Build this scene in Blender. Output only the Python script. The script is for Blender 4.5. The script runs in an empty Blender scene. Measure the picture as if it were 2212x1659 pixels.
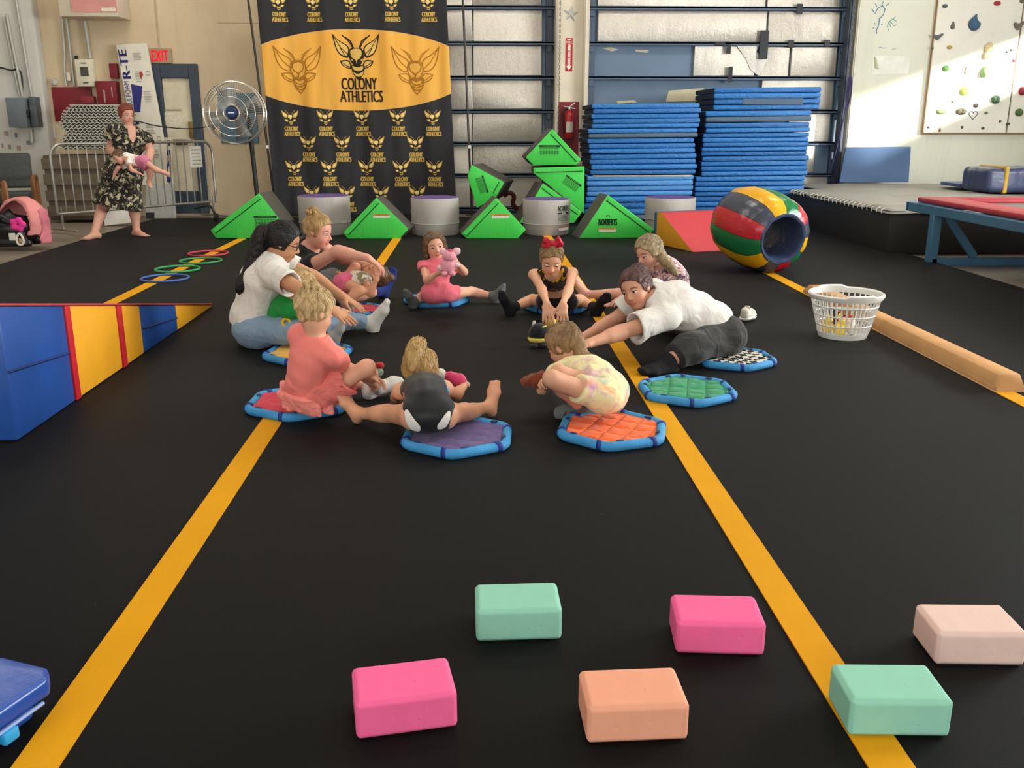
import bpy, bmesh, math, random
import numpy as np
from mathutils import Vector, Matrix, Euler

random.seed(7)
rng = np.random.default_rng(7)
scene = bpy.context.scene
COL = scene.collection

# ------------------------------------------------------------------ camera
F_PX, IMG_W, IMG_H = 2000.0, 2212.0, 1659.0
PITCH = math.atan(561.0 / 2000.0)
YAW = -math.atan(80.0 / math.hypot(561.0, 2000.0))
CAM = Vector((0.0, 0.0, 1.32))
cam_data = bpy.data.cameras.new('camera')
cam_data.sensor_fit = 'HORIZONTAL'
cam_data.sensor_width = 36.0
cam_data.lens = 36.0 * F_PX / IMG_W
cam_data.clip_end = 200
cam = bpy.data.objects.new('camera', cam_data)
cam.location = CAM
cam.rotation_euler = (math.pi / 2 - PITCH, 0.0, YAW)
COL.objects.link(cam)
scene.camera = cam
RCAM = Euler((math.pi / 2 - PITCH, 0.0, YAW)).to_matrix()

# ------------------------------------------------------------------ world, sun, large lights, exposure
scene.view_settings.view_transform = 'Standard'
scene.view_settings.look = 'None'
scene.view_settings.gamma = 1.0
scene.view_settings.use_curve_mapping = False
scene.view_settings.exposure = 0.0
world = bpy.data.worlds.new('sky')
scene.world = world
world.use_nodes = True
world.node_tree.nodes['Background'].inputs[0].default_value = (0.62, 0.78, 1.0, 1)
world.node_tree.nodes['Background'].inputs[1].default_value = 1.5

def light(name, kind, loc, rot, energy, color=(1, 1, 1), **kw):
    d = bpy.data.lights.new(name, kind)
    d.energy = energy
    d.color = color
    for k, v in kw.items():
        setattr(d, k, v)
    o = bpy.data.objects.new(name, d)
    o.location = loc
    o.rotation_euler = rot
    COL.objects.link(o)
    return o

# sun from the right and behind, coming in through an assumed strip opening high in wall_right
SUN_DIR = Vector((-1.0, 1.0, -0.41)).normalized()
light('sun', 'SUN', (20, -20, 12), SUN_DIR.to_track_quat('-Z', 'Y').to_euler(), 20.0, (1.0, 0.95, 0.86), angle=math.radians(5.0))
# added area lamp for frontal fill; the bay doors behind the camera are assumed
light('added_rear_fill', 'AREA', (-1.0, -6.6, 2.6), (math.radians(82), 0, 0), 410.0, (0.96, 0.98, 1.0),
      shape='RECTANGLE', size=11.0, size_y=4.4)
# added area lamp for assumed strong daylight from the unseen right side; wall_right stays closed there
light('assumed_side_daylight', 'AREA', (9.55, 6.0, 1.95), (math.radians(80), 0, math.radians(90)), 1500.0, (0.97, 0.99, 1.0),
      shape='RECTANGLE', size=5.2, size_y=3.4)
LAMP_SPOTS = [(x, y) for y in (-2.5, 2.5, 7.0, 11.2) for x in (-4.2, 0.2, 4.6)]  # positions of assumed overhead lamps, all out of view
for lx, ly in LAMP_SPOTS:
    light('assumed_ceiling_lamp_light', 'AREA', (lx, ly, 6.25), (0, 0, 0), {-2.5: 20.0, 2.5: 26.0, 7.0: 40.0, 11.2: 84.0}[ly], (1.0, 0.93, 0.82), shape='RECTANGLE', size=2.2, size_y=0.9)

# ------------------------------------------------------------------ pixel helpers (photo pixel -> a point of the place)
def ray(px, py):
    return (RCAM @ Vector((px - IMG_W / 2, -(py - IMG_H / 2), -F_PX))).normalized()
def G(px, py, z=0.0):
    d = ray(px, py)
    return CAM + d * ((z - CAM.z) / d.z)
def W(px, py, y):
    d = ray(px, py)
    return CAM + d * (y / d.y)
def PX(px, py, x):
    d = ray(px, py)
    return CAM + d * (x / d.x)
def proj(p):
    q = RCAM.transposed() @ (Vector(p) - CAM)
    return (IMG_W / 2 + F_PX * q.x / -q.z, IMG_H / 2 - F_PX * q.y / -q.z)
def reach(parent, px, py, L, far=False):
    """point on the pixel's ray at bone length L from the parent joint"""
    d = ray(px, py)
    t0 = (parent - CAM).dot(d)
    q = CAM + d * t0
    m = (q - parent).length
    if m >= L:
        return parent + (q - parent).normalized() * L if m > L * 1.12 else q
    s = math.sqrt(L * L - m * m)
    return CAM + d * (t0 + s if far else t0 - s)

# ------------------------------------------------------------------ materials
def lin(c):
    if isinstance(c, str):
        c = c.lstrip('#')
        c = [int(c[i:i + 2], 16) / 255 for i in (0, 2, 4)]
    return tuple(((v + 0.055) / 1.055) ** 2.4 if v > 0.04045 else v / 12.92 for v in c)
def rgba(c, k=1.0):
    return tuple(min(1, v * k) for v in lin(c)) + (1.0,)
class NT:
    """tiny node-tree builder"""
    def __init__(s, name):
        s.m = bpy.data.materials.new(name)
        s.m.use_nodes = True
        s.t = s.m.node_tree
        s.b = s.t.nodes['Principled BSDF']
        s.tc = None
    def n(s, kind, **kw):
        o = s.t.nodes.new(kind)
        for k, v in kw.items():
            setattr(o, k, v)
        return o
    def l(s, a, b):
        s.t.links.new(a, b)
    def co(s, which='Object', scale=(1, 1, 1), rot=(0, 0, 0), loc=(0, 0, 0)):
        if s.tc is None:
            s.tc = s.n('ShaderNodeTexCoord')
        mp = s.n('ShaderNodeMapping')
        mp.inputs['Scale'].default_value = scale
        mp.inputs['Rotation'].default_value = rot
        mp.inputs['Location'].default_value = loc
        s.l(s.tc.outputs[which], mp.inputs[0])
        return mp.outputs[0]
    def noise(s, co, scale, detail=3, rough=0.55, dist=0.0):
        o = s.n('ShaderNodeTexNoise')
        s.l(co, o.inputs['Vector'])
        o.inputs['Scale'].default_value = scale
        o.inputs['Detail'].default_value = detail
        o.inputs['Roughness'].default_value = rough
        o.inputs['Distortion'].default_value = dist
        return o.outputs['Fac']
    def vor(s, co, scale, feature='F1', out='Distance', rnd=1.0):
        o = s.n('ShaderNodeTexVoronoi', feature=feature)
        s.l(co, o.inputs['Vector'])
        o.inputs['Scale'].default_value = scale
        o.inputs['Randomness'].default_value = rnd
        return o.outputs[out]
    def ramp(s, fac, stops, interp='LINEAR'):
        o = s.n('ShaderNodeValToRGB')
        o.color_ramp.interpolation = interp
        e = o.color_ramp.elements
        while len(e) < len(stops):
            e.new(0.5)
        for i, (p, c) in enumerate(stops):
            e[i].position = p
            e[i].color = c if len(c) == 4 else tuple(c) + (1,)
        s.l(fac, o.inputs[0])
        return o.outputs[0]
    def mix(s, fac, a, b, blend='MIX'):
        o = s.n('ShaderNodeMix', data_type='RGBA', blend_type=blend)
        for sock, v in ((o.inputs[0], fac), (o.inputs[6], a), (o.inputs[7], b)):
            if hasattr(v, 'links'):
                s.l(v, sock)
            else:
                sock.default_value = v
        return o.outputs[2]
    def math(s, op, a, b=0.0, c=None, clamp=False):
        o = s.n('ShaderNodeMath', operation=op)
        o.use_clamp = clamp
        for i, v in enumerate((a, b) if c is None else (a, b, c)):
            if hasattr(v, 'links'):
                s.l(v, o.inputs[i])
            else:
                o.inputs[i].default_value = v
        return o.outputs[0]
    def sep(s, v):
        o = s.n('ShaderNodeSeparateXYZ')
        s.l(v, o.inputs[0])
        return o.outputs
    def bump(s, h, strength=0.3, dist=0.01):
        o = s.n('ShaderNodeBump')
        o.inputs['Strength'].default_value = strength
        o.inputs['Distance'].default_value = dist
        s.l(h, o.inputs['Height'])
        s.l(o.outputs[0], s.b.inputs['Normal'])
        return o
    def set(s, base=None, rough=None, metal=None, spec=None, sheen=None, coat=None):
        for nm, v in (('Base Color', base), ('Roughness', rough), ('Metallic', metal), ('Specular IOR Level', spec),
                      ('Sheen Weight', sheen), ('Coat Weight', coat)):
            if v is None:
                continue
            if hasattr(v, 'links'):
                s.l(v, s.b.inputs[nm])
            else:
                s.b.inputs[nm].default_value = v
        return s.m

_mats = {}
def pm(name, col, rough=0.6, spec=0.3, metal=0.0, ns=6.0, na=0.12, bs=0.0, ba=0.0, bd=0.01, sheen=0.0, coat=0.0):
    """plain material: colour with gentle noise variation and an optional fine bump"""
    if name in _mats:
        return _mats[name]
    t = NT(name)
    co = t.co()
    f = t.noise(co, ns, 4)
    base = t.mix(t.math('MULTIPLY', t.math('SUBTRACT', f, 0.3), 2.2, clamp=True), rgba(col, 1 - na), rgba(col, 1 + na * 0.6))
    t.set(base, rough, metal, spec, sheen, coat)
    if ba:
        t.bump(t.noise(co, bs, 3), ba, bd)
    _mats[name] = t.m
    return t.m

# ------------------------------------------------------------------ mesh helpers
def mark_sharp(bm, ang=math.radians(38)):
    for f in bm.faces:
        f.smooth = True
    for e in bm.edges:
        if len(e.link_faces) == 2:
            try:
                e.smooth = e.calc_face_angle() < ang
            except ValueError:
                e.smooth = True
        else:
            e.smooth = True
def obj(name, bm, mat, parent=None, loc=None, rotz=0.0, sharp=38, rot=None):
    """link a bmesh as one mesh object (coordinates are local to loc / the parent)"""
    bmesh.ops.recalc_face_normals(bm, faces=bm.faces[:])
    mark_sharp(bm, math.radians(sharp))
    me = bpy.data.meshes.new(name)
    bm.to_mesh(me)
    bm.free()
    for m in (mat if isinstance(mat, (list, tuple)) else [mat]):
        me.materials.append(m)
    return link(name, me, parent, loc, rotz, rot)
def link(name, me, parent=None, loc=None, rotz=0.0, rot=None):
    o = bpy.data.objects.new(name, me)
    COL.objects.link(o)
    if parent is not None:
        o.parent = parent
    if loc is not None:
        o.location = loc
    o.rotation_euler = rot if rot is not None else (0, 0, rotz)
    return o
def tag(o, label, cat, group=None):
    o['label'] = label
    o['category'] = cat
    if group:
        o['group'] = group
    return o
def struct(o, label=None):
    o['kind'] = 'structure'
    if label:
        o['label'] = label
    return o
def thing(name, label, cat, loc=(0, 0, 0), rotz=0.0, group=None, rot=None):
    o = bpy.data.objects.new(name, None)
    o.empty_display_size = 0.1
    COL.objects.link(o)
    o.location = loc
    o.rotation_euler = rot if rot is not None else (0, 0, rotz)
    return tag(o, label, cat, group)
def dup(root, loc, rotz, label=None, group=None):
    r = root.copy()
    COL.objects.link(r)
    r.location = loc
    r.rotation_euler = (0, 0, rotz)
    if label:
        r['label'] = label
    if group:
        r['group'] = group
    for ch in list(root.children):
        c = ch.copy()
        COL.objects.link(c)
        c.parent = r
        for g in ch.children:
            d = g.copy()
            COL.objects.link(d)
            d.parent = c
    return r

def BM():
    return bmesh.new()
def add_box(bm, lo, hi, bevel=0.0, seg=2, mtx=None, mi=0):
    lo, hi = Vector(lo), Vector(hi)
    r = bmesh.ops.create_cube(bm, size=1.0)
    vs = r['verts']
    c, s = (lo + hi) / 2, hi - lo
    for v in vs:
        v.co = Vector((v.co.x * s.x, v.co.y * s.y, v.co.z * s.z)) + c
    fs = list({f for v in vs for f in v.link_faces})
    if bevel > 0:
        es = list({e for v in vs for e in v.link_edges})
        r = bmesh.ops.bevel(bm, geom=es, offset=min(bevel, min(s) * 0.49), segments=seg, profile=0.5, affect='EDGES', clamp_overlap=True)
        fs = list({f for f in fs if f.is_valid} | set(r['faces']))
        vs = list({v for f in fs for v in f.verts})
    for f in fs:
        f.material_index = mi
    if mtx is not None:
        bmesh.ops.transform(bm, matrix=mtx, verts=vs)
    return vs
def add_prism(bm, pts, vec, bevel=0.0, seg=2, mi=0):
    """polygon pts extruded along vec"""
    vec = Vector(vec)
    a = [bm.verts.new(Vector(p)) for p in pts]
    b = [bm.verts.new(Vector(p) + vec) for p in pts]
    n = len(pts)
    fs = [bm.faces.new(a[::-1]), bm.faces.new(b)]
    for i in range(n):
        fs.append(bm.faces.new((a[i], a[(i + 1) % n], b[(i + 1) % n], b[i])))
    if bevel > 0:
        es = list({e for f in fs for e in f.edges})
        r = bmesh.ops.bevel(bm, geom=es, offset=bevel, segments=seg, profile=0.5, affect='EDGES', clamp_overlap=True)
        fs = [f for f in set(fs) | set(r['faces']) if f.is_valid]
    for f in fs:
        f.material_index = mi
    return fs
def add_tube(bm, pts, r, n=8, closed=False, cap=True, mi=0, flat=None):
    """tube along a polyline; r number or list"""
    pts = [Vector(p) for p in pts]
    m = len(pts)
    rs = r if isinstance(r, (list, tuple)) else [r] * m
    rings = []
    ref = Vector((0, 0, 1))
    prev = None
    for i, p in enumerate(pts):
        if closed:
            t = (pts[(i + 1) % m] - pts[i - 1]).normalized()
        else:
            t = (pts[min(i + 1, m - 1)] - pts[max(i - 1, 0)]).normalized()
        if prev is None:
            u = t.orthogonal().normalized() if abs(t.dot(ref)) > 0.95 else ref.cross(t).normalized()
        else:
            u = (prev - t * prev.dot(t))
            u = u.normalized() if u.length > 1e-6 else t.orthogonal().normalized()
        prev = u
        w = t.cross(u)
        fx, fy = flat if flat else (1, 1)
        rings.append([bm.verts.new(p + u * (math.cos(2 * math.pi * k / n) * rs[i] * fx) + w * (math.sin(2 * math.pi * k / n) * rs[i] * fy)) for k in range(n)])
    fs = []
    for i in range(m if closed else m - 1):
        A, B = rings[i], rings[(i + 1) % m]
        for k in range(n):
            fs.append(bm.faces.new((A[k], A[(k + 1) % n], B[(k + 1) % n], B[k])))
    if cap and not closed:
        fs.append(bm.faces.new(rings[0][::-1]))
        fs.append(bm.faces.new(rings[-1]))
    for f in fs:
        f.material_index = mi
    return fs
def add_lathe(bm, prof, n=32, mtx=None, a0=0.0, a1=2 * math.pi, mi=0):
    """profile [(r,z)] turned around z"""
    full = abs(a1 - a0 - 2 * math.pi) < 1e-6
    cnt = n if full else n + 1
    rings = []
    vs = []
    for r, z in prof:
        if r < 1e-6:
            v = bm.verts.new((0, 0, z))
            rings.append([v] * cnt)
            vs.append(v)
        else:
            ring = [bm.verts.new((r * math.cos(a0 + (a1 - a0) * k / n), r * math.sin(a0 + (a1 - a0) * k / n), z)) for k in range(cnt)]
            rings.append(ring)
            vs += ring
    for A, B in zip(rings, rings[1:]):
        for k in range(n):
            k2 = (k + 1) % cnt
            q = []
            for v in (A[k], A[k2], B[k2], B[k]):
                if v not in q:
                    q.append(v)
            if len(q) > 2:
                try:
                    f = bm.faces.new(q)
                    f.material_index = mi
                except ValueError:
                    pass
    if mtx is not None:
        bmesh.ops.transform(bm, matrix=mtx, verts=vs)
    return vs
def frame_mtx(o, x, y=None, z=None):
    """matrix with origin o and axes x,y,z given as vectors (columns)"""
    m = Matrix.Identity(4)
    for i, v in enumerate((x, y, z)):
        m.col[i][:3] = v
    m.col[3][:3] = o
    return m
def smooth_path(pts, n=6):
    pts = [Vector(p) for p in pts]
    out = []
    for i in range(len(pts) - 1):
        p0, p1, p2, p3 = pts[max(i - 1, 0)], pts[i], pts[i + 1], pts[min(i + 2, len(pts) - 1)]
        for k in range(n):
            t = k / n
            out.append(0.5 * ((2 * p1) + (p2 - p0) * t + (2 * p0 - 5 * p1 + 4 * p2 - p3) * t * t + (3 * p1 - p0 - 3 * p2 + p3) * t ** 3))
    out.append(pts[-1])
    return out

_txt = {}
def text_geo(s):
    """(verts, faces) of a line of text scaled into a unit box centred on the origin"""
    if s in _txt:
        return _txt[s]
    cu = bpy.data.curves.new('lettering', 'FONT')
    cu.body = s
    cu.align_x = 'CENTER'
    cu.resolution_u = 3
    o = bpy.data.objects.new('lettering', cu)
    COL.objects.link(o)
    dg = bpy.context.evaluated_depsgraph_get()
    me = bpy.data.meshes.new_from_object(o.evaluated_get(dg))
    vs = [v.co.copy() for v in me.vertices]
    fs = [tuple(p.vertices) for p in me.polygons]
    bpy.data.objects.remove(o)
    bpy.data.curves.remove(cu)
    bpy.data.meshes.remove(me)
    x0, x1 = min(v.x for v in vs), max(v.x for v in vs)
    y0, y1 = min(v.y for v in vs), max(v.y for v in vs)
    vs = [((v.x - (x0 + x1) / 2) / (x1 - x0), (v.y - (y0 + y1) / 2) / (y1 - y0)) for v in vs]
    _txt[s] = (vs, fs)
    return _txt[s]
def add_text(bm, s, place, w, h, cx=0, cy=0, bold=0, mi=0):
    """place(u,v) maps flat text coordinates to 3D; bold repeats the letters shifted sideways"""
    vs, fs = text_geo(s)
    for dx in ([0] if not bold else [-bold, 0, bold]):
        nv = [bm.verts.new(place(cx + dx + v[0] * w, cy + v[1] * h)) for v in vs]
        for f in fs:
            try:
                bm.faces.new([nv[i] for i in f]).material_index = mi
            except ValueError:
                pass
def add_poly(bm, pts, place, mi=0, sub=None):
    """flat outline, split finely enough to follow a curved place()"""
    from mathutils.geometry import tessellate_polygon
    tris = tessellate_polygon([[Vector((p[0], p[1], 0)) for p in pts]])
    span = max(max(p[0] for p in pts) - min(p[0] for p in pts), max(p[1] for p in pts) - min(p[1] for p in pts))
    lim = sub or span * 0.34
    cache = {}
    def vert(p):
        k = (round(p[0], 5), round(p[1], 5))
        if k not in cache:
            cache[k] = bm.verts.new(place(p[0], p[1]))
        return cache[k]
    def emit(a, b, c, depth):
        ls = [math.dist(a, b), math.dist(b, c), math.dist(c, a)]
        m = max(ls)
        if m > lim and depth < 5:
            i = ls.index(m)
            p, q, r = ((a, b, c), (b, c, a), (c, a, b))[i]
            h = ((p[0] + q[0]) / 2, (p[1] + q[1]) / 2)
            emit(p, h, r, depth + 1)
            emit(h, q, r, depth + 1)
            return
        try:
            bm.faces.new((vert(a), vert(b), vert(c))).material_index = mi
        except ValueError:
            pass
    for t in tris:
        emit(*[(float(pts[i][0]), float(pts[i][1])) for i in t], 0)
def stroke(pts, w, closed=False):
    """2D quads along a polyline"""
    out = []
    P = [Vector((p[0], p[1])) for p in pts]
    n = len(P)
    for i in range(n if closed else n - 1):
        a, b = P[i], P[(i + 1) % n]
        d = (b - a)
        if d.length < 1e-9:
            continue
        d.normalize()
        q = Vector((-d.y, d.x)) * (w / 2)
        e = d * (w * 0.35)
        out.append([tuple(a + q - e), tuple(a - q - e), tuple(b - q + e), tuple(b + q + e)])
    return out

# ------------------------------------------------------------------ implicit surfaces (bodies, clothes, plush, holds)
def unit(v):
    v = Vector(v)
    return v.normalized()
class SDF:
    BIG = 0.08
    def __init__(s, lo, hi, h):
        s.h = h
        s.lo = np.array(lo, float)
        s.dim = np.ceil((np.array(hi, float) - s.lo) / h).astype(int) + 1
        s.f = np.full(s.dim, s.BIG, np.float32)
    def grid(s, lo, hi):
        i0 = np.clip(np.floor((np.array(lo) - s.lo) / s.h).astype(int), 0, s.dim)
        i1 = np.clip(np.ceil((np.array(hi) - s.lo) / s.h).astype(int) + 1, 0, s.dim)
        if (i1 <= i0).any():
            return None, None
        ax = [(s.lo[k] + s.h * np.arange(i0[k], i1[k])).astype(np.float32) for k in range(3)]
        return tuple(slice(a, b) for a, b in zip(i0, i1)), (ax[0][:, None, None], ax[1][None, :, None], ax[2][None, None, :])
    def comb(s, sl, d, k, op):
        a = s.f[sl]
        if op == 'u':
            if k > 0:
                hh = np.clip(0.5 + 0.5 * (a - d) / k, 0, 1)
                s.f[sl] = a * (1 - hh) + d * hh - k * hh * (1 - hh)
            else:
                s.f[sl] = np.minimum(a, d)
        elif op == 's':
            d = -d
            if k > 0:
                hh = np.clip(0.5 - 0.5 * (a - d) / k, 0, 1)
                s.f[sl] = a * (1 - hh) + d * hh + k * hh * (1 - hh)
            else:
                s.f[sl] = np.maximum(a, d)
        elif op == 'i':
            s.f[sl] = np.maximum(a, d)
    def cone(s, a, b, ra, rb, k=0.02, u=None, fa=1.0, fb=None, cut=(False, False), op='u'):
        """tapered capsule a-b; u = wide axis, f = depth/width ratio of the cross-section; cut = flat ends"""
        a, b = np.array(a, float), np.array(b, float)
        fb = fa if fb is None else fb
        R = max(ra, rb) + k + 0.03
        sl, X = s.grid(np.minimum(a, b) - R, np.maximum(a, b) + R)
        if sl is None:
            return
        ab = b - a
        L2 = max(float(ab @ ab), 1e-9)
        L = math.sqrt(L2)
        ax = ab / L
        p = [X[i] - a[i] for i in range(3)]
        tl = p[0] * ax[0] + p[1] * ax[1] + p[2] * ax[2]
        t = np.clip(tl / L, 0, 1)
        r = ra + (rb - ra) * t
        q = [p[i] - ax[i] * t * L for i in range(3)]
        qa = q[0] * ax[0] + q[1] * ax[1] + q[2] * ax[2]
        if u is not None:
            u = np.array(u, float)
            u = u - ax * (u @ ax)
            u /= np.linalg.norm(u) + 1e-9
            w = np.cross(ax, u)
            f = fa + (fb - fa) * t
            qu = q[0] * u[0] + q[1] * u[1] + q[2] * u[2]
            qw = (q[0] * w[0] + q[1] * w[1] + q[2] * w[2]) / f
            rad = np.sqrt(qu * qu + qw * qw + (qa / np.minimum(f, 1)) ** 2)
            d = (rad - r) * np.minimum(f, 1.0)
        else:
            d = np.sqrt(q[0] ** 2 + q[1] ** 2 + q[2] ** 2) - r
        if cut[0]:
            d = np.maximum(d, -tl)
        if cut[1]:
            d = np.maximum(d, tl - L)
        s.comb(sl, d.astype(np.float32), k, op)
    def ell(s, c, r, R=None, k=0.02, op='u', box=None):
        c, r = np.array(c, float), np.array(r, float)
        R = np.eye(3) if R is None else np.array(R, float)
        ext = np.abs(R) @ r + k + 0.03
        sl, X = s.grid(c - ext, c + ext)
        if sl is None:
            return
        p = [X[i] - c[i] for i in range(3)]
        q = [p[0] * R[0, j] + p[1] * R[1, j] + p[2] * R[2, j] for j in range(3)]
        k0 = np.sqrt(sum((q[j] / r[j]) ** 2 for j in range(3)))
        k1 = np.sqrt(sum((q[j] / r[j] ** 2) ** 2 for j in range(3)))
        d = np.where(k1 > 1e-6, k0 * (k0 - 1) / np.maximum(k1, 1e-6), -r.min())
        s.comb(sl, d.astype(np.float32), k, op)
    def rbox(s, c, hs, R=None, rad=0.01, k=0.0, op='u'):
        c, hs = np.array(c, float), np.array(hs, float)
        R = np.eye(3) if R is None else np.array(R, float)
        ext = np.abs(R) @ hs + rad + k + 0.03
        sl, X = s.grid(c - ext, c + ext)
        if sl is None:
            return
        p = [X[i] - c[i] for i in range(3)]
        q = [np.abs(p[0] * R[0, j] + p[1] * R[1, j] + p[2] * R[2, j]) - hs[j] + rad for j in range(3)]
        d = np.sqrt(sum(np.maximum(v, 0) ** 2 for v in q)) + np.minimum(np.maximum(np.maximum(q[0], q[1]), q[2]), 0) - rad
        s.comb(sl, d.astype(np.float32), k, op)
    def plane(s, p, n, op='i'):
        """keep the side the normal points away from"""
        p, n = np.array(p, float), np.array(n, float)
        n = n / np.linalg.norm(n)
        ax = [(s.lo[i] + s.h * np.arange(s.dim[i])).astype(np.float32) for i in range(3)]
        d = (ax[0][:, None, None] - p[0]) * n[0] + (ax[1][None, :, None] - p[1]) * n[1] + (ax[2][None, None, :] - p[2]) * n[2]
        s.f = np.maximum(s.f, d.astype(np.float32)) if op == 'i' else s.f
    def wrinkle(s, amp, scale, seed=0):
        """fold-like ripples added to the field"""
        r = np.random.default_rng(seed)
        ax = [(s.lo[i] + s.h * np.arange(s.dim[i])).astype(np.float32) for i in range(3)]
        X, Y, Z = ax[0][:, None, None], ax[1][None, :, None], ax[2][None, None, :]
        for j in range(4):
            d = r.normal(size=3)
            d /= np.linalg.norm(d)
            e = r.normal(size=3) * 0.6
            ph = r.uniform(0, 6)
            w = scale * (0.7 + 0.5 * j)
            s.f += (amp / (1 + 0.5 * j)) * np.sin((X * d[0] + Y * d[1] + Z * d[2]) * w + 1.6 * np.sin((X * e[0] + Y * e[1] + Z * e[2]) * w * 0.6 + ph)).astype(np.float32)
    def mesh(s):
        f, h = s.f, s.h
        sg = f < 0
        c = np.zeros(s.dim - 1, np.int8)
        offs = [(i, j, k) for i in (0, 1) for j in (0, 1) for k in (0, 1)]
        n0 = s.dim - 1
        for o in offs:
            c += sg[o[0]:o[0] + n0[0], o[1]:o[1] + n0[1], o[2]:o[2] + n0[2]]
        act = (c > 0) & (c < 8)
        idx = np.argwhere(act)
        if len(idx) == 0:
            return np.zeros((0, 3)), np.zeros((0, 4), int)
        vid = np.full(n0, -1, np.int32)
        vid[act] = np.arange(len(idx))
        val = {o: f[idx[:, 0] + o[0], idx[:, 1] + o[1], idx[:, 2] + o[2]] for o in offs}
        acc = np.zeros((len(idx), 3))
        cnt = np.zeros(len(idx))
        for o in offs:
            for axn in range(3):
                if o[axn] == 0:
                    q = list(o)
                    q[axn] = 1
                    q = tuple(q)
                    a, b = val[o], val[q]
                    m = (a < 0) != (b < 0)
                    t = np.where(m, a / np.where(m, a - b, 1), 0)
                    pos = np.tile(np.array(o, float), (len(idx), 1))
                    pos[:, axn] += t
                    acc[m] += pos[m]
                    cnt[m] += 1
        V = s.lo + h * (idx + acc / np.maximum(cnt, 1)[:, None])
        Q = []
        for axn in range(3):
            A = np.moveaxis(sg, axn, 0)
            dif = A[1:] != A[:-1]
            ij = np.argwhere(np.moveaxis(dif, 0, axn))
            b, cc = [(1, 2), (2, 0), (0, 1)][axn]
            ok = (ij[:, b] > 0) & (ij[:, cc] > 0) & (ij[:, b] < n0[b]) & (ij[:, cc] < n0[cc])
            ij = ij[ok]
            ins = sg[ij[:, 0], ij[:, 1], ij[:, 2]]
            def cell(db, dc):
                q = ij.copy()
                q[:, b] += db
                q[:, cc] += dc
                return vid[q[:, 0], q[:, 1], q[:, 2]]
            quad = np.stack([cell(-1, -1), cell(0, -1), cell(0, 0), cell(-1, 0)], 1)
            quad[~ins] = quad[~ins][:, ::-1]
            Q.append(quad)
        Q = np.concatenate(Q)
        return V, Q[(Q >= 0).all(1)]
def quad_mesh(name, V, Q, mats, colors=None, mi=None):
    me = bpy.data.meshes.new(name)
    me.vertices.add(len(V))
    me.vertices.foreach_set('co', np.asarray(V, np.float32).ravel())
    me.loops.add(len(Q) * 4)
    me.loops.foreach_set('vertex_index', np.asarray(Q, np.int32).ravel())
    me.polygons.add(len(Q))
    me.polygons.foreach_set('loop_start', np.arange(0, len(Q) * 4, 4, dtype=np.int32))
    me.polygons.foreach_set('loop_total', np.full(len(Q), 4, np.int32))
    me.polygons.foreach_set('use_smooth', np.ones(len(Q), bool))
    if mi is not None:
        me.polygons.foreach_set('material_index', np.asarray(mi, np.int32))
    for m in (mats if isinstance(mats, (list, tuple)) else [mats]):
        me.materials.append(m)
    if colors is not None:
        at = me.color_attributes.new('tint', 'FLOAT_COLOR', 'POINT')
        c = np.ones((len(V), 4), np.float32)
        c[:, :colors.shape[1]] = colors
        at.data.foreach_set('color', c.ravel())
    me.update()
    me.validate()
    return me
def sdf_obj(name, s, mat, parent=None, base=(0, 0, 0), loc=None, colors=None, smooth=0):
    """mesh of the field; world coordinates minus base"""
    V, Q = s.mesh()
    me = quad_mesh(name, V - np.array(base, float), Q, mat, colors)
    return link(name, me, parent, loc)

# =================================================================== STRUCTURE
WY = 14.7           # back wall plane
XL, XR, YF, ZC = -7.7, 9.7, -7.0, 6.6
def wx(px, py, y=WY):
    return W(px, py, y).x
def wz(py, y=WY, px=1106):
    return W(px, py, y).z

# --- materials of the shell
def m_carpet():
    t = NT('black_carpet')
    co = t.co()
    f = t.noise(co, 240, 3, 0.7)
    g = t.noise(co, 2.2, 4, 0.6)
    base = t.mix(f, rgba('#060605'), rgba('#0f0f0d'))
    base = t.mix(t.math('MULTIPLY', g, 0.5), base, rgba('#0b0b0a'))
    lint = t.vor(co, 3.1)
    fl = t.math('LESS_THAN', lint, 0.012)
    base = t.mix(t.math('MULTIPLY', fl, 0.6), base, rgba('#5a5852'))
    t.set(base, 0.6, 0, 0.075, 0.022)
    t.b.inputs['Sheen Roughness'].default_value = 0.55
    t.b.inputs['Sheen Tint'].default_value = (0.62, 0.62, 0.6, 1)
    t.bump(f, 0.35, 0.004)
    return t.m
def m_concrete(name, col, stain, dark, rough=0.8, sc=1.0):
    t = NT(name)
    co = t.co()
    a = t.noise(co, 0.55 * sc, 6, 0.62, 0.4)
    b = t.noise(co, 9 * sc, 5, 0.7)
    cst = t.co(scale=(3.0, 3.0, 0.35))
    st = t.noise(cst, 1.5 * sc, 4, 0.6)
    base = t.mix(t.ramp(a, [(0.35, (0, 0, 0)), (0.68, (1, 1, 1))]), rgba(col), rgba(stain))
    base = t.mix(t.math('MULTIPLY', t.ramp(st, [(0.52, (0, 0, 0)), (0.75, (1, 1, 1))]), 0.35), base, rgba(dark))
    base = t.mix(t.math('MULTIPLY', b, 0.12), base, rgba(dark))
    t.set(base, rough, 0, 0.25)
    t.bump(t.noise(co, 30 * sc, 4), 0.15, 0.006)
    return t.m
M_CARPET = m_carpet()
M_WALL = m_concrete('painted_concrete', '#d8c6a6', '#c9b391', '#a48e70')
M_WALLR = m_concrete('pale_wall', '#dcdccb', '#d2d2be', '#b9b9a4', 0.7)
M_WALLL = m_concrete('white_wall', '#cfcdc4', '#c3c1b6', '#9b988e', 0.6)
M_SLAB = m_concrete('concrete_floor', '#938778', '#7d7163', '#574d42', 0.42)
M_CEIL = pm('ceiling_white', '#c8c6c0', 0.85)
M_STEELBLUE = pm('slate_blue_paint', '#4c5d70', 0.5, 0.4, ns=3, na=0.2)
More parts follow.
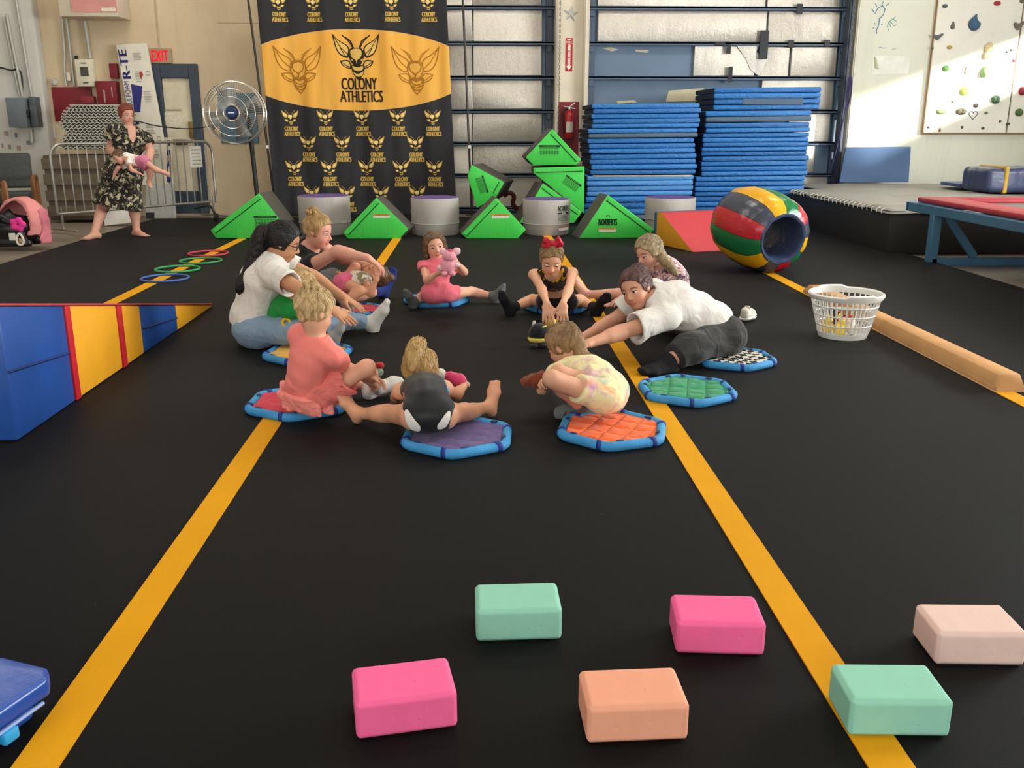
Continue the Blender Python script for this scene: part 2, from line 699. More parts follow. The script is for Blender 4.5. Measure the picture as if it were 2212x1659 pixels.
M_STEELDARK = pm('dark_blue_grey_paint', '#39424f', 0.5, 0.4, na=0.2)
M_SKIN_DOOR = pm('blue_door_skin', '#687b90', 0.55, 0.3, ns=2, na=0.14)
M_CREAM = pm('cream_paint', '#d9cfba', 0.6, ns=2, na=0.14)

# floor slab and carpet
bm = BM(); add_box(bm, (XL, YF, -0.24), (XR, WY + 0.3, -0.04))
struct(obj('floor', bm, M_SLAB))
bm = BM(); add_box(bm, (-4.68, YF + 0.8, -0.04), (4.58, 13.9, 0.0), 0.012, 1)
struct(obj('floor_carpet', bm, M_CARPET), 'black carpeted spring floor')

# ceiling, left wall, right wall with assumed strip opening, front wall with added glow panels
bm = BM(); add_box(bm, (XL - 0.3, YF - 0.3, ZC), (XR + 0.3, WY + 0.6, ZC + 0.2))
struct(obj('ceiling', bm, M_CEIL))
bm = BM(); add_box(bm, (XL - 0.3, YF - 0.3, -0.24), (XL, WY + 0.6, ZC))
struct(obj('wall_left', bm, M_WALLL))
WIN_Y0, WIN_Y1, WIN_Z0, WIN_Z1 = 10.15, 14.3, 2.42, 3.2
bm = BM()
add_box(bm, (XR, YF - 0.3, -0.24), (XR + 0.2, WY + 0.6, WIN_Z0))
add_box(bm, (XR, YF - 0.3, WIN_Z1), (XR + 0.2, WY + 0.6, ZC))
add_box(bm, (XR, YF - 0.3, WIN_Z0), (XR + 0.2, WIN_Y0, WIN_Z1))
add_box(bm, (XR, WIN_Y1, WIN_Z0), (XR + 0.2, WY + 0.6, WIN_Z1))
struct(obj('wall_right', bm, M_WALLR))
bm = BM(); add_box(bm, (XL - 0.3, YF - 0.3, -0.24), (XR + 0.3, YF, ZC))
struct(obj('wall_front', bm, M_WALL))
glow = NT('added_panel_glow')
glow.set((0.8, 0.85, 0.9, 1), 0.6)
glow.b.inputs['Emission Color'].default_value = (0.9, 0.96, 1, 1)
glow.b.inputs['Emission Strength'].default_value = 1.2
for i, (a, b) in enumerate(((-6.0, -1.4), (-0.6, 4.2))):
    bm = BM(); add_box(bm, (a, YF, 0.4), (b, YF + 0.05, 4.8), 0.01)
    struct(obj('window_%d' % (i + 1), bm, glow.m), 'daylit translucent bay door panel')  # unseen panels added to glow like daylit doors; the wall behind is solid

bm = BM(); add_box(bm, (XR - 0.05, 3.4, 0.25), (XR, 8.6, 3.65), 0.01)
struct(obj('window_3', bm, glow.m), 'daylit translucent side bay panel')  # added glowing panel on the closed wall, stands in as source of the side lamp
# assumed ceiling lamps, out of view: housing and diffuser, one thing each
m_house = pm('lamp_housing', '#d9d9d6', 0.5)
m_diff = NT('lamp_diffuser')
m_diff.set((0.9, 0.9, 0.88, 1), 0.5)
m_diff.b.inputs['Emission Color'].default_value = (1, 0.94, 0.85, 1)
m_diff.b.inputs['Emission Strength'].default_value = 3.0
lamp0 = thing('assumed_ceiling_lamp', 'long white high bay lamp hung under the ceiling', 'lamp', (LAMP_SPOTS[0][0], LAMP_SPOTS[0][1], 6.28), 0, 'high bay lamps')
bm = BM(); add_box(bm, (-1.1, -0.45, 0), (1.1, 0.45, 0.1), 0.02)
for sx in (-0.9, 0.9):
    add_tube(bm, [(sx, 0, 0.1), (sx, 0, 0.32)], 0.01)
obj('housing', bm, m_house, lamp0)
bm = BM(); add_box(bm, (-1.06, -0.41, -0.012), (1.06, 0.41, 0.0), 0.004)
obj('diffuser', bm, m_diff.m, lamp0)
for lx, ly in LAMP_SPOTS[1:]:
    dup(lamp0, (lx, ly, 6.28), 0)

# --- back wall with two bay door openings
D1A, D1B = -1.1, wx(1197, 200)      # left bay door opening
D2A, D2B = wx(1268, 200), wx(1826, 200)
DOOR_TOP = 4.6
bm = BM()
add_box(bm, (XL - 0.3, WY, -0.24), (D1A, WY + 0.3, ZC))
add_box(bm, (D1A, WY, DOOR_TOP), (XR + 0.3, WY + 0.3, ZC))
for a, b in ((D1B, D2A), (D2B, XR + 0.3)):
    add_box(bm, (a, WY, -0.24), (b, WY + 0.3, DOOR_TOP))
    # joints keep the slabs apart
struct(obj('wall_back', bm, M_WALL))
# pale cladding of the right part of the back wall and of the pillar
bm = BM(); add_box(bm, (D2B + 0.02, WY - 0.03, -0.04), (XR, WY, 5.6), 0.003, 1)
struct(obj('wall_back_right', bm, M_WALLR))
pil = BM(); add_box(pil, (D1B, WY - 0.16, -0.04), (D2A, WY, ZC), 0.006, 1)
struct(obj('trim_1', pil, M_CREAM), 'cream pillar between the two bay doors')
# crack lines / slab joints on the left part
bm = BM()
for y_px in (52,):
    z = wz(y_px)
    add_box(bm, (wx(470, y_px), WY - 0.006, z - 0.004), (wx(558, y_px), WY + 0.01, z + 0.004))
add_box(bm, (wx(340, 60), WY - 0.012, wz(104)), (wx(340, 60) + 0.02, WY + 0.01, ZC))
struct(obj('trim_2', bm, pm('joint_grey', '#b7a58a', 0.8)), 'slab joint lines of the beige wall')

# =================================================================== BAY DOORS, PILLAR THINGS
def m_foil(name='foil_facing', k=1.0, warm='#c9c3b6'):
    t = NT(name)
    co = t.co()
    a = t.noise(co, 55, 5, 0.75)
    b = t.noise(t.co(scale=(1, 1, 0.3)), 9, 4, 0.6)
    base = t.mix(a, rgba(warm, 0.66 * k), rgba('#ddd5c5', k))
    t.set(base, t.ramp(b, [(0.3, (0.28,) * 3), (0.7, (0.5,) * 3)]), 0.55, 0.5)
    h = t.math('ADD', t.math('MULTIPLY', a, 0.5), b)
    h = t.math('ADD', h, t.math('MULTIPLY', t.noise(co, 9, 3, 0.6, 0.8), 0.9))
    t.bump(h, 0.4, 0.02)
    return t.m
M_FOIL = m_foil()
M_TAPE = pm('grey_tape', '#6d6a63', 0.5, na=0.2)
RIBS = [-60, 16, 93, 167, 239, 309, 377, 449]
DY = WY + 0.12       # plane of the door skins
def bay_door(n, xa, xb, foils, label):
    root = struct(link('door_%d' % n, None), label)
    root.location = ((xa + xb) / 2, DY, 0)
    cx = (xa + xb) / 2
    L = lambda x: x - cx
    bm = BM(); add_box(bm, (L(xa), 0.02, -0.2), (L(xb), 0.08, DOOR_TOP))
    obj('door_skin', bm, M_SKIN_DOOR, root)
    for i, yp in enumerate(RIBS):
        z = wz(yp, DY)
        if z < 0.02:
            z = 0.03
        bm = BM()
        add_box(bm, (L(xa) - 0.03, -0.1, z - 0.014), (L(xb) + 0.03, 0.02, z + 0.014), 0.004, 1)
        add_box(bm, (L(xa) - 0.03, -0.1, z - 0.035), (L(xb) + 0.03, -0.085, z + 0.014), 0.003, 1)
        obj('rib', bm, M_STEELBLUE, root)
    for px in ((xa + 0.06, xb - 0.08)):
        bm = BM(); add_box(bm, (L(px) - 0.05, -0.06, 0), (L(px) + 0.05, 0.02, DOOR_TOP), 0.006, 1)
        for yp in RIBS:
            z = wz(yp, DY)
            add_box(bm, (L(px) - 0.035, -0.085, z - 0.13), (L(px) + 0.035, -0.055, z - 0.04), 0.005, 1)
        obj('stile', bm, M_STEELBLUE if n == 2 else M_STEELDARK, root)
    for (x0, x1, r0, r1, tilt) in foils:
        za, zb = max(wz(r1, DY) + 0.02, 0.0), wz(r0, DY) - 0.04
        bm = BM()
        a, b = wx(x0, (r0 + r1) / 2, DY), wx(x1, (r0 + r1) / 2, DY)
        add_box(bm, (L(a) + 0.006, -0.045, za), (L(b) - 0.006, 0.02, zb), 0.012, 2)
        for v in bm.verts:
            if v.co.y < 0:
                v.co.y += random.uniform(-0.006, 0.006)
            v.co.x += random.uniform(-0.006, 0.006)
        obj('foil_panel', bm, M_FOIL, root)
    return root
R = RIBS
f1 = []
for i in range(len(R) - 1):
    f1 += [(950, 1021, R[i], R[i + 1], 0), (1021, 1171, R[i], R[i + 1], 0)]
f1 += [(700 + 60 * 0, 948, R[i], R[i + 1], 0) for i in (0, 1, 2)]
d1 = bay_door(1, D1A, D1B, f1, 'left bay door with foil insulation boards between slate ribs')
f2 = [(1290, 1655, R[0], R[1], 0), (1657, 1816, R[0], R[1], 0), (1290, 1655, R[1], R[2], 0), (1657, 1812, R[1], R[2], 0),
      (1497, 1630, R[2], R[3], 0), (1642, 1704, R[2], R[3], 0), (1706, 1806, R[2], R[3], 0), (1642, 1798, R[3], R[4], 0), (1700, 1790, R[4], R[5], 0), (1736, 1758, R[5], R[6], 0),
      (1700, 1784, R[6], R[7], 0)]
d2 = bay_door(2, D2A, D2B, f2, 'right bay door with torn foil boards and bare blue panels')
# torn foil flap and dark tape bits on the right door
def wall_rect(name, x0, y0, x1, y1, mat, parent, plane, proud=0.012, slant=0.0):
    bm = BM()
    a, b = W(x0, y0, plane), W(x1, y1, plane)
    ox = parent.location.x
    oy = parent.location.y
    add_box(bm, (min(a.x, b.x) - ox, plane - oy - proud, min(a.z, b.z)), (max(a.x, b.x) - ox, plane - oy, max(a.z, b.z)), 0.003, 1)
    return obj(name, bm, mat, parent)
M_BLKTAPE = pm('black_tape', '#26272b', 0.45)
for (x0, y0, x1, y1) in ((1722, 8, 1733, 31), (1643, 66, 1657, 128), (1703, 86, 1714, 103), (1781, 86, 1792, 101), (1544, 92, 1566, 98), (1574, 144, 1581, 178), (1570, 95, 1578, 116)):
    wall_rect('tape_strip', x0, y0, x1, y1, M_BLKTAPE, d2, DY - 0.105, 0.01)
bm = BM()
pts = [(1590, 97), (1640, 97), (1634, 112), (1656, 130), (1640, 164), (1622, 152), (1612, 128)]
vs = [W(x, y, DY - 0.06) - Vector(d2.location) for x, y in pts]
add_prism(bm, [v + Vector((0, random.uniform(-0.01, 0.01), 0)) for v in vs], (0, 0.012, 0))
obj('torn_foil', bm, m_foil('torn_foil', 1.0, '#a9aaa8'), d2)
for pts in ([(1300, 104), (1320, 102), (1336, 107), (1322, 111)], [(1372, 107), (1402, 108), (1398, 114), (1374, 112)], [(1445, 196), (1520, 190), (1524, 218), (1438, 220)], [(1332, 218), (1370, 216), (1376, 222), (1334, 224)]):
    bm = BM(); add_prism(bm, [W(x, y, DY + 0.012) - Vector(d2.location) for x, y in pts], (0, 0.01, 0))
    obj('peeled_patch', bm, pm('peeled_beige', '#c9bfa0', 0.8), d2)
# door tracks / jambs
def vbar(name, px, py, w, d, mat, label, y=WY - 0.1, z0=0.0, z1=4.6, n=3):
    x = wx(px, py, y)
    bm = BM(); add_box(bm, (x - w / 2, y - d / 2, z0), (x + w / 2, y + d / 2, z1), 0.006, 1)
    add_box(bm, (x - w * 0.2, y - d / 2 - 0.02, z0), (x + w * 0.2, y - d / 2, z1), 0.004, 1)
    return struct(obj('trim_%d' % n, bm, mat), label)
vbar('t', 1203, 150, 0.05, 0.12, M_CREAM, 'cream door track at the left bay door', y=WY - 0.23, n=3)
vbar('t', 1263, 150, 0.06, 0.14, M_CREAM, 'cream door track at the right bay door', y=WY - 0.24, n=4)
vbar('t', 1834, 60, 0.07, 0.16, M_STEELDARK, 'dark steel jamb right of the bay door', y=WY - 0.12, n=5)
vbar('t', 1850, 60, 0.05, 0.12, pm('ivory_paint', '#dcd7c2', 0.5), 'ivory door track beside the dark jamb', y=WY - 0.14, n=6)
# chains
def chain(name, px, py, y, z0, z1, label, mat, group=None):
    x = wx(px, py, y)
    lk = BM(); add_tube(lk, [(math.cos(a) * 0.011, 0, math.sin(a) * 0.022) for a in np.linspace(0, 2 * math.pi, 11)[:-1]], 0.0035, 5, closed=True)
    root = thing(name, label, 'chain', (x, y, z0))
    o = obj('link', lk, mat, root, (0, 0, 0))
    n = int((z1 - z0) / 0.038)
    bm = BM()
    for i in range(n):
        m = Matrix.Translation((0, 0, 0.038 * i)) @ Matrix.Rotation(math.pi / 2 * (i % 2), 4, 'Z')
        pts = [m @ Vector((math.cos(a) * 0.011, 0, math.sin(a) * 0.024)) for a in np.linspace(0, 2 * math.pi, 9)[:-1]]
        add_tube(bm, pts, 0.0036, 5, closed=True)
    o2 = obj('link_run', bm, mat, root)
    o2['kind'] = 'stuff'
    bpy.data.objects.remove(o)
    return root
M_CHAIN = pm('chain_steel', '#7d7a76', 0.4, 0.5, 0.7)
chain('hoist_chain', 1209, 100, WY - 0.33, 0.5, 4.4, 'steel hoist chain hanging beside the cream pillar', M_CHAIN)
chain('hoist_chain', 1843, 60, WY - 0.3, 1.95, 4.4, 'steel hoist chain hanging in front of the pale wall, upper loop', M_CHAIN)
bm = BM()
xx = wx(1832, 200, WY - 0.32)
pp = smooth_path([(xx + 0.03, 0, 2.0), (xx + 0.045, 0, 1.75), (xx + 0.0, 0, 1.55), (xx - 0.01, 0, 1.9), (xx + 0.02, 0, 2.0), (xx - 0.02, 0, 1.5), (xx - 0.09, 0, 1.0), (xx - 0.16, 0, 0.62)], 6)
add_tube(bm, [Vector((p.x - xx, 0, p.z - 0.6)) for p in pp], 0.011, 6)
tag(obj('pull_rope', bm, pm('purple_rope', '#3c3760', 0.8, bs=90, ba=0.6), loc=(xx, WY - 0.32, 0.6)), 'dark purple rope hanging beside the bay door jamb', 'rope')

# pillar things: star, extinguisher sign, red board, extinguisher
PY = WY - 0.162
def star_bm(r0, r1, t):
    bm = BM()
    c = bm.verts.new((0, -t, 0))
    ring = []
    for i in range(10):
        a = math.pi / 2 + i * math.pi / 5
        r = r0 if i % 2 == 0 else r1
        ring.append(bm.verts.new((r * math.cos(a), 0, r * math.sin(a))))
    for i in range(10):
        bm.faces.new((c, ring[(i + 1) % 10], ring[i]))
    bm.faces.new(ring)
    return bm
c = W(1233, 30, PY)
tag(obj('star_ornament', star_bm(0.125, 0.05, 0.03), pm('silver_foil', '#d2d2cf', 0.3, 0.6, 0.5), loc=c, rot=(0, 0.12, 0)), 'shiny silver star on the cream pillar', 'ornament')
M_RED = pm('sign_red', '#b3262c', 0.5)
M_WHITE = pm('print_white', '#e9e6dc', 0.6)
M_MAROON = pm('maroon_paint', '#7d1f2a', 0.5, 0.35, ns=4, na=0.15)
s0, s1 = W(1222, 82, PY), W(1236, 154, PY)
sg = thing('extinguisher_sign', 'tall red and white sign with arrow above the fire extinguisher', 'sign', ((s0.x + s1.x) / 2, PY, s1.z))
w, h = (s1.x - s0.x) / 2, s0.z - s1.z
bm = BM(); add_box(bm, (-w, -0.006, 0), (w, 0, h), 0.002, 1); obj('plate', bm, M_RED, sg)
bm = BM()
pl = lambda u, v: Vector((u, -0.008, v))
add_text(bm, 'FIRE', pl, w * 1.6, h * 0.07, 0, h * 0.87)
add_poly(bm, [(-w * 0.8, h * 0.16), (0, h * 0.03), (w * 0.8, h * 0.16), (w * 0.38, h * 0.16), (w * 0.38, h * 0.8), (-w * 0.38, h * 0.8), (-w * 0.38, h * 0.16)], pl)
add_poly(bm, [(-w * 0.8, h * 0.97), (0, h * 0.93), (w * 0.8, h * 0.97)], pl)
obj('arrow', bm, M_WHITE, sg)
bm = BM()
for i, ch in enumerate('EXTINGUISHER'):
    add_text(bm, ch, lambda u, v: Vector((u, -0.0095, v)), w * 0.5, h * 0.038, 0, h * (0.77 - i * 0.052))
obj('lettering', bm, M_RED, sg)
b0, b1 = W(1206, 220, PY), W(1247, 420, PY)
bm = BM(); add_box(bm, (b0.x - (b0.x + b1.x) / 2, -0.02, 0), (b1.x - (b0.x + b1.x) / 2, 0, b0.z - 0.35), 0.004, 1)
tag(obj('extinguisher_board', bm, M_MAROON, loc=((b0.x + b1.x) / 2, PY, 0.35)), 'maroon backing board on the cream pillar', 'board')
e = W(1229, 296, PY - 0.1)
ex = thing('fire_extinguisher', 'red fire extinguisher with silver handle hung on the maroon board', 'extinguisher', (e.x, PY - 0.1, e.z - 0.02))
bm = BM(); add_lathe(bm, [(0, 0), (0.062, 0.0), (0.07, 0.02), (0.07, 0.33), (0.055, 0.37), (0.025, 0.39), (0.02, 0.42), (0, 0.42)], 20)
obj('cylinder', bm, pm('extinguisher_red', '#a01f22', 0.3, 0.5), ex)
bm = BM(); add_lathe(bm, [(0.0715, 0.09), (0.0715, 0.24)], 20, a0=-2.4, a1=-0.7)
obj('sticker', bm, pm('sticker_grey', '#c9c4b4', 0.6, ns=60, na=0.4), ex)
bm = BM(); add_tube(bm, [(0, 0, 0.41), (0.0, -0.0, 0.45), (-0.09, -0.02, 0.46)], 0.013); add_tube(bm, [(0.0, 0, 0.45), (0.08, -0.03, 0.51)], 0.012); add_tube(bm, [(0, 0, 0.44), (0.085, -0.02, 0.43)], 0.01)
add_lathe(bm, [(0, 0), (0.025, 0), (0.025, 0.03), (0, 0.03)], 12, Matrix.Translation((0, 0, 0.42)))
obj('handle', bm, pm('bright_steel', '#c9c9c6', 0.3, 0.5, 0.9), ex)
bm = BM(); add_tube(bm, smooth_path([(-0.02, 0, 0.43), (-0.1, -0.02, 0.38), (-0.09, -0.04, 0.2), (-0.075, -0.03, 0.08)], 5), 0.011, 7)
obj('hose', bm, pm('black_rubber', '#1c1c1c', 0.6), ex)
# red brown hose on the floor by the wedges
bm = BM()
hp = smooth_path([*[W(hx, hy, 13.45) for hx, hy in ((1088, 424), (1100, 416), (1110, 424), (1108, 440), (1118, 452), (1126, 456))]], 6)
add_tube(bm, hp, 0.032, 8)
b = hp[0].copy(); b.z = 0
bmesh.ops.translate(bm, vec=-b, verts=bm.verts)
tag(obj('drain_hose', bm, pm('oxblood_rubber', '#4e1714', 0.35, 0.5), loc=b), 'oxblood curved hose poking up behind the green wedges', 'hose')

# =================================================================== WEDGES, DRUMS, MAT STACKS, RED WEDGE, BARREL
def m_vinyl(name, col, rough=0.42, fold=(1, 1, 1), amt=0.25, fs=14):
    t = NT(name)
    co = t.co()
    f = t.noise(co, 5, 3)
    base = t.mix(f, rgba(col, 0.88), rgba(col, 1.08))
    t.set(base, rough, 0, 0.4)
    h = t.math('ADD', t.noise(t.co(scale=fold), fs, 3, 0.5, 0.5), t.math('MULTIPLY', t.noise(co, 120, 2), 0.08))
    t.bump(h, amt, 0.02)
    return t.m
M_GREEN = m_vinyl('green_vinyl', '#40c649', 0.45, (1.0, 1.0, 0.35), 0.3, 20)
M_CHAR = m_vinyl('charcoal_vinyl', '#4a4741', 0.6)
M_GREY = m_vinyl('grey_vinyl', '#a9a49b', 0.55, (1, 1, 0.5), 0.4, 11)
M_PURPLE = pm('purple_vinyl', '#5e4a86', 0.6, ns=6, na=0.12)
M_INK = pm('black_ink', '#1c2b1a', 0.7)
M_ORANGEP = pm('label_orange', '#d98a2e', 0.6)
M_PAPER = pm('label_white', '#dfddd0', 0.7)
def wedge(pts, y, depth, label, marks=(), flap=None, lean=(0.0, 0.0)):
    """prism with the photographed front outline standing at distance y; flap = edge index of the zipped border"""
    P = [W(px, py, y) for px, py in pts]
    zmin = min(p.z for p in P)
    cx = sum(p.x for p in P) / len(P)
    base = Vector((cx, y, zmin))
    L = [p - base for p in P]
    root = thing('green_wedge', label, 'wedge', base, 0, 'green foam wedges')
    vec = Vector((lean[0] * depth, depth, lean[1] * depth))
    bm = BM()
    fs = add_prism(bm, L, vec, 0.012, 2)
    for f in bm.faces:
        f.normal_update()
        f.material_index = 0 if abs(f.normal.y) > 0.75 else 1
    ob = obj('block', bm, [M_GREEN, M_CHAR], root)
    cen = sum(L, Vector()) / len(L)
    pl = lambda u, v: Vector((u, -0.004, v))
    if flap is not None:
        i = flap
        a, b = L[i], L[(i + 1) % len(L)]
        d = (b - a).normalized()
        nrm = Vector((d.z, 0, -d.x))
        if nrm.dot(cen - a) < 0:
            nrm = -nrm
        bm = BM()
        q = [a + nrm * 0.012 + d * 0.02, b + nrm * 0.012 - d * 0.02, b + nrm * 0.062 - d * 0.03, a + nrm * 0.062 + d * 0.03]
        add_prism(bm, [p + Vector((0, -0.007, 0)) for p in q], (0, 0.01, 0), 0.003, 1)
        obj('zip_flap', bm, M_GREEN, root)
        bm = BM()
        add_tube(bm, [a + nrm * 0.066 + d * 0.03 + Vector((0, -0.003, 0)), b + nrm * 0.066 - d * 0.03 + Vector((0, -0.003, 0))], 0.005, 6)
        obj('zip', bm, M_INK, root)
    for mk in marks:
        if mk[0] == 'warn':       # black heading over fine print
            _, px, py, s, ang = mk
            c = W(px, py, y) - base
            ca, sa = math.cos(ang), math.sin(ang)
            rp = lambda u, v, c=c, ca=ca, sa=sa: Vector((c.x + u * ca - v * sa, -0.005, c.z + u * sa + v * ca))
            bm = BM(); add_poly(bm, [(-s, 0), (s, 0), (s, s * 0.2), (-s, s * 0.2)], rp)
            for k in range(6):
                v0 = -s * 0.12 * (k + 1.2)
                for j in range(7):
                    u0 = -s * 0.92 + j * s * 0.265
                    add_poly(bm, [(u0, v0), (u0 + s * 0.21, v0), (u0 + s * 0.21, v0 + s * 0.045), (u0, v0 + s * 0.045)], rp)
            obj('warning_print', bm, M_INK, root)
            bm = BM(); add_text(bm, 'WARNING', lambda u, v, rp=rp: rp(u, v) + Vector((0, -0.002, 0)), s * 1.3, s * 0.11, 0, s * 0.1)
            obj('warning_lettering', bm, M_GREEN, root)
        if mk[0] == 'sticker':
            _, px, py, w = mk
            c = W(px, py, y) - base
            bm = BM(); add_poly(bm, [(c.x - w, c.z - w * 0.42), (c.x + w, c.z - w * 0.42), (c.x + w, c.z), (c.x - w, c.z)], pl)
            st = obj('sticker', bm, M_PAPER, root)
            bm = BM(); add_poly(bm, [(c.x - w, c.z - w * 0.15), (c.x + w, c.z - w * 0.15), (c.x + w, c.z + w * 0.03), (c.x - w, c.z + w * 0.03)], lambda u, v: Vector((u, -0.006, v)))
            obj('sticker_band', bm, M_ORANGEP, st)
            bm = BM(); add_text(bm, 'WARNING', lambda u, v: Vector((u, -0.0075, v)), w * 1.3, w * 0.1, c.x, c.z - w * 0.06)
            obj('sticker_lettering', bm, pm('brown_ink', '#6d3a12', 0.7), st)
        if mk[0] == 'text':
            _, px, py, s, w, h = mk
            c = W(px, py, y) - base
            bm = BM(); add_text(bm, s, pl, w, h, c.x, c.z, 0.003)
            obj('maker_lettering', bm, M_INK, root)
            bm = BM()
            for q in stroke([(c.x - 0.02, c.z + h * 0.75), (c.x - 0.014, c.z + h * 1.1), (c.x + 0.014, c.z + h * 1.1), (c.x + 0.02, c.z + h * 0.75)], 0.006):
                add_poly(bm, q, pl)
            obj('maker_emblem', bm, M_INK, root)
    return root
wedge([(454, 497), (560, 416), (610, 481), (588, 515), (466, 515)], 11.25, 0.36, 'green foam wedge with black warning print beside the pedestal fan',
      [('warn', 573, 471, 0.135, 0.0)], 0, (0.22, 0.0))
wedge([(740, 503), (813, 426), (883, 495), (863, 516), (751, 516)], 11.2, 0.36, 'green foam wedge with orange warning sticker in front of the banner',
      [('sticker', 824, 463, 0.1)], 0, (0.14, 0.0))
wedge([(996, 505), (1072, 426), (1137, 496), (1118, 516), (1009, 516)], 11.2, 0.36, 'green foam wedge with orange warning sticker below the tilted wedge',
      [('sticker', 1081, 463, 0.105)], 0, (-0.1, 0.0))
wedge([(1250, 515), (1313, 420), (1414, 496), (1396, 514)], 11.15, 0.36, 'green foam wedge with black maker lettering and a warning sticker',
      [('text', 1313, 480, 'NORBERTS', 0.22, 0.075), ('sticker', 1312, 493, 0.105)], 1, (-0.16, 0.0))
wedge([(1009, 379), (1019, 355), (1090, 394), (1072, 426), (1030, 450)], 13.0, 0.5, 'tilted green foam wedge leaning over a wedge beside the banner',
      [('warn', 1046, 398, 0.12, -1.25)], 2, (0.3, 0.0))
wedge([(1121, 482), (1173, 395), (1258, 458), (1240, 482)], 12.6, 0.5, 'green foam wedge at the bottom of the stack under the pillar', (), 1, (-0.15, 0.0))
wedge([(1152, 362), (1263, 359), (1262, 462), (1152, 374)], 12.75, 0.5, 'green foam wedge turned upside down in the middle of the stack',
      [('warn', 1238, 392, 0.125, -0.6)], 0, (0.0, 0.0))
wedge([(1135, 340), (1193, 278), (1256, 345), (1246, 357), (1152, 357)], 12.75, 0.5, 'green foam wedge on top of the stack beside the fire extinguisher',
      [('warn', 1187, 318, 0.14, 0.0)], 1, (-0.06, 0.0))

def drum(px, py, wpx, hpx, label, marks=False):
    c = G(px, py)
    sc = (c - CAM).length / math.hypot(F_PX, 330)
    r = wpx / 2 * sc
    c = c + Vector((0, r + 0.1, 0))
    h = hpx * sc * 1.02
    root = thing('foam_drum', label, 'foam drum', c, 0, 'grey foam drums')
    bm = BM()
    n = 48
    add_lathe(bm, [(0, 0), (r * 0.94, 0.0), (r * 0.965, h * 0.02), (r * 0.985, h * 0.3), (r * 0.99, h * 0.31), (r * 0.992, h * 0.33), (r, h * 0.6), (r, h * 0.97), (r * 0.985, h * 0.99), (r * 0.97, h * 0.99)], n)
    for v in bm.verts:
        a = math.atan2(v.co.y, v.co.x)
        v.co.x *= 1 + 0.006 * math.sin(9 * a + v.co.z * 8); v.co.y *= 1 + 0.006 * math.sin(7 * a + v.co.z * 6)
    obj('side', bm, M_GREY, root)
    bm = BM(); add_lathe(bm, [(0, h * 1.01), (r * 0.6, h * 1.008), (r * 0.965, h * 1.0), (r * 0.975, h * 0.985)], n)
    obj('top', bm, M_PURPLE, root)
    bm = BM(); add_tube(bm, [(r * 0.992 * math.cos(a), r * 0.992 * math.sin(a), h * 0.315) for a in np.linspace(0, 2 * math.pi, 49)[:-1]], 0.006, 6, closed=True)
    obj('seam', bm, M_GREY, root)
    if marks:
        cyl = lambda u, v: Vector(((r * 1.004) * math.sin(u / r), -(r * 1.004) * math.cos(u / r), v))
        bm = BM(); add_text(bm, 'NORBERTS', cyl, 0.19, 0.065, r * 0.75, h * 0.76, 0.003)
        add_poly(bm, [(r * 0.75 - 0.1, h * 0.6), (r * 0.75, h * 0.6), (r * 0.75 + 0.1, h * 0.6), (r * 0.75 + 0.1, h * 0.65), (r * 0.75, h * 0.65), (r * 0.75 - 0.1, h * 0.65)], cyl)
        for k in range(5):
            for j in range(6):
                u0 = r * 0.75 - 0.09 + j * 0.031; v0 = h * (0.56 - k * 0.035)
                add_poly(bm, [(u0, v0), (u0 + 0.024, v0), (u0 + 0.024, v0 + 0.005), (u0, v0 + 0.005)], cyl)
        obj('maker_lettering', bm, M_INK, root)
        bm = BM(); add_poly(bm, [(r * 0.75 - 0.08, h * 0.14), (r * 0.75, h * 0.14), (r * 0.75 + 0.1, h * 0.14), (r * 0.75 + 0.1, h * 0.24), (r * 0.75, h * 0.24), (r * 0.75 - 0.08, h * 0.24)], cyl)
        obj('sticker', bm, M_PAPER, root)
        bm = BM(); add_poly(bm, [(r * 0.75 - 0.08, h * 0.22), (r * 0.75, h * 0.22), (r * 0.75 + 0.1, h * 0.22), (r * 0.75 + 0.1, h * 0.245), (r * 0.75, h * 0.245), (r * 0.75 - 0.08, h * 0.245)], lambda u, v: cyl(u, v) * 1.002)
        obj('sticker_band', bm, M_RED, root)
    return root
drum(692, 512, 112, 80, 'grey foam drum with purple top behind the woman with the hair bun')
drum(938, 513, 106, 79, 'grey foam drum with purple top behind the girl in pink')
drum(1185, 512, 105, 75, 'grey foam drum with black maker lettering behind the girl with the bow', True)
drum(1460, 500, 110, 66, 'grey foam drum with purple top in front of the blue mat stacks')

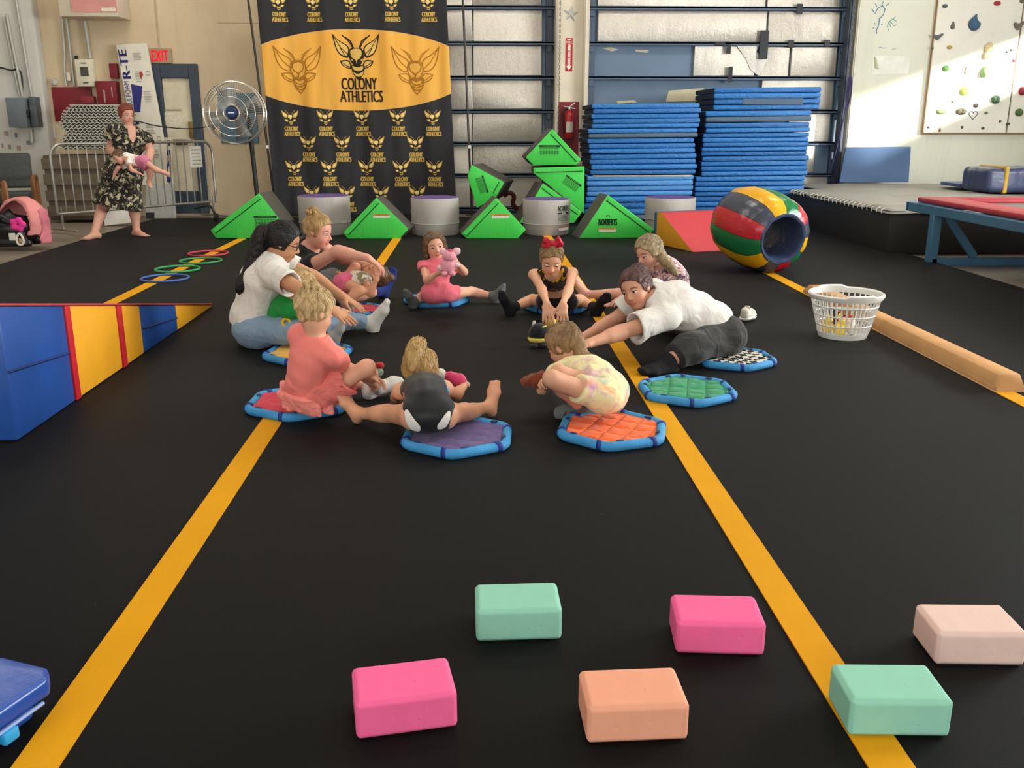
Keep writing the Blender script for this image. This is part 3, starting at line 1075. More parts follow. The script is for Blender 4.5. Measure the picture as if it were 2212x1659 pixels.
# ---- folded blue mats in two stacks: every folded mat is a thing, its panels are parts
M_BLUES = [m_vinyl('blue_mat_vinyl', '#2a72b6', 0.42, (1.4, 1, 2.2), 0.7, 16), m_vinyl('blue_mat_vinyl_dark', '#2567a8', 0.42, (1.4, 1, 2.2), 0.7, 16)]
M_BLUEWORN = m_vinyl('worn_blue_vinyl', '#4b8ac8', 0.6, (1.4, 1, 2.2), 0.6, 16)
M_GREYEDGE = pm('grey_velcro_edge', '#54677b', 0.8)
M_WORN = pm('worn_backing', '#c3b598', 0.9)
M_FRAY = pm('dark_underside', '#23262c', 0.8)
def mat_stack(y, groups, group):
    """groups: (x0, x1, y_top, y_bottom, panels, label, extras)"""
    for gi, (x0, x1, yt, yb, n, label, kind) in enumerate(groups):
        a, b = W(x0, (yt + yb) / 2, y), W(x1, (yt + yb) / 2, y)
        zt, zb = wz(yt, y), max(0.0, wz(yb, y))
        w = b.x - a.x
        dep = 1.15
        root = thing('folded_mat', label, 'gym mat', ((a.x + b.x) / 2, y, zb), 0, group)
        t = (zt - zb) / n
        for i in range(n):
            bm = BM()
            jx, jy = random.uniform(-0.012, 0.012), random.uniform(-0.02, 0.02)
            lo = 0.006 if i == 0 else 0.002
            add_box(bm, (-w / 2 + jx, jy, i * t + lo), (w / 2 + jx, dep + jy, (i + 1) * t - 0.002), t * 0.30, 2)
            for v in bm.verts:     # sagging ends
                v.co.z += 0.012 * math.sin(v.co.x * 2.4 + 1.0) * min(1.0, (v.co.z + zb) / 0.3)
            m = M_BLUEWORN if kind == 'worn' else M_BLUES[(i + gi) % 2]
            if kind == 'grey' and i == n - 1 or kind == 'greylow' and i == 0:
                m = M_GREYEDGE
            p = obj('panel', bm, m, root)
            bm = BM(); add_box(bm, (-w / 2 + jx - 0.004, jy + t * 0.32, i * t + t * 0.12), (-w / 2 + jx + 0.004, dep + jy - 0.02, (i + 1) * t - t * 0.12), 0.002, 1)
            for v in bm.verts:
                v.co.z += 0.012 * math.sin(v.co.x * 2.4 + 1.0) * min(1.0, (v.co.z + zb) / 0.3)
            obj('end_flap', bm, M_FRAY, p)
            if kind == 'worn' and i == n - 1:
                bm = BM(); add_box(bm, (-w / 2 + 0.08, -0.005 + jy, i * t + t * 0.7), (w / 2 - 0.03, 0.02 + jy, i * t + t * 0.98), 0.004, 1)
                obj('bare_edge', bm, M_WORN, root)
            if kind == 'patch' and i == 1:
                bm = BM(); add_box(bm, (-0.35, -0.006 + jy, t * 0.9), (0.5, 0.02 + jy, t * 2.1), 0.006, 1)
                obj('scuffed_edge', bm, M_GREYEDGE, root)
SA = 13.1
mat_stack(SA, [(1280, 1513, 223, 277, 5, 'clean blue folded mat on top of the lower mat stack', ''),
               (1271, 1507, 277, 298, 2, 'blue folded mat with a grey edge under the clean top mat', 'greylow'),
               (1271, 1501, 298, 332, 3, 'blue folded mat with three panels in the lower stack', ''),
               (1276, 1505, 332, 378, 4, 'blue folded mat with four panels above the worn mat', ''),
               (1267, 1497, 379, 424, 4, 'worn pale blue folded mat with a bare beige top edge', 'worn'),
               (1263, 1492, 424, 478, 4, 'blue folded mat at the floor below the worn mat', 'greylow')], 'blue mats of the lower stack')
SB = 13.3
mat_stack(SB, [(1543, 1774, 187, 237, 4, 'blue folded mat with scuffed grey edge on top of the taller stack', 'patch'),
               (1526, 1755, 238, 264, 2, 'blue folded mat with a grey edge in the taller stack', 'greylow'),
               (1524, 1750, 264, 287, 2, 'thin blue folded mat under the grey edged mat of the taller stack', ''),
               (1517, 1746, 287, 337, 5, 'blue folded mat with five panels in the taller stack', ''),
               (1515, 1745, 337, 381, 4, 'blue folded mat with four panels in the taller stack', ''),
               (1502, 1738, 381, 425, 4, 'blue folded mat second from the floor in the taller stack', ''),
               (1500, 1728, 425, 470, 4, 'blue folded mat at the floor of the taller stack', 'greylow')], 'blue mats of the taller stack')
# dark frayed ends seen left of the stacks
# ---- red and yellow wedge
def red_wedge():
    a = G(1497, 545)                    # front bottom left of the red slope
    b = G(1551, 545)
    back = G(1437, 520)
    y0 = a.y
    root = thing('red_wedge', 'small red foam wedge with a yellow side beside the barrel', 'wedge', a)
    depth = 1.15
    s = lambda x, y, z: Vector((x, y, z))
    h = 0.36
    dirv = (back - a); dirv.z = 0
    dirv = dirv.normalized()
    dirv = Vector((-0.34, 0.94, 0)).normalized()
    side = Vector((0.94, 0.34, 0)).normalized()
    w = 0.75
    L = 0.78
    prof = [Vector((0, 0, 0)), dirv * L, dirv * L + Vector((0, 0, h)), dirv * (L * 0.86) + Vector((0, 0, h))]
    bm = BM()
    add_prism(bm, prof, side * w, 0.012, 2)
    for f in bm.faces:
        f.normal_update()
        f.material_index = 1 if abs(f.normal.dot(side)) > 0.8 else 0
    obj('block', bm, [m_vinyl('red_vinyl', '#b5323a', 0.55, amt=0.15), m_vinyl('amber_vinyl', '#c8891d', 0.5, amt=0.15)], root)
    bm = BM(); add_prism(bm, [dirv * (L + 0.002), dirv * (L + 0.06), dirv * (L + 0.06) + Vector((0, 0, h)), dirv * (L + 0.002) + Vector((0, 0, h))], side * w, 0.01, 1)
    obj('back_panel', bm, pm('teal_vinyl', '#2c5672', 0.5), root)
red_wedge()

# ---- patchwork barrel
def barrel():
    c = G(1648, 590)
    R0 = 0.37
    root = thing('patchwork_barrel', 'padded tumbling barrel with red yellow green and navy panels', 'barrel', c, 0)
    axis = Vector((0.27, -0.95, -0.13)).normalized()      # towards the open end
    up = Vector((0, 0, 1))
    xx = axis.cross(up).normalized()
    zz = xx.cross(axis).normalized()
    m = frame_mtx(Vector((0, 0.22, R0 + 0.012)), xx, zz, axis)
    Lh = 0.40
    prof = [(R0 * 0.58, -Lh), (R0 * 0.75, -Lh * 0.95), (R0 * 0.9, -Lh * 0.78), (R0 * 0.98, -Lh * 0.42), (R0, 0), (R0 * 0.98, Lh * 0.42), (R0 * 0.9, Lh * 0.78), (R0 * 0.75, Lh * 0.95), (R0 * 0.62, Lh)]
    cols = {'red': m_vinyl('barrel_red', '#b3202c', 0.25), 'navy': m_vinyl('barrel_navy', '#3d4250', 0.25), 'yellow': m_vinyl('barrel_yellow', '#e0a514', 0.25), 'green': m_vinyl('barrel_green', '#1d6b3c', 0.25)}
    seq = ['red', 'navy', 'yellow', 'green']
    n = 12
    for i in range(n):
        bm = BM()
        g = 0.004
        add_lathe(bm, prof, 6, None, 2 * math.pi * i / n + g, 2 * math.pi * (i + 1) / n - g)
        for v in bm.verts:
            a = math.atan2(v.co.y, v.co.x)
            k = 1 - 0.012 * (abs(((a * n / (2 * math.pi)) % 1) - 0.5) * 2) ** 3
            k *= 1 + 0.01 * math.sin(14 * a + 9 * v.co.z)
            v.co.x *= k; v.co.y *= k
        bmesh.ops.transform(bm, matrix=m, verts=bm.verts)
        obj('panel', bm, cols[seq[i % 4]], root)
    bm = BM()
    hole = R0 * 0.50
    add_lathe(bm, [(R0 * 0.63, Lh * 0.995), (R0 * 0.60, Lh * 1.02), (R0 * 0.55, Lh * 1.01), (hole * 1.02, Lh * 0.95), (hole * 0.97, Lh * 0.6), (hole, 0), (hole * 0.97, -Lh * 0.6), (hole, -Lh * 0.95), (R0 * 0.58, -Lh * 1.0)], 40)
    for v in bm.verts:
        a = math.atan2(v.co.y, v.co.x)
        k = 1 + 0.025 * math.sin(11 * a + v.co.z * 12) * (0.5 + 0.5 * math.sin(3 * a))
        v.co.x *= k; v.co.y *= k
    bmesh.ops.transform(bm, matrix=m, verts=bm.verts)
    obj('inner_lining', bm, m_vinyl('lining_navy', '#39445f', 0.2, amt=0.5), root)
barrel()

# =================================================================== BANNER
YB = 14.05
def fold(x, z):
    k = 0.6 + 0.4 * max(0.0, min(1.0, (3.0 - z) / 2.5))
    return k * (0.026 * math.sin(7.0 * x + 0.9 * math.sin(1.3 * z) + 0.5) + 0.017 * math.sin(15.0 * x + 1.6 * z) + 0.007 * math.sin(29 * x - 1.2 * z)) + 0.02 * math.sin(2.1 * x)
BTL, BTR, BBL, BBR = W(552, -40, YB), W(963, -40, YB), W(596, 466, YB), W(987, 468, YB)
bx0, bcx, bcz = BTL.x, W(768, 152, YB).x, W(768, 152, YB).z
ba = (W(972, 152, YB).x - W(562, 152, YB).x) / 2 * 1.222
bb = (W(768, 64, YB).z - W(768, 239, YB).z) / 2
ban_base = Vector((bcx, YB, 0.2))
ban = thing('banner', 'tall black and gold printed fabric banner with bee emblems', 'banner', ban_base)
def m_banner():
    t = NT('banner_print')
    x, y, z = t.sep(t.co())
    dx = t.math('DIVIDE', x, ba)
    dz = t.math('DIVIDE', t.math('SUBTRACT', z, bcz - 0.2), bb)
    r = t.math('ADD', t.math('MULTIPLY', dx, dx), t.math('MULTIPLY', dz, dz))
    ins = t.math('LESS_THAN', r, 1.0)
    rim = t.math('LESS_THAN', t.math('ABSOLUTE', t.math('SUBTRACT', r, 1.0)), 0.012)
    gold = t.mix(t.noise(t.co(scale=(1, 1, 0.12)), 6, 3), rgba('#d9962e'), rgba('#f0b95a'))
    blk = t.mix(t.noise(t.co(), 4, 3), rgba('#232326'), rgba('#2e2d2f'))
    base = t.mix(ins, blk, gold)
    base = t.mix(rim, base, rgba('#d8b06a'))
    t.set(base, 0.7, 0, 0.25, 0.1)
    t.bump(t.noise(t.co(), 300, 2), 0.1, 0.002)
    return t.m
bm = BM()
NX, NZ = 150, 60
grid = []
for j in range(NZ + 1):
    v = j / NZ
    row = []
    for i in range(NX + 1):
        u = i / NX
        p = (BTL.lerp(BTR, u)).lerp(BBL.lerp(BBR, u), v)
        p.y += fold(p.x, p.z)
        row.append(bm.verts.new(p - ban_base))
    grid.append(row)
for j in range(NZ):
    for i in range(NX):
        bm.faces.new((grid[j][i], grid[j][i + 1], grid[j + 1][i + 1], grid[j + 1][i]))
cloth = obj('cloth', bm, m_banner(), ban)
cloth.modifiers.new('thickness', 'SOLIDIFY').thickness = 0.003
M_BEE_DARK = pm('print_dark_brown', '#2b2416', 0.8)
M_BEE_GOLD = pm('print_pale_gold', '#dcb45f', 0.8)
M_BEE_GHOST = pm('print_ochre', '#a9711f', 0.8)
M_BEE_LIGHT = pm('print_gold', '#c9a54e', 0.8)
M_BEE_HILITE = pm('print_cream_gold', '#f0cf86', 0.8)
def bplace(px0, py0, sx, off):
    """emblem coordinates (crop pixels around 715,600) to a point on the folded cloth"""
    c = W(px0, py0, YB)
    k = (W(px0 + 1, py0, YB).x - c.x)
    def f(u, v):
        x, z = c.x + u * sx * k, c.z - v * sx * k
        return Vector((x, YB + fold(x, z) - off, z)) - ban_base
    return f
WING = [(-435, -390), (-315, -270), (-155, -170), (-115, -80), (-155, 40), (-245, 30), (-335, -40), (-395, -180)]
LWING = [(-310, 100), (-155, 90), (-95, 180), (-115, 250), (-195, 230), (-275, 180)]
HEAD = [(-135, -80), (-75, -130), (85, -130), (135, -80), (145, 40), (85, 160), (15, 230), (-75, 160), (-145, 40)]
BROW = [(-105, -80), (-75, -100), (0, -120), (85, -100), (110, -30), (75, 50), (15, 90), (0, 160), (-15, 90), (-85, 40), (-110, -30)]
ABD = [(-115, 180), (155, 180), (135, 330), (25, 460), (-75, 330)]
ST1 = [(-85, 190), (20, 215), (125, 190), (115, 260), (20, 290), (-70, 250)]
ST2 = [(-70, 300), (20, 340), (130, 290), (105, 360), (20, 390), (-45, 350)]
ANT = [[(-60, -130), (-110, -220), (-180, -300), (-250, -355)], [(-45, -130), (-95, -250), (-190, -320)]]
EYE = [(-112, 60), (-75, 70), (-60, 110), (-95, 95)]
def smooth2(P, sharp, n=4):
    """round a 2D outline except at the sharp corners"""
    N = len(P)
    out = []
    for i in range(N):
        p1, p2 = Vector(P[i]), Vector(P[(i + 1) % N])
        p0 = Vector(P[i - 1]) if i not in sharp else p1
        p3 = Vector(P[(i + 2) % N]) if (i + 1) % N not in sharp else p2
        for k in range(n):
            t = k / n
            q = 0.5 * ((2 * p1) + (p2 - p0) * t + (2 * p0 - 5 * p1 + 4 * p2 - p3) * t * t + (3 * p1 - p0 - 3 * p2 + p3) * t ** 3)
            out.append((q.x, q.y))
    return out
WING = smooth2(WING, {0, 3})
LWING = smooth2(LWING, {0, 2, 3})
ABD = smooth2(ABD, {0, 1, 3})
BROW = smooth2(BROW, {7}, 3)
HEAD = smooth2(HEAD, {6}, 3)
ST1 = smooth2(ST1, {0, 2}, 3)
ST2 = smooth2(ST2, {0, 2}, 3)
mir = lambda P: [(-x + 20, y) for x, y in P][::-1]
def shrink(P, k):
    cx, cy = sum(p[0] for p in P) / len(P), sum(p[1] for p in P) / len(P)
    return [(cx + (x - cx) * k, cy + (y - cy) * k) for x, y in P]
def emblem_main(px, py, s):
    f1, f2, f3 = (bplace(px, py, s, o) for o in (0.005, 0.010, 0.015))
    bm = BM()
    for P in (WING, LWING):
        for Q in (P, mir(P)):
            add_poly(bm, Q, f1)
    add_poly(bm, HEAD, f1); add_poly(bm, ABD, f1)
    for a in ANT:
        for Q in (a, mir(a)):
            for q in stroke(Q, 22):
                add_poly(bm, q, f1)
    obj('emblem_outline', bm, M_BEE_DARK, ban)
    bm = BM()
    for P, k in ((WING, 0.80), (LWING, 0.72)):
        for Q in (P, mir(P)):
            add_poly(bm, shrink(Q, k), f2)
    add_poly(bm, BROW, f2)
    for P in (ST1, ST2):
        add_poly(bm, P, f2)
    for P in (EYE, mir(EYE)):
        add_poly(bm, P, f2)
    obj('emblem_fill', bm, M_BEE_GOLD, ban)
    bm = BM()
    for P in ([(-400, -330), (-280, -130), (-140, 0)], [(-290, -130), (-215, 0)], [(-285, 120), (-190, 190), (-110, 220)], [(-60, 150), (15, 200), (95, 150)]):
        for Q in (P, mir(P)):
            for q in stroke(Q, 12):
                add_poly(bm, q, f3)
    obj('emblem_veins', bm, M_BEE_DARK, ban)['kind'] = 'stuff'
def emblem_ghost(px, py, s):
    f1 = bplace(px, py, s, 0.007)
    bm = BM()
    for P in (WING, LWING, BROW, ABD, ST1, ST2, HEAD):
        for Q in ((P, mir(P)) if P in (WING, LWING) else (P,)):
            for q in stroke(Q, 20, True):
                add_poly(bm, q, f1)
    for a in ANT + [[(-400, -330), (-280, -130), (-140, 0)], [(-285, 120), (-190, 190), (-110, 220)]]:
        for Q in (a, mir(a)):
            for q in stroke(Q, 15):
                add_poly(bm, q, f1)
    add_poly(bm, [(-60, 130), (15, 230), (95, 130), (20, 170)], f1)
    obj('faint_emblem', bm, M_BEE_GHOST, ban)
emblem_main(769, 119, 170 / 1484)
emblem_ghost(643, 147, 170 / 1484)
emblem_ghost(897, 149, 170 / 1484)
bm = BM()
k1 = W(781, 181, YB); kk = W(782, 181, YB).x - k1.x
place = lambda u, v: (lambda x, z: Vector((x, YB + fold(x, z) - 0.008, z)) - ban_base)(k1.x + u, k1.z + v)
add_text(bm, 'COLONY', place, 76 * kk, 25 * kk, -5 * kk, 0, 0.006)
add_text(bm, 'ATHLETICS', place, 92 * kk, 24 * kk, -1 * kk, -26 * kk, 0.006)
obj('banner_lettering', bm, M_BEE_DARK, ban)
def small_logo(px, py, s):
    f1, f2 = (bplace(px, py - 6, s, o) for o in (0.006, 0.009))
    bm = BM()
    for P, k in ((WING, 0.95), (LWING, 0.85)):
        for Q in (P, mir(P)):
            add_poly(bm, shrink(Q, k), f1)
    add_poly(bm, ST2, f1); add_poly(bm, ST1, f1)
    for a in ANT[:1]:
        for Q in (a, mir(a)):
            for q in stroke(Q, 20):
                add_poly(bm, q, f1)
    add_text(bm, 'COLONY', lambda u, v: f1(u, -v), 680, 230, 30, -590, 16)
    add_text(bm, 'ATHLETICS', lambda u, v: f1(u, -v), 800, 220, 60, -860, 16)
    lo = obj('bee_logo', bm, M_BEE_LIGHT, ban)
    bm = BM()
    add_poly(bm, BROW, f2)
    obj('logo_head', bm, M_BEE_HILITE, lo)
    bm = BM()
    for P in (WING, LWING):
        for Q in (P, mir(P)):
            add_poly(bm, shrink(Q, 0.55), f2)
    obj('logo_wing_fill', bm, M_BEE_HILITE, lo)['kind'] = 'stuff'
LS = 36.0 / 880
for y_, xs in ((14, (600, 675, 757, 845, 924)), (262, (626, 702, 781, 859, 934)), (318, (665, 738, 813, 897)), (371, (634, 711, 791, 866, 938)), (426, (673, 749, 823, 901))):
    for x_ in xs:
        small_logo(x_, y_ - 3, LS)
# banner poles
M_POLE = pm('pole_dark', '#3a332e', 0.45, 0.4, 0.3)
for (a, b, lab) in (((536, 0), (590, 412), 'thin dark banner pole between the fan and the banner'), ((1000, 0), (1018, 440), 'thin dark banner pole in front of the foil door')):
    p, q = W(a[0], a[1], YB + 0.03), W(b[0], b[1], YB + 0.03)
    d = (p - q)
    top = q + d * (3.9 / d.z); q0 = q + d * ((0.0 - q.z) / d.z)
    r = thing('banner_pole', lab, 'pole', q0, 0, 'banner poles')
    bm = BM(); add_tube(bm, [Vector((0, 0, 0)), top - q0], 0.016, 8)
    add_lathe(bm, [(0, 0), (0.1, 0), (0.1, 0.012), (0.018, 0.02), (0.018, 0.05)], 14)
    obj('shaft', bm, M_POLE, r)
    c = W(a[0] + (b[0] - a[0]) * 0.78, 318, YB + 0.03) - q0
    bm = BM(); add_box(bm, c + Vector((-0.022, -0.022, -0.02)), c + Vector((0.022, 0.022, 0.03)), 0.005, 1)
    obj('clamp', bm, M_WHITE, r)

# =================================================================== LEFT BACK CORNER
M_GALV = pm('galvanised_steel', '#a9a69d', 0.35, 0.5, 0.75, ns=12, na=0.15)
M_CONDUIT = pm('conduit_grey', '#b5b2a8', 0.45, 0.5, 0.35)
M_GREYBOX = pm('box_grey', '#6a7378', 0.5, 0.4)
WF = WY - 0.003
def wbox(name, label, cat, x0, y0, x1, y1, dep, mat, plane=WF, bevel=0.01, group=None, door=None):
    a, b = W(x0, y0, plane - dep), W(x1, y1, plane - dep)
    c = Vector(((a.x + b.x) / 2, plane, min(a.z, b.z)))
    w, h = abs(b.x - a.x) / 2, abs(a.z - b.z)
    if door is None:
        bm = BM(); add_box(bm, (-w, -dep, 0), (w, 0, h), bevel, 2)
        return tag(obj(name, bm, mat, loc=c), label, cat, group), w, h
    r = thing(name, label, cat, c, 0, group)
    bm = BM(); add_box(bm, (-w, -dep, 0), (w, 0, h), bevel, 2)
    obj('body', bm, mat, r)
    return r, w, h
PF = WY - 0.2        # front face of the white pier
# white pier of the left corner
bm = BM(); add_box(bm, (XL, PF, -0.04), (wx(93, 200, PF), WY, ZC), 0.03, 3)
struct(obj('wall_left_pier', bm, M_WALLL))

# exit door
dxa, dxb = wx(329, 145), wx(428, 145)
dzt = wz(140)
dr = struct(link('door_3', None), 'beige exit door in a dark blue frame')
dr.location = ((dxa + dxb) / 2, WY, 0)
hw = (dxb - dxa) / 2
fw = 0.13
for nm, lo, hi in (('frame', (-hw, -0.09, 0), (-hw + fw, 0.0, dzt)), ('frame', (hw - fw, -0.09, 0), (hw, 0.0, dzt)), ('frame', (-hw + fw, -0.09, dzt - 0.2), (hw - fw, 0.0, dzt))):
    bm = BM(); add_box(bm, lo, hi, 0.008, 1)
    obj(nm, bm, M_STEELBLUE if False else pm('frame_blue', '#3d4751', 0.5, na=0.2), dr)
bm = BM(); add_box(bm, (-hw + fw + 0.004, -0.04, 0.33), (hw - fw - 0.004, -0.002, dzt - 0.205), 0.006, 1)
slab = obj('door_leaf', bm, pm('beige_door', '#d3c7ab', 0.6, na=0.15), dr)
bm = BM(); add_box(bm, (-hw + fw + 0.004, -0.05, 0.0), (hw - fw - 0.004, -0.004, 0.33), 0.006, 1)
obj('kick_plate', bm, pm('kick_dark', '#3b4751', 0.5), slab)
bm = BM(); add_box(bm, (-hw + fw + 0.1, -0.1, 1.02), (hw - fw - 0.1, -0.05, 1.1), 0.012, 2); obj('push_bar', bm, pm('push_bar_bronze', '#5a4432', 0.4, 0.5, 0.4), slab)
bm = BM(); add_box(bm, (hw - fw - 0.07, -0.075, 1.12), (hw - fw + 0.03, -0.045, 1.36), 0.008, 2); obj('lock_plate', bm, pm('brass_worn', '#8a7546', 0.4, 0.5, 0.6), slab)
pn = W(373, 262, WY - 0.045)
for k, (x0, y0, x1, y1, c) in enumerate(((350, 236, 392, 240, '#a2957c'), (352, 243, 393, 271, '#ddd3bd'))):
    a, b = W(x0, y0, WY - 0.045), W(x1, y1, WY - 0.045)
    bm = BM(); add_box(bm, (a.x - dr.location.x, -0.044, b.z), (b.x - dr.location.x, -0.041, a.z))
    obj('notice', bm, pm('notice_paper_%d' % k, c, 0.8, ns=40, na=0.2), slab)
# exit sign
ex, w, h = wbox('exit_sign', 'lit exit sign with red letters above the beige door', 'sign', 320, 104, 371, 137, 0.07, pm('sign_housing', '#9b8a6d', 0.5), door=1)
red_em = NT('exit_red')
red_em.set(rgba('#ff3648'), 0.5)
red_em.b.inputs['Emission Color'].default_value = rgba('#ff2a44'); red_em.b.inputs['Emission Strength'].default_value = 0.3
bm = BM(); add_text(bm, 'EXIT', lambda u, v: Vector((u, -0.073, v)), w * 1.5, h * 0.72, 0, h * 0.5, 0.006)
obj('lettering', bm, red_em.m, ex)
# wall heater hanging top left
ht, w, h = wbox('unit_heater', 'pink and ivory box of the heater hung high on the wall', 'heater', 121, -30, 256, 36, 0.5, pm('heater_ivory', '#cdbfa8', 0.5), door=1)
bm = BM(); add_box(bm, (-w * 0.58, -0.51, h * 0.14), (w * 0.985, -0.498, h * 1.0), 0.004, 1); obj('front_panel', bm, pm('heater_pink', '#cf9189', 0.5), ht)
bm = BM(); add_box(bm, (w * 0.45, -0.515, h * 0.17), (w * 0.93, -0.505, h * 0.3), 0.002, 1); obj('rating_plate', bm, pm('plate_cream', '#e4dcc6', 0.6, ns=60, na=0.3), ht)
# breaker panel
bp_, w, h = wbox('breaker_panel', 'cream electrical breaker panel above the maroon boards', 'electrical panel', 160, 128, 205, 187, 0.12, pm('panel_cream', '#d6ceb4', 0.5), door=1)
bm = BM(); add_box(bm, (-w * 0.45, -0.128, h * 0.38), (w * 0.45, -0.115, h * 0.72), 0.004, 1); obj('breaker_window', bm, pm('breaker_dark', '#4b4a45', 0.5, ns=30, na=0.4), bp_)
for z0 in (0.12, 0.84):
    bm = BM(); add_box(bm, (-w * 0.3, -0.126, h * z0), (w * 0.3, -0.118, h * (z0 + 0.04)), 0.002, 1); obj('vent_slot', bm, pm('slot_dark', '#3c3a35', 0.6), bp_)
wbox('junction_box', 'small black box on the wall above the breaker panel', 'box', 160, 120, 167, 127, 0.05, M_BLKTAPE, bevel=0.004)
ol, w, h = wbox('outlet', 'cream double socket on the conduit beside the breaker panel', 'outlet', 142, 157, 152, 175, 0.06, M_CREAM, door=1, bevel=0.006)
bm = BM()
for zz in (0.3, 0.7):
    add_lathe(bm, [(0, -0.063), (w * 0.55, -0.063), (w * 0.55, -0.058)], 12, Matrix.Translation((0, 0, h * zz)) @ Matrix.Rotation(-math.pi / 2, 4, 'X') @ Matrix.Scale(-1, 4, (0, 0, 1)))
obj('socket', bm, pm('socket_dark', '#4a4640', 0.5), ol)
wbox('round_gauge_box', 'small white bell box left of the maroon boards', 'box', 108, 170, 122, 184, 0.07, pm('bell_white', '#c8c4b8', 0.5, ns=40, na=0.5), bevel=0.02)
wbox('wall_board', 'large maroon board on the wall behind the panel stack', 'board', 110, 188, 205, 262, 0.03, M_MAROON, bevel=0.003)
mc, w, h = wbox('hose_cabinet', 'maroon metal cabinet with a pale handle on the wall', 'cabinet', 205, 175, 255, 225, 0.16, M_MAROON, door=1)
for x0, x1, z0, z1 in ((-0.3, -0.15, 0.06, 0.62), (0.5, 0.6, 0.3, 0.75)):
    bm = BM(); add_box(bm, (w * x0, -0.175, h * z0), (w * x1, -0.158, h * z1), 0.004, 1); obj('handle', bm, pm('pale_handle', '#b79a90', 0.4, 0.5, 0.3), mc)
wbox('alarm_box', 'small square maroon alarm box beside the insulation board', 'alarm box', 234, 137, 255, 169, 0.08, M_MAROON, bevel=0.008)
wbox('valve_box', 'low maroon box on the wall between board and cabinet', 'box', 173, 208, 204, 224, 0.1, pm('maroon_light', '#8c2f38', 0.5), bevel=0.008)
# conduits on the back wall
def conduit(pts, r, label, mat=None, y=None):
    yy = y or WY - 0.04
    P = smooth_path([W(a, b, yy) for a, b in pts], 4) if len(pts) > 2 else [W(a, b, yy) for a, b in pts]
    base = P[-1].copy()
    bm = BM(); add_tube(bm, [p - base for p in P], r, 8)
    return tag(obj('conduit', bm, mat or M_CONDUIT, loc=base), label, 'conduit', 'wall conduits')
conduit([(133, 36), (139, 110), (139, 145), (143, 186)], 0.018, 'thin bent conduit running to the double socket')
conduit([(143, 36), (160, 186)], 0.02, 'straight conduit running down beside the breaker panel')
conduit([(183, 46), (195, 126)], 0.03, 'thick conduit running down to the breaker panel')
conduit([(8, 36), (42, 206)], 0.022, 'left conduit of the pair above the grey switch box', y=PF - 0.03)
conduit([(14, 30), (49, 208)], 0.022, 'right conduit of the pair above the grey switch box', y=PF - 0.07)
conduit([(33, -10), (70, 214)], 0.022, 'conduit running down to the small grey switch box', y=PF - 0.03)
conduit([(67, 279), (70, 308)], 0.028, 'short conduit below the grey switch boxes', y=PF - 0.03)
# wire with bends at far left
bm = BM()
P = smooth_path([W(-30, 148, PF - 0.05), W(0, 146, PF - 0.05), W(24, 152, PF - 0.05), W(36, 150, PF - 0.05), W(46, 160, PF - 0.05), W(49, 205, PF - 0.05)], 6)
b = P[-1].copy(); add_tube(bm, [p - b for p in P], 0.012, 6)
tag(obj('wall_wire', bm, M_BLKTAPE, loc=b), 'black wire bending down to the grey switch box', 'wire')
# grey switch boxes on the pilaster of the left wall
PLY = 13.9
sb, w, h = wbox('switch_box', 'large grey electrical switch box on the white pilaster', 'electrical box', 10, 211, 60, 275, 0.22, M_GREYBOX, plane=PF, door=1)
bm = BM(); add_box(bm, (w, -0.2, h * 0.35), (w + 0.03, -0.16, h * 0.6), 0.006, 1); obj('lever', bm, M_BLKTAPE, sb)
wbox('switch_box', 'smaller dark grey electrical switch box beside the large one', 'electrical box', 60, 209, 84, 274, 0.16, pm('box_dark_grey', '#565d61', 0.5, ns=16, na=0.3), plane=PF)
# papers taped low on the wall
k = 0
for (x0, y0, x1, y1) in ((-30, 280, 2, 302), (4, 280, 26, 300), (28, 282, 44, 306), (0, 306, 12, 326), (14, 308, 30, 330), (72, 276, 98, 298), (98, 276, 122, 298), (32, 310, 52, 334), (52, 300, 76, 320), (-30, 306, -2, 345), (0, 330, 26, 346), (30, 334, 62, 348)):
    a, b = W(x0, y0, PF - 0.002 if x0 < 60 else WY - 0.02), W(x1, y1, PF - 0.002 if x0 < 60 else WY - 0.02)
    yb = PF - 0.002 if x0 < 60 else WY - 0.02
    r = thing('taped_paper', 'printed white paper taped low on the wall among others', 'paper', ((a.x + b.x) / 2, yb, b.z), 0, 'papers taped low on the left wall')
    w, h = (b.x - a.x) / 2, a.z - b.z
    bm = BM(); add_box(bm, (-w, -0.003, 0), (w, 0.0, h)); obj('sheet', bm, pm('taped_sheet', '#c9c5bd', 0.8, ns=8, na=0.12), r)
    bm = BM(); add_box(bm, (-w * 0.6, -0.005, h * 0.35), (w * 0.4, -0.003, h * 0.8)); obj('picture', bm, pm('sheet_picture_%d' % (k % 3), ('#8d8a90', '#a58d84', '#7d838c')[k % 3], 0.8, ns=30, na=0.4), r)
    k += 1
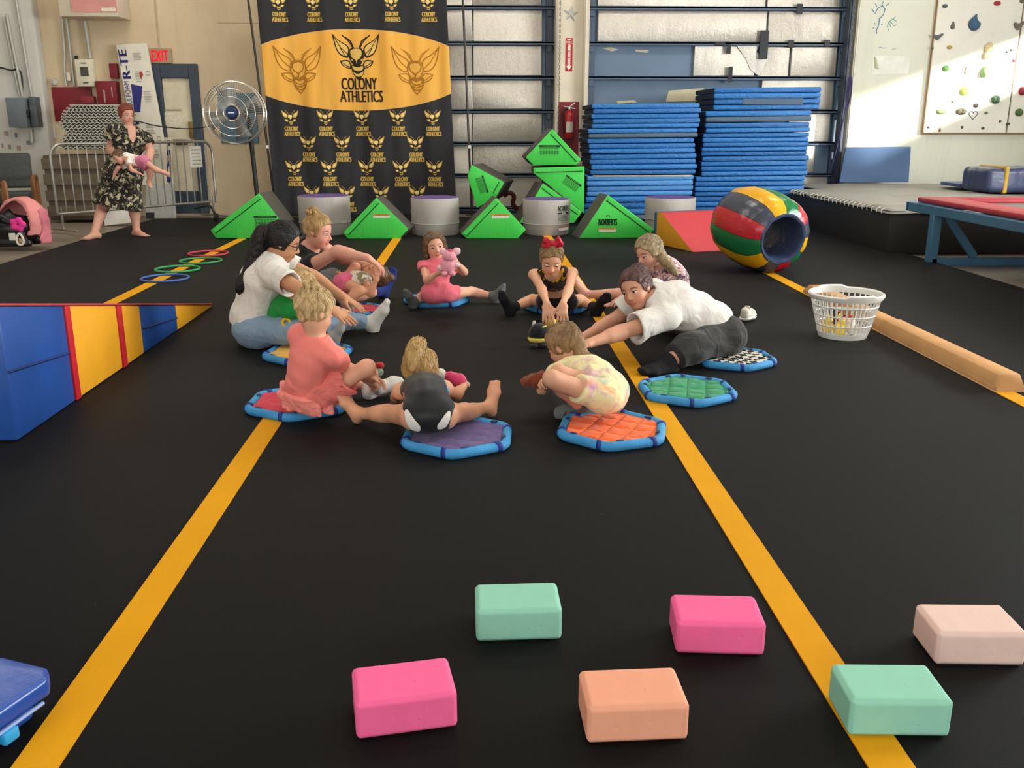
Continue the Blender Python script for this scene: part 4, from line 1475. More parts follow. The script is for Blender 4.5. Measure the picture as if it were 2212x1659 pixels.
# stack of corrugated white panels behind the barrier, on a crate
pb = W(190, 320, 13.9)
M_PANEL = pm('corrugated_white', '#b3b0a5', 0.6, ns=5, na=0.2)
M_PANEL2 = pm('corrugated_shadow', '#6f6d64', 0.7)
tb = thing('storage_crate', 'low dark wooden crate under the corrugated panel stack', 'crate', (wx(195, 400, 13.9), 13.9, 0))
bm = BM(); add_box(bm, (-0.5, -0.28, 0.0), (0.5, 0.3, 0.9), 0.01, 1); obj('body', bm, pm('crate_brown', '#5d5144', 0.8, ns=4, na=0.3), tb)
for i in range(4):
    bm = BM(); add_box(bm, (-0.52, -0.30, 0.05 + i * 0.22), (0.52, -0.282, 0.2 + i * 0.22), 0.005, 1); obj('slat', bm, pm('crate_slat', '#6d604f', 0.8, na=0.25), tb)
zbase = wz(321, 13.7)
zz = max(0.92, zbase)
lay = [(126, 262), (128, 262), (131, 260), (129, 260), (134, 262), (139, 262), (140, 260), (134, 262), (132, 262), (131, 260), (136, 262), (137, 260), (139, 262), (143, 260), (150, 258), (158, 256)]
t = (wz(226, 13.7) - zz) / len(lay)
for i, (x0, x1) in enumerate(lay):
    a, b = wx(x0, 300, 13.62), wx(x1, 300, 13.62)
    n = 26
    bm = BM()
    prev = None
    top, bot = [], []
    for k in range(n * 2 + 1):
        x = a + (b - a) * k / (n * 2)
        dz = (t * 0.30) * math.sin(k * math.pi / 2 * 1.0)
        zc = t * 0.45 + dz
        for y_, store in ((0, 0), (1, 1)):
            pass
        top.append((x - (a + b) / 2, zc + t * 0.2)); bot.append((x - (a + b) / 2, zc - t * 0.2))
    sk = 0.1 * math.sin(i * 1.3)
    poly = [(x, -0.27, z) for x, z in top] + [(x, -0.27, z) for x, z in bot[::-1]]
    va = [bm.verts.new(p) for p in poly]
    vb = [bm.verts.new((p[0] + 0.03, p[1] + 0.6, p[2])) for p in poly]
    m_ = len(poly)
    for k in range(n * 2):
        bm.faces.new((va[k], va[k + 1], va[m_ - 2 - k], va[m_ - 1 - k]))
        bm.faces.new((vb[k + 1], vb[k], vb[m_ - 1 - k], vb[m_ - 2 - k]))
        bm.faces.new((va[k + 1], va[k], vb[k], vb[k + 1]))
        bm.faces.new((va[m_ - 1 - k], va[m_ - 2 - k], vb[m_ - 2 - k], vb[m_ - 1 - k]))
    bm.faces.new((va[0], va[m_ - 1], vb[m_ - 1], vb[0])); bm.faces.new((va[n * 2 + 1], va[n * 2], vb[n * 2], vb[n * 2 + 1]))
    tag(obj('corrugated_panel', bm, M_PANEL, loc=((a + b) / 2, 13.9, zz + i * t), sharp=60), ('grey white corrugated panel, %s above the crate' % ('first second third fourth fifth sixth seventh eighth ninth tenth eleventh twelfth thirteenth fourteenth fifteenth sixteenth'.split()[i])) if i < 15 else 'grey white corrugated panel on top of the panel stack', 'panel', 'stacked corrugated panels')

# insulation boards leaning on the wall
def lean_board(name, label, pts, y_top, y_bot, thick, mat, group=None):
    """board outline given by pixel corners; top corners at y_top, bottom corners at y_bot"""
    ys = [y_top if i < 2 else y_bot for i in range(4)]
    P = [W(px, py, y) for (px, py), y in zip(pts, ys)]
    base = (P[2] + P[3]) / 2
    r = thing(name, label, 'insulation board', base, 0, group)
    bm = BM(); add_prism(bm, [p - base for p in P], (0, thick, 0), 0.004, 1)
    obj('board', bm, mat, r)
    def pl(u, v, off=0.004):
        """u to the right, v up, 0..1 on the face"""
        p = P[3].lerp(P[2], u).lerp(P[0].lerp(P[1], u), v) - base
        return p + Vector((0, -off, 0))
    return r, pl
M_BOARD = pm('board_white', '#d9d3c2', 0.65, ns=4, na=0.1)
M_NAVYINK = pm('navy_ink', '#2c2e72', 0.7)
M_GREYINK = pm('grey_ink', '#8f8b80', 0.8)
ib, pl = lean_board('insulation_board', 'tall white insulation board with navy lettering leaning on the wall', [(250, 96), (316, 93), (371, 400), (306, 400)], 14.6, 14.2, 0.05, M_BOARD)
rot = lambda s, u0, u1, v0, v1, bmx, off=0.005, bold=0: add_text(bmx, s, lambda a, b: pl(u0 + (u1 - u0) * (0.5 - b), v0 + (v1 - v0) * (a + 0.5), off), 1, 1, 0, 0, bold)
bm = BM(); rot('R-TE', 0.04, 0.30, 0.76, 0.96, bm, bold=0.02); rot('CH', 0.04, 0.30, 0.30, 0.45, bm, bold=0.03)
add_poly(bm, [(0.26, 0.72), (0.62, 0.70), (0.40, 0.52), (0.2, 0.52)], lambda u, v: pl(u, v))
obj('lettering', bm, M_NAVYINK, ib)
bm = BM(); rot('INSULFOAM', 0.03, 0.2, 0.52, 0.74, bm, 0.008)
obj('side_lettering', bm, M_NAVYINK, ib)
bm = BM()
for (u, v, du, n) in ((0.5, 0.93, 0.3, 5), (0.45, 0.8, 0.2, 7), (0.62, 0.66, 0.28, 8), (0.5, 0.42, 0.3, 6), (0.55, 0.25, 0.25, 6)):
    for k in range(n):
        vv = v - k * 0.011
        add_poly(bm, [(u, vv), (u + du * random.uniform(0.6, 1), vv), (u + du * 0.8, vv + 0.004), (u, vv + 0.004)], lambda a, b: pl(a, b))
for (u, v) in ((0.88, 0.79), (0.86, 0.33)):
    for q in stroke([(u + 0.07 * math.cos(a), v + 0.015 * math.sin(a)) for a in np.linspace(0, 6.28, 14)[:-1]], 0.006, True):
        add_poly(bm, q, lambda a, b: pl(a, b))
obj('small_print', bm, M_GREYINK, ib)['kind'] = 'stuff'
bm = BM(); add_poly(bm, [(0.6, 0.80), (0.68, 0.805), (0.72, 0.78), (0.66, 0.765), (0.64, 0.745), (0.6, 0.76)], lambda a, b: pl(a, b)); obj('state_mark', bm, pm('brick_ink', '#9c3f28', 0.7), ib)
ic, pl2 = lean_board('insulation_board', 'narrow insulation board with navy letters CH behind the steel barrier', [(355, 297), (369, 297), (378, 470), (352, 470)], 14.15, 14.0, 0.04, pm('board_cream', '#d8ccb0', 0.65))
bm = BM(); add_text(bm, 'TECH', lambda a, b: pl2(0.62 - 0.5 * b, 0.62 - a * 0.68 + 0.05), 1, 1, 0, 0, 0.03)
obj('lettering', bm, M_NAVYINK, ic)
fb, pl3 = lean_board('foil_board', 'silver foil faced board standing behind the steel barrier', [(316, 398), (375, 398), (380, 474), (314, 474)], 13.95, 13.85, 0.05, m_foil('blue_foil', 1.0, '#8fa0b0'))
bm = BM(); add_poly(bm, [(0.02, 0.02), (0.3, 0.02), (0.3, 0.2), (0.02, 0.2)], lambda a, b: pl3(a, b)); obj('dark_patch', bm, M_BLKTAPE, fb)
wb_, pl4 = lean_board('foam_sheet', 'white foam sheet standing on the floor behind the standing woman', [(222, 448), (283, 452), (284, 481), (226, 488)], 13.22, 13.14, 0.05, pm('foam_white', '#d5d2c9', 0.7))

# steel crowd barrier
def barrier():
    a, b = G(130, 500), W(468, 448, 14.15)
    b.z = 0
    a = Vector((a.x, a.y, 0))
    d = (b - a); L = d.length; d.normalize()
    ang = math.atan2(d.y, d.x)
    r = thing('crowd_barrier', 'galvanised steel crowd barrier with round bars behind the standing woman', 'barrier', a, ang)
    H = 1.08
    bm = BM()
    rc = 0.16
    arc = lambda cx, cz, a0, a1: [(cx + rc * math.cos(t), 0, cz + rc * math.sin(t)) for t in np.linspace(a0, a1, 7)]
    add_tube(bm, [(0, 0, 0.22)] + [(0, 0, 0.5)] + arc(rc, H - rc, math.pi, math.pi / 2) + arc(L - rc, H - rc, math.pi / 2, 0) + [(L, 0, 0.5), (L, 0, 0.22)], 0.019, 10)
    add_tube(bm, [(0, 0, 0.22), (L, 0, 0.22)], 0.017, 10)
    obj('frame', bm, M_GALV, r)
    n = 20
    for i in range(1, n):
        bm = BM(); add_tube(bm, [(L * i / n, 0, 0.22), (L * i / n, 0, H - 0.005)], 0.009, 7)
        obj('bar', bm, M_GALV, r)
    for x, dx in ((0.05, 0), (L - 0.05, 0)):
        bm = BM()
        add_tube(bm, [(x, 0, 0.3), (x, 0, 0.04), (x, -0.02, 0.02), (x, -0.3, 0.02)], 0.015, 8)
        add_tube(bm, [(x, 0, 0.04), (x, 0.02, 0.02), (x, 0.3, 0.02)], 0.015, 8)
        obj('foot', bm, M_GALV, r)
    bm = BM(); add_box(bm, (L * 0.83, -0.03, 0.72), (L * 0.915, -0.022, 1.02), 0.002, 1)
    n_ = obj('notice', bm, pm('notice_white', '#cfc9ba', 0.8), r)
    bm = BM()
    for k in range(5):
        add_box(bm, (L * 0.845, -0.033, 0.76 + k * 0.05), (L * 0.905, -0.03, 0.775 + k * 0.05))
    obj('notice_print', bm, M_GREYINK, n_)
barrier()

# big drum fan on a pole with the blue square behind
fc = W(510, 244, 13.35)
fz = fc.z
fan = thing('pedestal_fan', 'large round pedestal fan with a chrome wire cage beside the banner', 'fan', (fc.x + 0.17, 13.55, 0))
bm = BM()
off = fc - Vector((fc.x + 0.17, 13.55, 0))
add_tube(bm, [(0, 0, 0.05), (off.x * 0.3, 0, fz - 0.1), (off.x * 0.6, -0.02, fz)], 0.032, 10)
obj('pole', bm, pm('fan_black', '#2b2a28', 0.5), fan)
bm = BM(); add_lathe(bm, [(0, 0), (0.32, 0), (0.33, 0.02), (0.28, 0.05), (0.04, 0.08), (0.034, 0.2)], 24); obj('base', bm, pm('fan_black', '#2b2a28', 0.5), fan)
bm = BM()
Rf = 0.41
mf = Matrix.Translation(off) @ Matrix.Rotation(math.pi / 2, 4, 'X')
for rr, zz_ in ((Rf, 0), (Rf, 0.12), (Rf * 0.99, 0.16), (Rf * 0.75, 0.21), (Rf * 0.5, 0.235), (Rf * 0.26, 0.25), (Rf * 0.99, -0.05)):
    add_tube(bm, [mf @ Vector((rr * math.cos(a), rr * math.sin(a), zz_)) for a in np.linspace(0, 2 * math.pi, 33)[:-1]], 0.006, 5, closed=True)
for i in range(72):
    a = 2 * math.pi * i / 72
    add_tube(bm, [mf @ Vector((rr * math.cos(a + tw), rr * math.sin(a + tw), z_)) for rr, z_, tw in ((0.09, 0.255, 0.0), (Rf * 0.6, 0.23, 0.06), (Rf * 0.99, 0.16, 0.1), (Rf, 0, 0.1), (Rf * 0.99, -0.05, 0.1))], 0.0022, 4)
cage = obj('cage', bm, pm('chrome_wire', '#c9c5bb', 0.3, 0.6, 0.8), fan)
cage['kind'] = 'stuff'
bm = BM(); add_lathe(bm, [(0, 0.268), (0.06, 0.266), (0.075, 0.25), (0.075, 0.24), (0, 0.24)], 20, mf); hb = obj('hub', bm, pm('hub_navy', '#1d3463', 0.4), fan)
bm = BM(); add_box(bm, mf @ Vector((-0.04, -0.008, 0.268)) + Vector((0, -0.004, 0)), mf @ Vector((0.04, 0.008, 0.268)) + Vector((0, 0.002, 0.0)), 0.0); obj('hub_badge', bm, M_WHITE, hb)
bm = BM(); add_lathe(bm, [(0, 0.12), (0.1, 0.12), (0.11, 0.05), (0.1, -0.12), (0, -0.14)], 18, mf); obj('motor', bm, pm('fan_black', '#2b2a28', 0.5), fan)
for i in range(4):
    bm = BM()
    a0 = i * math.pi / 2 + 0.3
    vs = []
    for k in range(7):
        rr = 0.08 + (Rf * 0.92 - 0.08) * k / 6
        for s_ in (-1, 1):
            a = a0 + s_ * (0.34 if k else 0.5)
            vs.append(bm.verts.new(mf @ Vector((rr * math.cos(a), rr * math.sin(a), 0.06 + s_ * 0.045))))
    for k in range(6):
        bm.faces.new((vs[2 * k], vs[2 * k + 1], vs[2 * k + 3], vs[2 * k + 2]))
    bl = obj('blade', bm, pm('blade_grey', '#8f9391', 0.4, 0.4, 0.3), fan); bl.modifiers.new('t', 'SOLIDIFY').thickness = 0.004
a, b = W(469, 201, WY - 0.02), W(559, 309, WY - 0.02)
bm = BM(); add_box(bm, ((a.x - b.x) / 2, -0.02, 0), ((b.x - a.x) / 2, 0.0, a.z - b.z), 0.004, 1)
tag(obj('wall_pad', bm, pm('teal_pad', '#5d7f90', 0.6, na=0.15), loc=((a.x + b.x) / 2, WY - 0.002, b.z)), 'square teal blue pad on the wall behind the fan', 'pad')
# fan cable
bm = BM()
P = smooth_path([W(298, 262, 14.1), W(340, 272, 13.9), W(400, 278, 13.8), W(440, 275, 13.7), W(462, 270, 13.5)], 6)
b = P[0].copy(); add_tube(bm, [p - b for p in P], 0.008, 6)
tag(obj('power_cable', bm, M_BLKTAPE, loc=b), 'black cable slung from the fan across the beige door', 'cable')
# caster and foot of a stand by the barrier
cs = G(492, 470)
ct = thing('stand_caster', 'dark bent stand foot with a caster wheel beside the barrier', 'stand', (cs.x, 13.3, 0))
bm = BM(); add_tube(bm, smooth_path([(-0.32, 0.1, 0.18), (-0.1, 0.05, 0.22), (-0.02, 0, 0.12)], 6), 0.018, 8); obj('bent_leg', bm, pm('fan_black', '#2b2a28', 0.5), ct)
bm = BM(); add_lathe(bm, [(0, -0.02), (0.055, -0.02), (0.06, -0.01), (0.06, 0.01), (0.055, 0.02), (0, 0.02)], 16, Matrix.Translation((0, 0, 0.06)) @ Matrix.Rotation(math.pi / 2, 4, 'Y')); obj('wheel', bm, pm('black_rubber', '#1c1c1c', 0.6), ct)

# two wooden arm chairs at the far left
M_WOOD = pm('chair_wood', '#8a5a35', 0.5, 0.35, ns=3, na=0.25)
M_SEATG = pm('chair_grey_fabric', '#4b4e4c', 0.9, ns=20, na=0.2, bs=200, ba=0.3)
def chair(px, py, rz, label):
    c = G(px, py)
    r = thing('arm_chair', label, 'chair', c, rz, 'arm chairs')
    bm = BM(); add_box(bm, (-0.26, -0.26, 0.36), (0.26, 0.24, 0.47), 0.04, 3); obj('seat', bm, M_SEATG, r)
    bm = BM(); add_box(bm, (-0.27, -0.04, 0.0), (0.27, 0.04, 0.46), 0.035, 3, Matrix.Translation((0, 0.27, 0.5)) @ Matrix.Rotation(-0.2, 4, 'X')); obj('backrest', bm, M_SEATG, r)
    for s in (-1, 1):
        bm = BM()
        add_tube(bm, smooth_path([(s * 0.31, -0.27, 0.0), (s * 0.31, -0.28, 0.4), (s * 0.31, -0.27, 0.6), (s * 0.31, -0.2, 0.655), (s * 0.31, 0.1, 0.65), (s * 0.31, 0.26, 0.6), (s * 0.31, 0.33, 0.3), (s * 0.31, 0.36, 0.0)], 5), 0.026, 8, flat=(0.9, 1.3))
        obj('arm_frame', bm, M_WOOD, r)
    bm = BM(); add_box(bm, (-0.31, -0.24, 0.3), (0.31, -0.2, 0.36), 0.008, 1); add_box(bm, (-0.31, 0.26, 0.3), (0.31, 0.3, 0.36), 0.008, 1); obj('rail', bm, M_WOOD, r)
    return r
chair(32, 492, 0.35, 'wooden arm chair with grey seat behind the infant car seat')
chair(-40, 520, 0.5, 'wooden arm chair at the edge of the concrete floor')

# infant car seat with pink cover
def car_seat():
    c = G(40, 532)
    r = thing('infant_car_seat', 'black infant car seat with a pink canopy on the concrete floor', 'car seat', c, 0)
    b = np.array(c)
    s = SDF(b + (-0.5, -0.35, 0), b + (0.45, 0.45, 0.55), 0.014)
    s.ell(b + (-0.08, 0.05, 0.2), (0.34, 0.22, 0.17), k=0.03)
    s.ell(b + (-0.22, 0.05, 0.3), (0.16, 0.2, 0.2), k=0.05)
    s.ell(b + (-0.02, 0.0, 0.36), (0.22, 0.16, 0.18), k=0.03, op='s')
    s.cone(b + (-0.3, -0.1, 0.05), b + (0.16, -0.1, 0.05), 0.045, 0.045, 0.03)
    s.cone(b + (-0.3, 0.15, 0.05), b + (0.16, 0.15, 0.05), 0.045, 0.045, 0.03)
    sdf_obj('shell', s, pm('car_seat_black', '#17171a', 0.3, 0.5), r, b)
    s = SDF(b + (-0.45, -0.35, 0.1), b + (0.4, 0.45, 0.6), 0.013)
    s.ell(b + (0.06, 0.08, 0.24), (0.27, 0.25, 0.31), k=0.0)
    s.ell(b + (0.03, 0.05, 0.22), (0.24, 0.24, 0.28), k=0.0, op='s')
    s.plane(b + (0, 0, 0.14), (0, 0, -1))
    s.plane(b + (-0.1, -0.03, 0.3), (-0.25, -1, 0.25))
    s.wrinkle(0.006, 26, 3)
    sdf_obj('canopy', s, pm('canopy_pink', '#d98a86', 0.75, bs=60, ba=0.3), r, b)
    s = SDF(b + (0.0, -0.3, 0.0), b + (0.4, 0.3, 0.5), 0.012)
    s.cone(b + (0.3, 0.02, 0.38), b + (0.33, -0.03, 0.05), 0.07, 0.06, 0.02, u=(0.4, 1, 0), fa=0.4)
    s.wrinkle(0.006, 30, 5)
    sdf_obj('draped_cover', s, pm('cover_rose', '#c4707a', 0.8, bs=60, ba=0.3), r, b)
    bm = BM(); add_tube(bm, smooth_path([(-0.18, -0.24, 0.22), (-0.02, -0.28, 0.36), (0.15, -0.26, 0.24), (0.2, -0.22, 0.06)], 6), 0.03, 8, flat=(1.3, 0.7)); obj('carry_handle', bm, pm('handle_dark', '#26262a', 0.35), r)
    bm = BM(); add_box(bm, (0.06, -0.31, 0.1), (0.13, -0.3, 0.18), 0.004, 1); obj('sticker', bm, M_PAPER, r)
    t = thing('hanging_toy', 'pink flower toy with a pale drop rattle on the car seat', 'toy', c + Vector((0.2, -0.36, 0.0)))
    b2 = np.array(c) + (0.2, -0.36, 0.0)
    s = SDF(b2 + (-0.15, -0.15, 0.05), b2 + (0.15, 0.15, 0.45), 0.009)
    for i in range(5):
        a = i * 1.257
        s.ell(b2 + (0.05 * math.cos(a), 0, 0.28 + 0.045 * math.sin(a)), (0.04, 0.025, 0.035), k=0.012)
    sdf_obj('flower', s, pm('toy_magenta', '#e2378d', 0.7), t, b2)
    bm = BM(); add_tube(bm, [(0.035 * math.cos(a) * (1 - 0.3 * math.sin(a)), 0, 0.12 + 0.06 * math.sin(a)) for a in np.linspace(0, 6.28, 21)[:-1]], 0.012, 8, closed=True); obj('drop_ring', bm, pm('toy_cream', '#d8cdbb', 0.6), t)
    s = SDF(b2 + (-0.06, -0.06, 0.02), b2 + (0.06, 0.06, 0.22), 0.008)
    s.ell(b2 + (0, 0, 0.105), (0.02, 0.012, 0.03), k=0)
    sdf_obj('bead', s, pm('toy_tan', '#b08f74', 0.6), t, b2)
car_seat()

# =================================================================== RIGHT SIDE: CLIMBING WALL, PLATFORM, TRAMPOLINE
# leaning blue board
pts = [(1827, 318), (1968, 317), (1962, 402), (1813, 398)]
P = [W(x, y, 14.3 if i < 2 else 14.1) for i, (x, y) in enumerate(pts)]
P[2].z = P[3].z = 0.475
b = (P[2] + P[3]) / 2
bm = BM(); add_prism(bm, [p - b for p in P], (0, 0.04, 0), 0.005, 1)
tag(obj('leaning_board', bm, pm('dusty_blue', '#475f80', 0.7, ns=3, na=0.08), loc=b), 'plain dusty blue board leaning on the pale wall', 'board')
# climbing wall panels
CW = WY - 0.11
def climb_panel(x0, x1, label):
    zt, zb = wz(-40, CW), wz(287, CW, 2100)
    a, b = wx(x0, 200, CW), wx(x1, 200, CW)
    r = thing('climbing_wall', label, 'climbing wall', ((a + b) / 2, CW, zb), 0, 'climbing wall panels')
    w = (b - a) / 2
    bm = BM(); add_box(bm, (-w + 0.004, 0, 0), (w - 0.004, 0.03, zt - zb), 0.003, 1)
    t = NT('marked_plywood')
    co = t.co()
    g = t.noise(co, 3, 4)
    sp = t.vor(co, 7, 'DISTANCE_TO_EDGE')
    base = t.mix(g, rgba('#d9d6c6'), rgba('#ece9dc'))
    scr = t.math('LESS_THAN', t.math('ABSOLUTE', t.math('SUBTRACT', t.noise(t.co(scale=(1, 1, 2.2)), 11, 2), 0.5)), 0.006)
    msk = t.math('GREATER_THAN', t.noise(co, 4.0, 2), 0.58)
    base = t.mix(t.math('MULTIPLY', t.math('MULTIPLY', scr, msk), 0.35), base, rgba('#6a8a8a'))
    t.set(base, 0.7, 0, 0.25)
    obj('plywood', bm, t.m, r)
    bm = BM(); add_box(bm, (-w, 0.03, -0.02), (w, 0.075, 0.06), 0.003, 1); add_box(bm, (-w, 0.03, 0.06), (-w + 0.06, 0.075, zt - zb), 0.003, 1)
    obj('batten', bm, pm('raw_timber', '#a67f58', 0.7, ns=3, na=0.2), r)
    return r
climb_panel(2005, 2185, 'white climbing panel with a timber edge and many holds')
climb_panel(2187, 2330, 'white climbing panel beside the timber edged one')
# holds : (px, py, rx, ry, colour, shape)
HOLDS = [(2041, 13, 6, 4, '#5a5f66', 'bean'), (2058, 54, 5, 7, '#6d655c', 'cone'), (2154, 7, 8, 5, '#a33a40', 'bean'), (2105, 49, 13, 16, '#42637e', 'horn'), (2026, 79, 9, 6, '#63656a', 'curl'),
         (2051, 102, 6, 4, '#b79a53', 'bean'), (2133, 110, 12, 16, '#d8c49a', 'lobes'), (2043, 148, 8, 6, '#6fa05c', 'bean'), (2130, 154, 12, 11, '#8fae78', 'egg'), (2083, 197, 10, 9, '#b4c25c', 'ball'),
         (2150, 215, 10, 10, '#4d6a50', 'rock'), (2033, 241, 11, 6, '#7d8a5c', 'bean'), (2076, 241, 12, 8, '#6e6b58', 'rock'), (2108, 228, 6, 5, '#5d5a50', 'rock'), (2130, 244, 4, 3, '#6a6a60', 'bean'),
         (2005, 275, 3, 2, '#54554c', 'bean'), (2078, 275, 3, 3, '#54554c', 'ball'), (2123, 277, 4, 3, '#54554c', 'bean'), (2201, 55, 9, 8, '#756a60', 'curl'), (2208, 2, 6, 5, '#6d6a55', 'ball'),
         (2191, 131, 5, 3, '#a8505c', 'bean'), (2208, 197, 8, 9, '#8f2c3c', 'ball'), (2201, 243, 9, 8, '#54693f', 'ball'), (2177, 268, 5, 3, '#5d4f44', 'bean'), (2160, 262, 3, 3, '#6b4a40', 'ball'),
         (2087, 152, 4, 8, '#c3bdae', 'cone'), (2030, 280, 3, 4, '#9c7458', 'cone'), (2014, 104, 2, 2, '#5a5a55', 'ball'), (2175, 112, 2, 2, '#6a6a66', 'ball'), (2185, 108, 2, 2, '#6a6a66', 'ball'), (2058, 220, 2, 2, '#6a6a60', 'ball')]
HN = {'bean': 'bean shaped', 'cone': 'pointed', 'horn': 'large horn shaped', 'curl': 'curled', 'lobes': 'knobbly', 'egg': 'egg shaped', 'ball': 'round', 'rock': 'craggy'}
CN = {}
def colour_word(c):
    r, g, b_ = [int(c[i:i + 2], 16) for i in (1, 3, 5)]
    if r > 140 and g < 100: return 'red'
    if b_ > r + 30: return 'slate blue'
    if r > 180 and g > 150 and b_ > 140: return 'cream'
    if g > r + 8 and g > b_ + 15: return 'green'
    if r > 170 and g > 150: return 'yellow green'
    if r > b_ + 25: return 'brown'
    return 'grey'
seen_l = {}
for i, (px, py, rx, ry, c, kind) in enumerate(HOLDS):
    p = W(px, py, CW)
    k = (W(px + 1, py, CW).x - p.x)
    rx, ry = max(rx, 3) * k, max(ry, 2.6) * k
    d = min(rx, ry) * 0.9
    s = SDF((p.x - rx * 1.8, CW - d * 2.2, p.z - ry * 1.9), (p.x + rx * 1.8, CW + 0.01, p.z + ry * 1.9), max(0.0035, min(rx, ry) / 9))
    kk = min(rx, ry) * 0.4
    if kind in ('bean', 'egg', 'ball'):
        s.ell((p.x, CW, p.z), (rx, d, ry), k=0)
        if kind == 'bean':
            s.ell((p.x, CW - d * 0.9, p.z + ry * 1.05), (rx * 0.5, d * 0.7, ry * 0.5), k=kk * 0.5, op='s')
        if kind == 'egg':
            s.ell((p.x - rx * 0.4, CW, p.z - ry * 0.5), (rx * 0.6, d * 1.2, ry * 0.7), k=kk)
    elif kind == 'cone':
        s.cone((p.x, CW, p.z - ry * 0.5), (p.x, CW - d * 0.4, p.z + ry * 0.8), rx, rx * 0.35, kk)
    elif kind == 'horn':
        s.ell((p.x, CW, p.z - ry * 0.2), (rx, d, ry * 0.85), k=0)
        s.cone((p.x - rx * 0.1, CW - d * 0.2, p.z), (p.x + rx * 0.1, CW - d * 0.2, p.z + ry), rx * 0.75, rx * 0.12, kk)
        s.ell((p.x + rx * 0.75, CW - d * 0.6, p.z + ry * 0.55), (rx * 0.6, d, ry * 0.55), k=kk * 0.5, op='s')
    elif kind == 'curl':
        s.cone((p.x - rx, CW, p.z + ry * 0.3), (p.x - rx * 0.2, CW - d * 0.3, p.z - ry * 0.4), ry * 0.5, ry * 0.7, kk)
        s.cone((p.x - rx * 0.2, CW - d * 0.3, p.z - ry * 0.4), (p.x + rx, CW, p.z + ry * 0.7), ry * 0.7, ry * 0.4, kk)
    elif kind == 'lobes':
        for ox, oz, r_ in ((-0.3, -0.6, 0.5), (0.4, -0.5, 0.45), (-0.1, 0.1, 0.5), (0.2, 0.6, 0.55), (0.55, 0.2, 0.4), (-0.35, 0.5, 0.35)):
            s.ell((p.x + ox * rx, CW - d * 0.15, p.z + oz * ry), (r_ * rx, r_ * d, r_ * ry), k=kk * 0.5)
    else:
        for j in range(7):
            a = j * 0.9
            s.ell((p.x + 0.45 * rx * math.cos(a), CW - d * 0.1, p.z + 0.4 * ry * math.sin(a)), (rx * 0.5, d * (0.6 + 0.3 * math.sin(j * 2.3)), ry * 0.5), k=0.002)
    s.plane((0, CW - 0.0006, 0), (0, 1, 0))
    base = (p.x, CW, p.z)
    lab = '%s %s climbing hold' % (colour_word(c), HN[kind])
    size = ' small' if max(rx, ry) < 0.035 else (' big' if max(rx, ry) > 0.07 else '')
    near = 'on the timber edged climbing panel' if px < 2183 else 'on the second climbing panel'
    lab = ('%s%s %s' % (size.strip() + ' ' if size else '', lab, near)).strip()
    o = sdf_obj('climbing_hold', s, pm('hold_' + c[1:], c, 0.6, ns=30, na=0.12, bs=120, ba=0.25), None, base, loc=base)
    tag(o, lab, 'climbing hold', 'holds of the climbing wall')
# drawn heart on the panel and drawn marks on the pale wall
h = W(2102, 248, CW)
bm = BM()
hp = []
for t_ in np.linspace(0, 2 * math.pi, 29)[:-1]:
    hp.append((16 * math.sin(t_) ** 3, 13 * math.cos(t_) - 5 * math.cos(2 * t_) - 2 * math.cos(3 * t_) - math.cos(4 * t_)))
for q in stroke([(a * 0.0042, b_ * 0.0042) for a, b_ in hp], 0.010, True):
    add_poly(bm, q, lambda u, v: Vector((u, -0.002, v)))
tag(obj('drawn_heart', bm, pm('marker_blue_grey', '#5d7f90', 0.8), loc=h - Vector((0, 0.001, 0))), 'hand drawn blue heart outline on the climbing panel', 'drawing')
def doodle(name, strokes, w, col, label, plane=WY - 0.033):
    P0 = W(strokes[0][0][0], strokes[0][0][1], plane)
    bm = BM()
    for st in strokes:
        pts = [W(x, y, plane) - P0 for x, y in st]
        for q in stroke([(p.x, p.z) for p in pts], w):
            add_poly(bm, q, lambda u, v: Vector((u, -0.002, v)))
    return tag(obj(name, bm, pm('marker_' + col[1:], col, 0.8), loc=P0), label, 'drawing')
doodle('wall_drawing', [[(1890, 30), (1896, 18), (1906, 12), (1912, 20), (1908, 32), (1900, 40), (1898, 55), (1893, 66), (1894, 72)], [(1888, 26), (1884, 20)], [(1894, 14), (1891, 8)], [(1906, 8), (1908, 4)], [(1914, 12), (1920, 8)], [(1888, 50), (1890, 52)], [(1904, 52), (1906, 54)], [(1886, 60), (1888, 62)]], 0.012, '#4f86ad', 'blue marker doodle of a swirl with rays on the pale wall')
doodle('wall_drawing', [[(1916, 58), (1920, 48), (1924, 58)], [(1928, 40), (1922, 46), (1928, 52)], [(1934, 36), (1930, 42), (1936, 46)], [(1920, 62), (1918, 68)], [(1930, 56), (1936, 54)]], 0.010, '#5fa79a', 'teal scribbled letters beside the blue doodle')
doodle('wall_drawing', [[(1898, 103), (1903, 102), (1908, 104), (1914, 103)], [(1926, 107), (1935, 105)]], 0.007, '#8d7f9a', 'faint pencil words under the blue doodle')
# paper notice and foam flake on the wall
a, b = W(1886, 120, WY - 0.034), W(1962, 160, WY - 0.034)
bm = BM(); add_box(bm, ((a.x - b.x) / 2, -0.002, 0), ((b.x - a.x) / 2, 0, a.z - b.z)); tag(obj('wall_notice', bm, pm('notice_pale', '#e4e4d8', 0.8), loc=((a.x + b.x) / 2, WY - 0.033, b.z)), 'pale paper notice on the wall under the doodles', 'paper')
pk = W(1892, 134, WY - 0.04)
bm = BM(); add_prism(bm, [(-0.03, 0, 0.08), (0.0, -0.01, 0.05), (0.03, -0.015, -0.06), (0.06, 0, -0.1), (0.0, 0, -0.09)], (0, -0.02, 0), 0.003, 1); tag(obj('putty_flake', bm, pm('putty', '#c9c7a6', 0.7), loc=pk + Vector((0, 0.006, 0))), 'pale putty flake stuck beside the wall notice', 'flake')

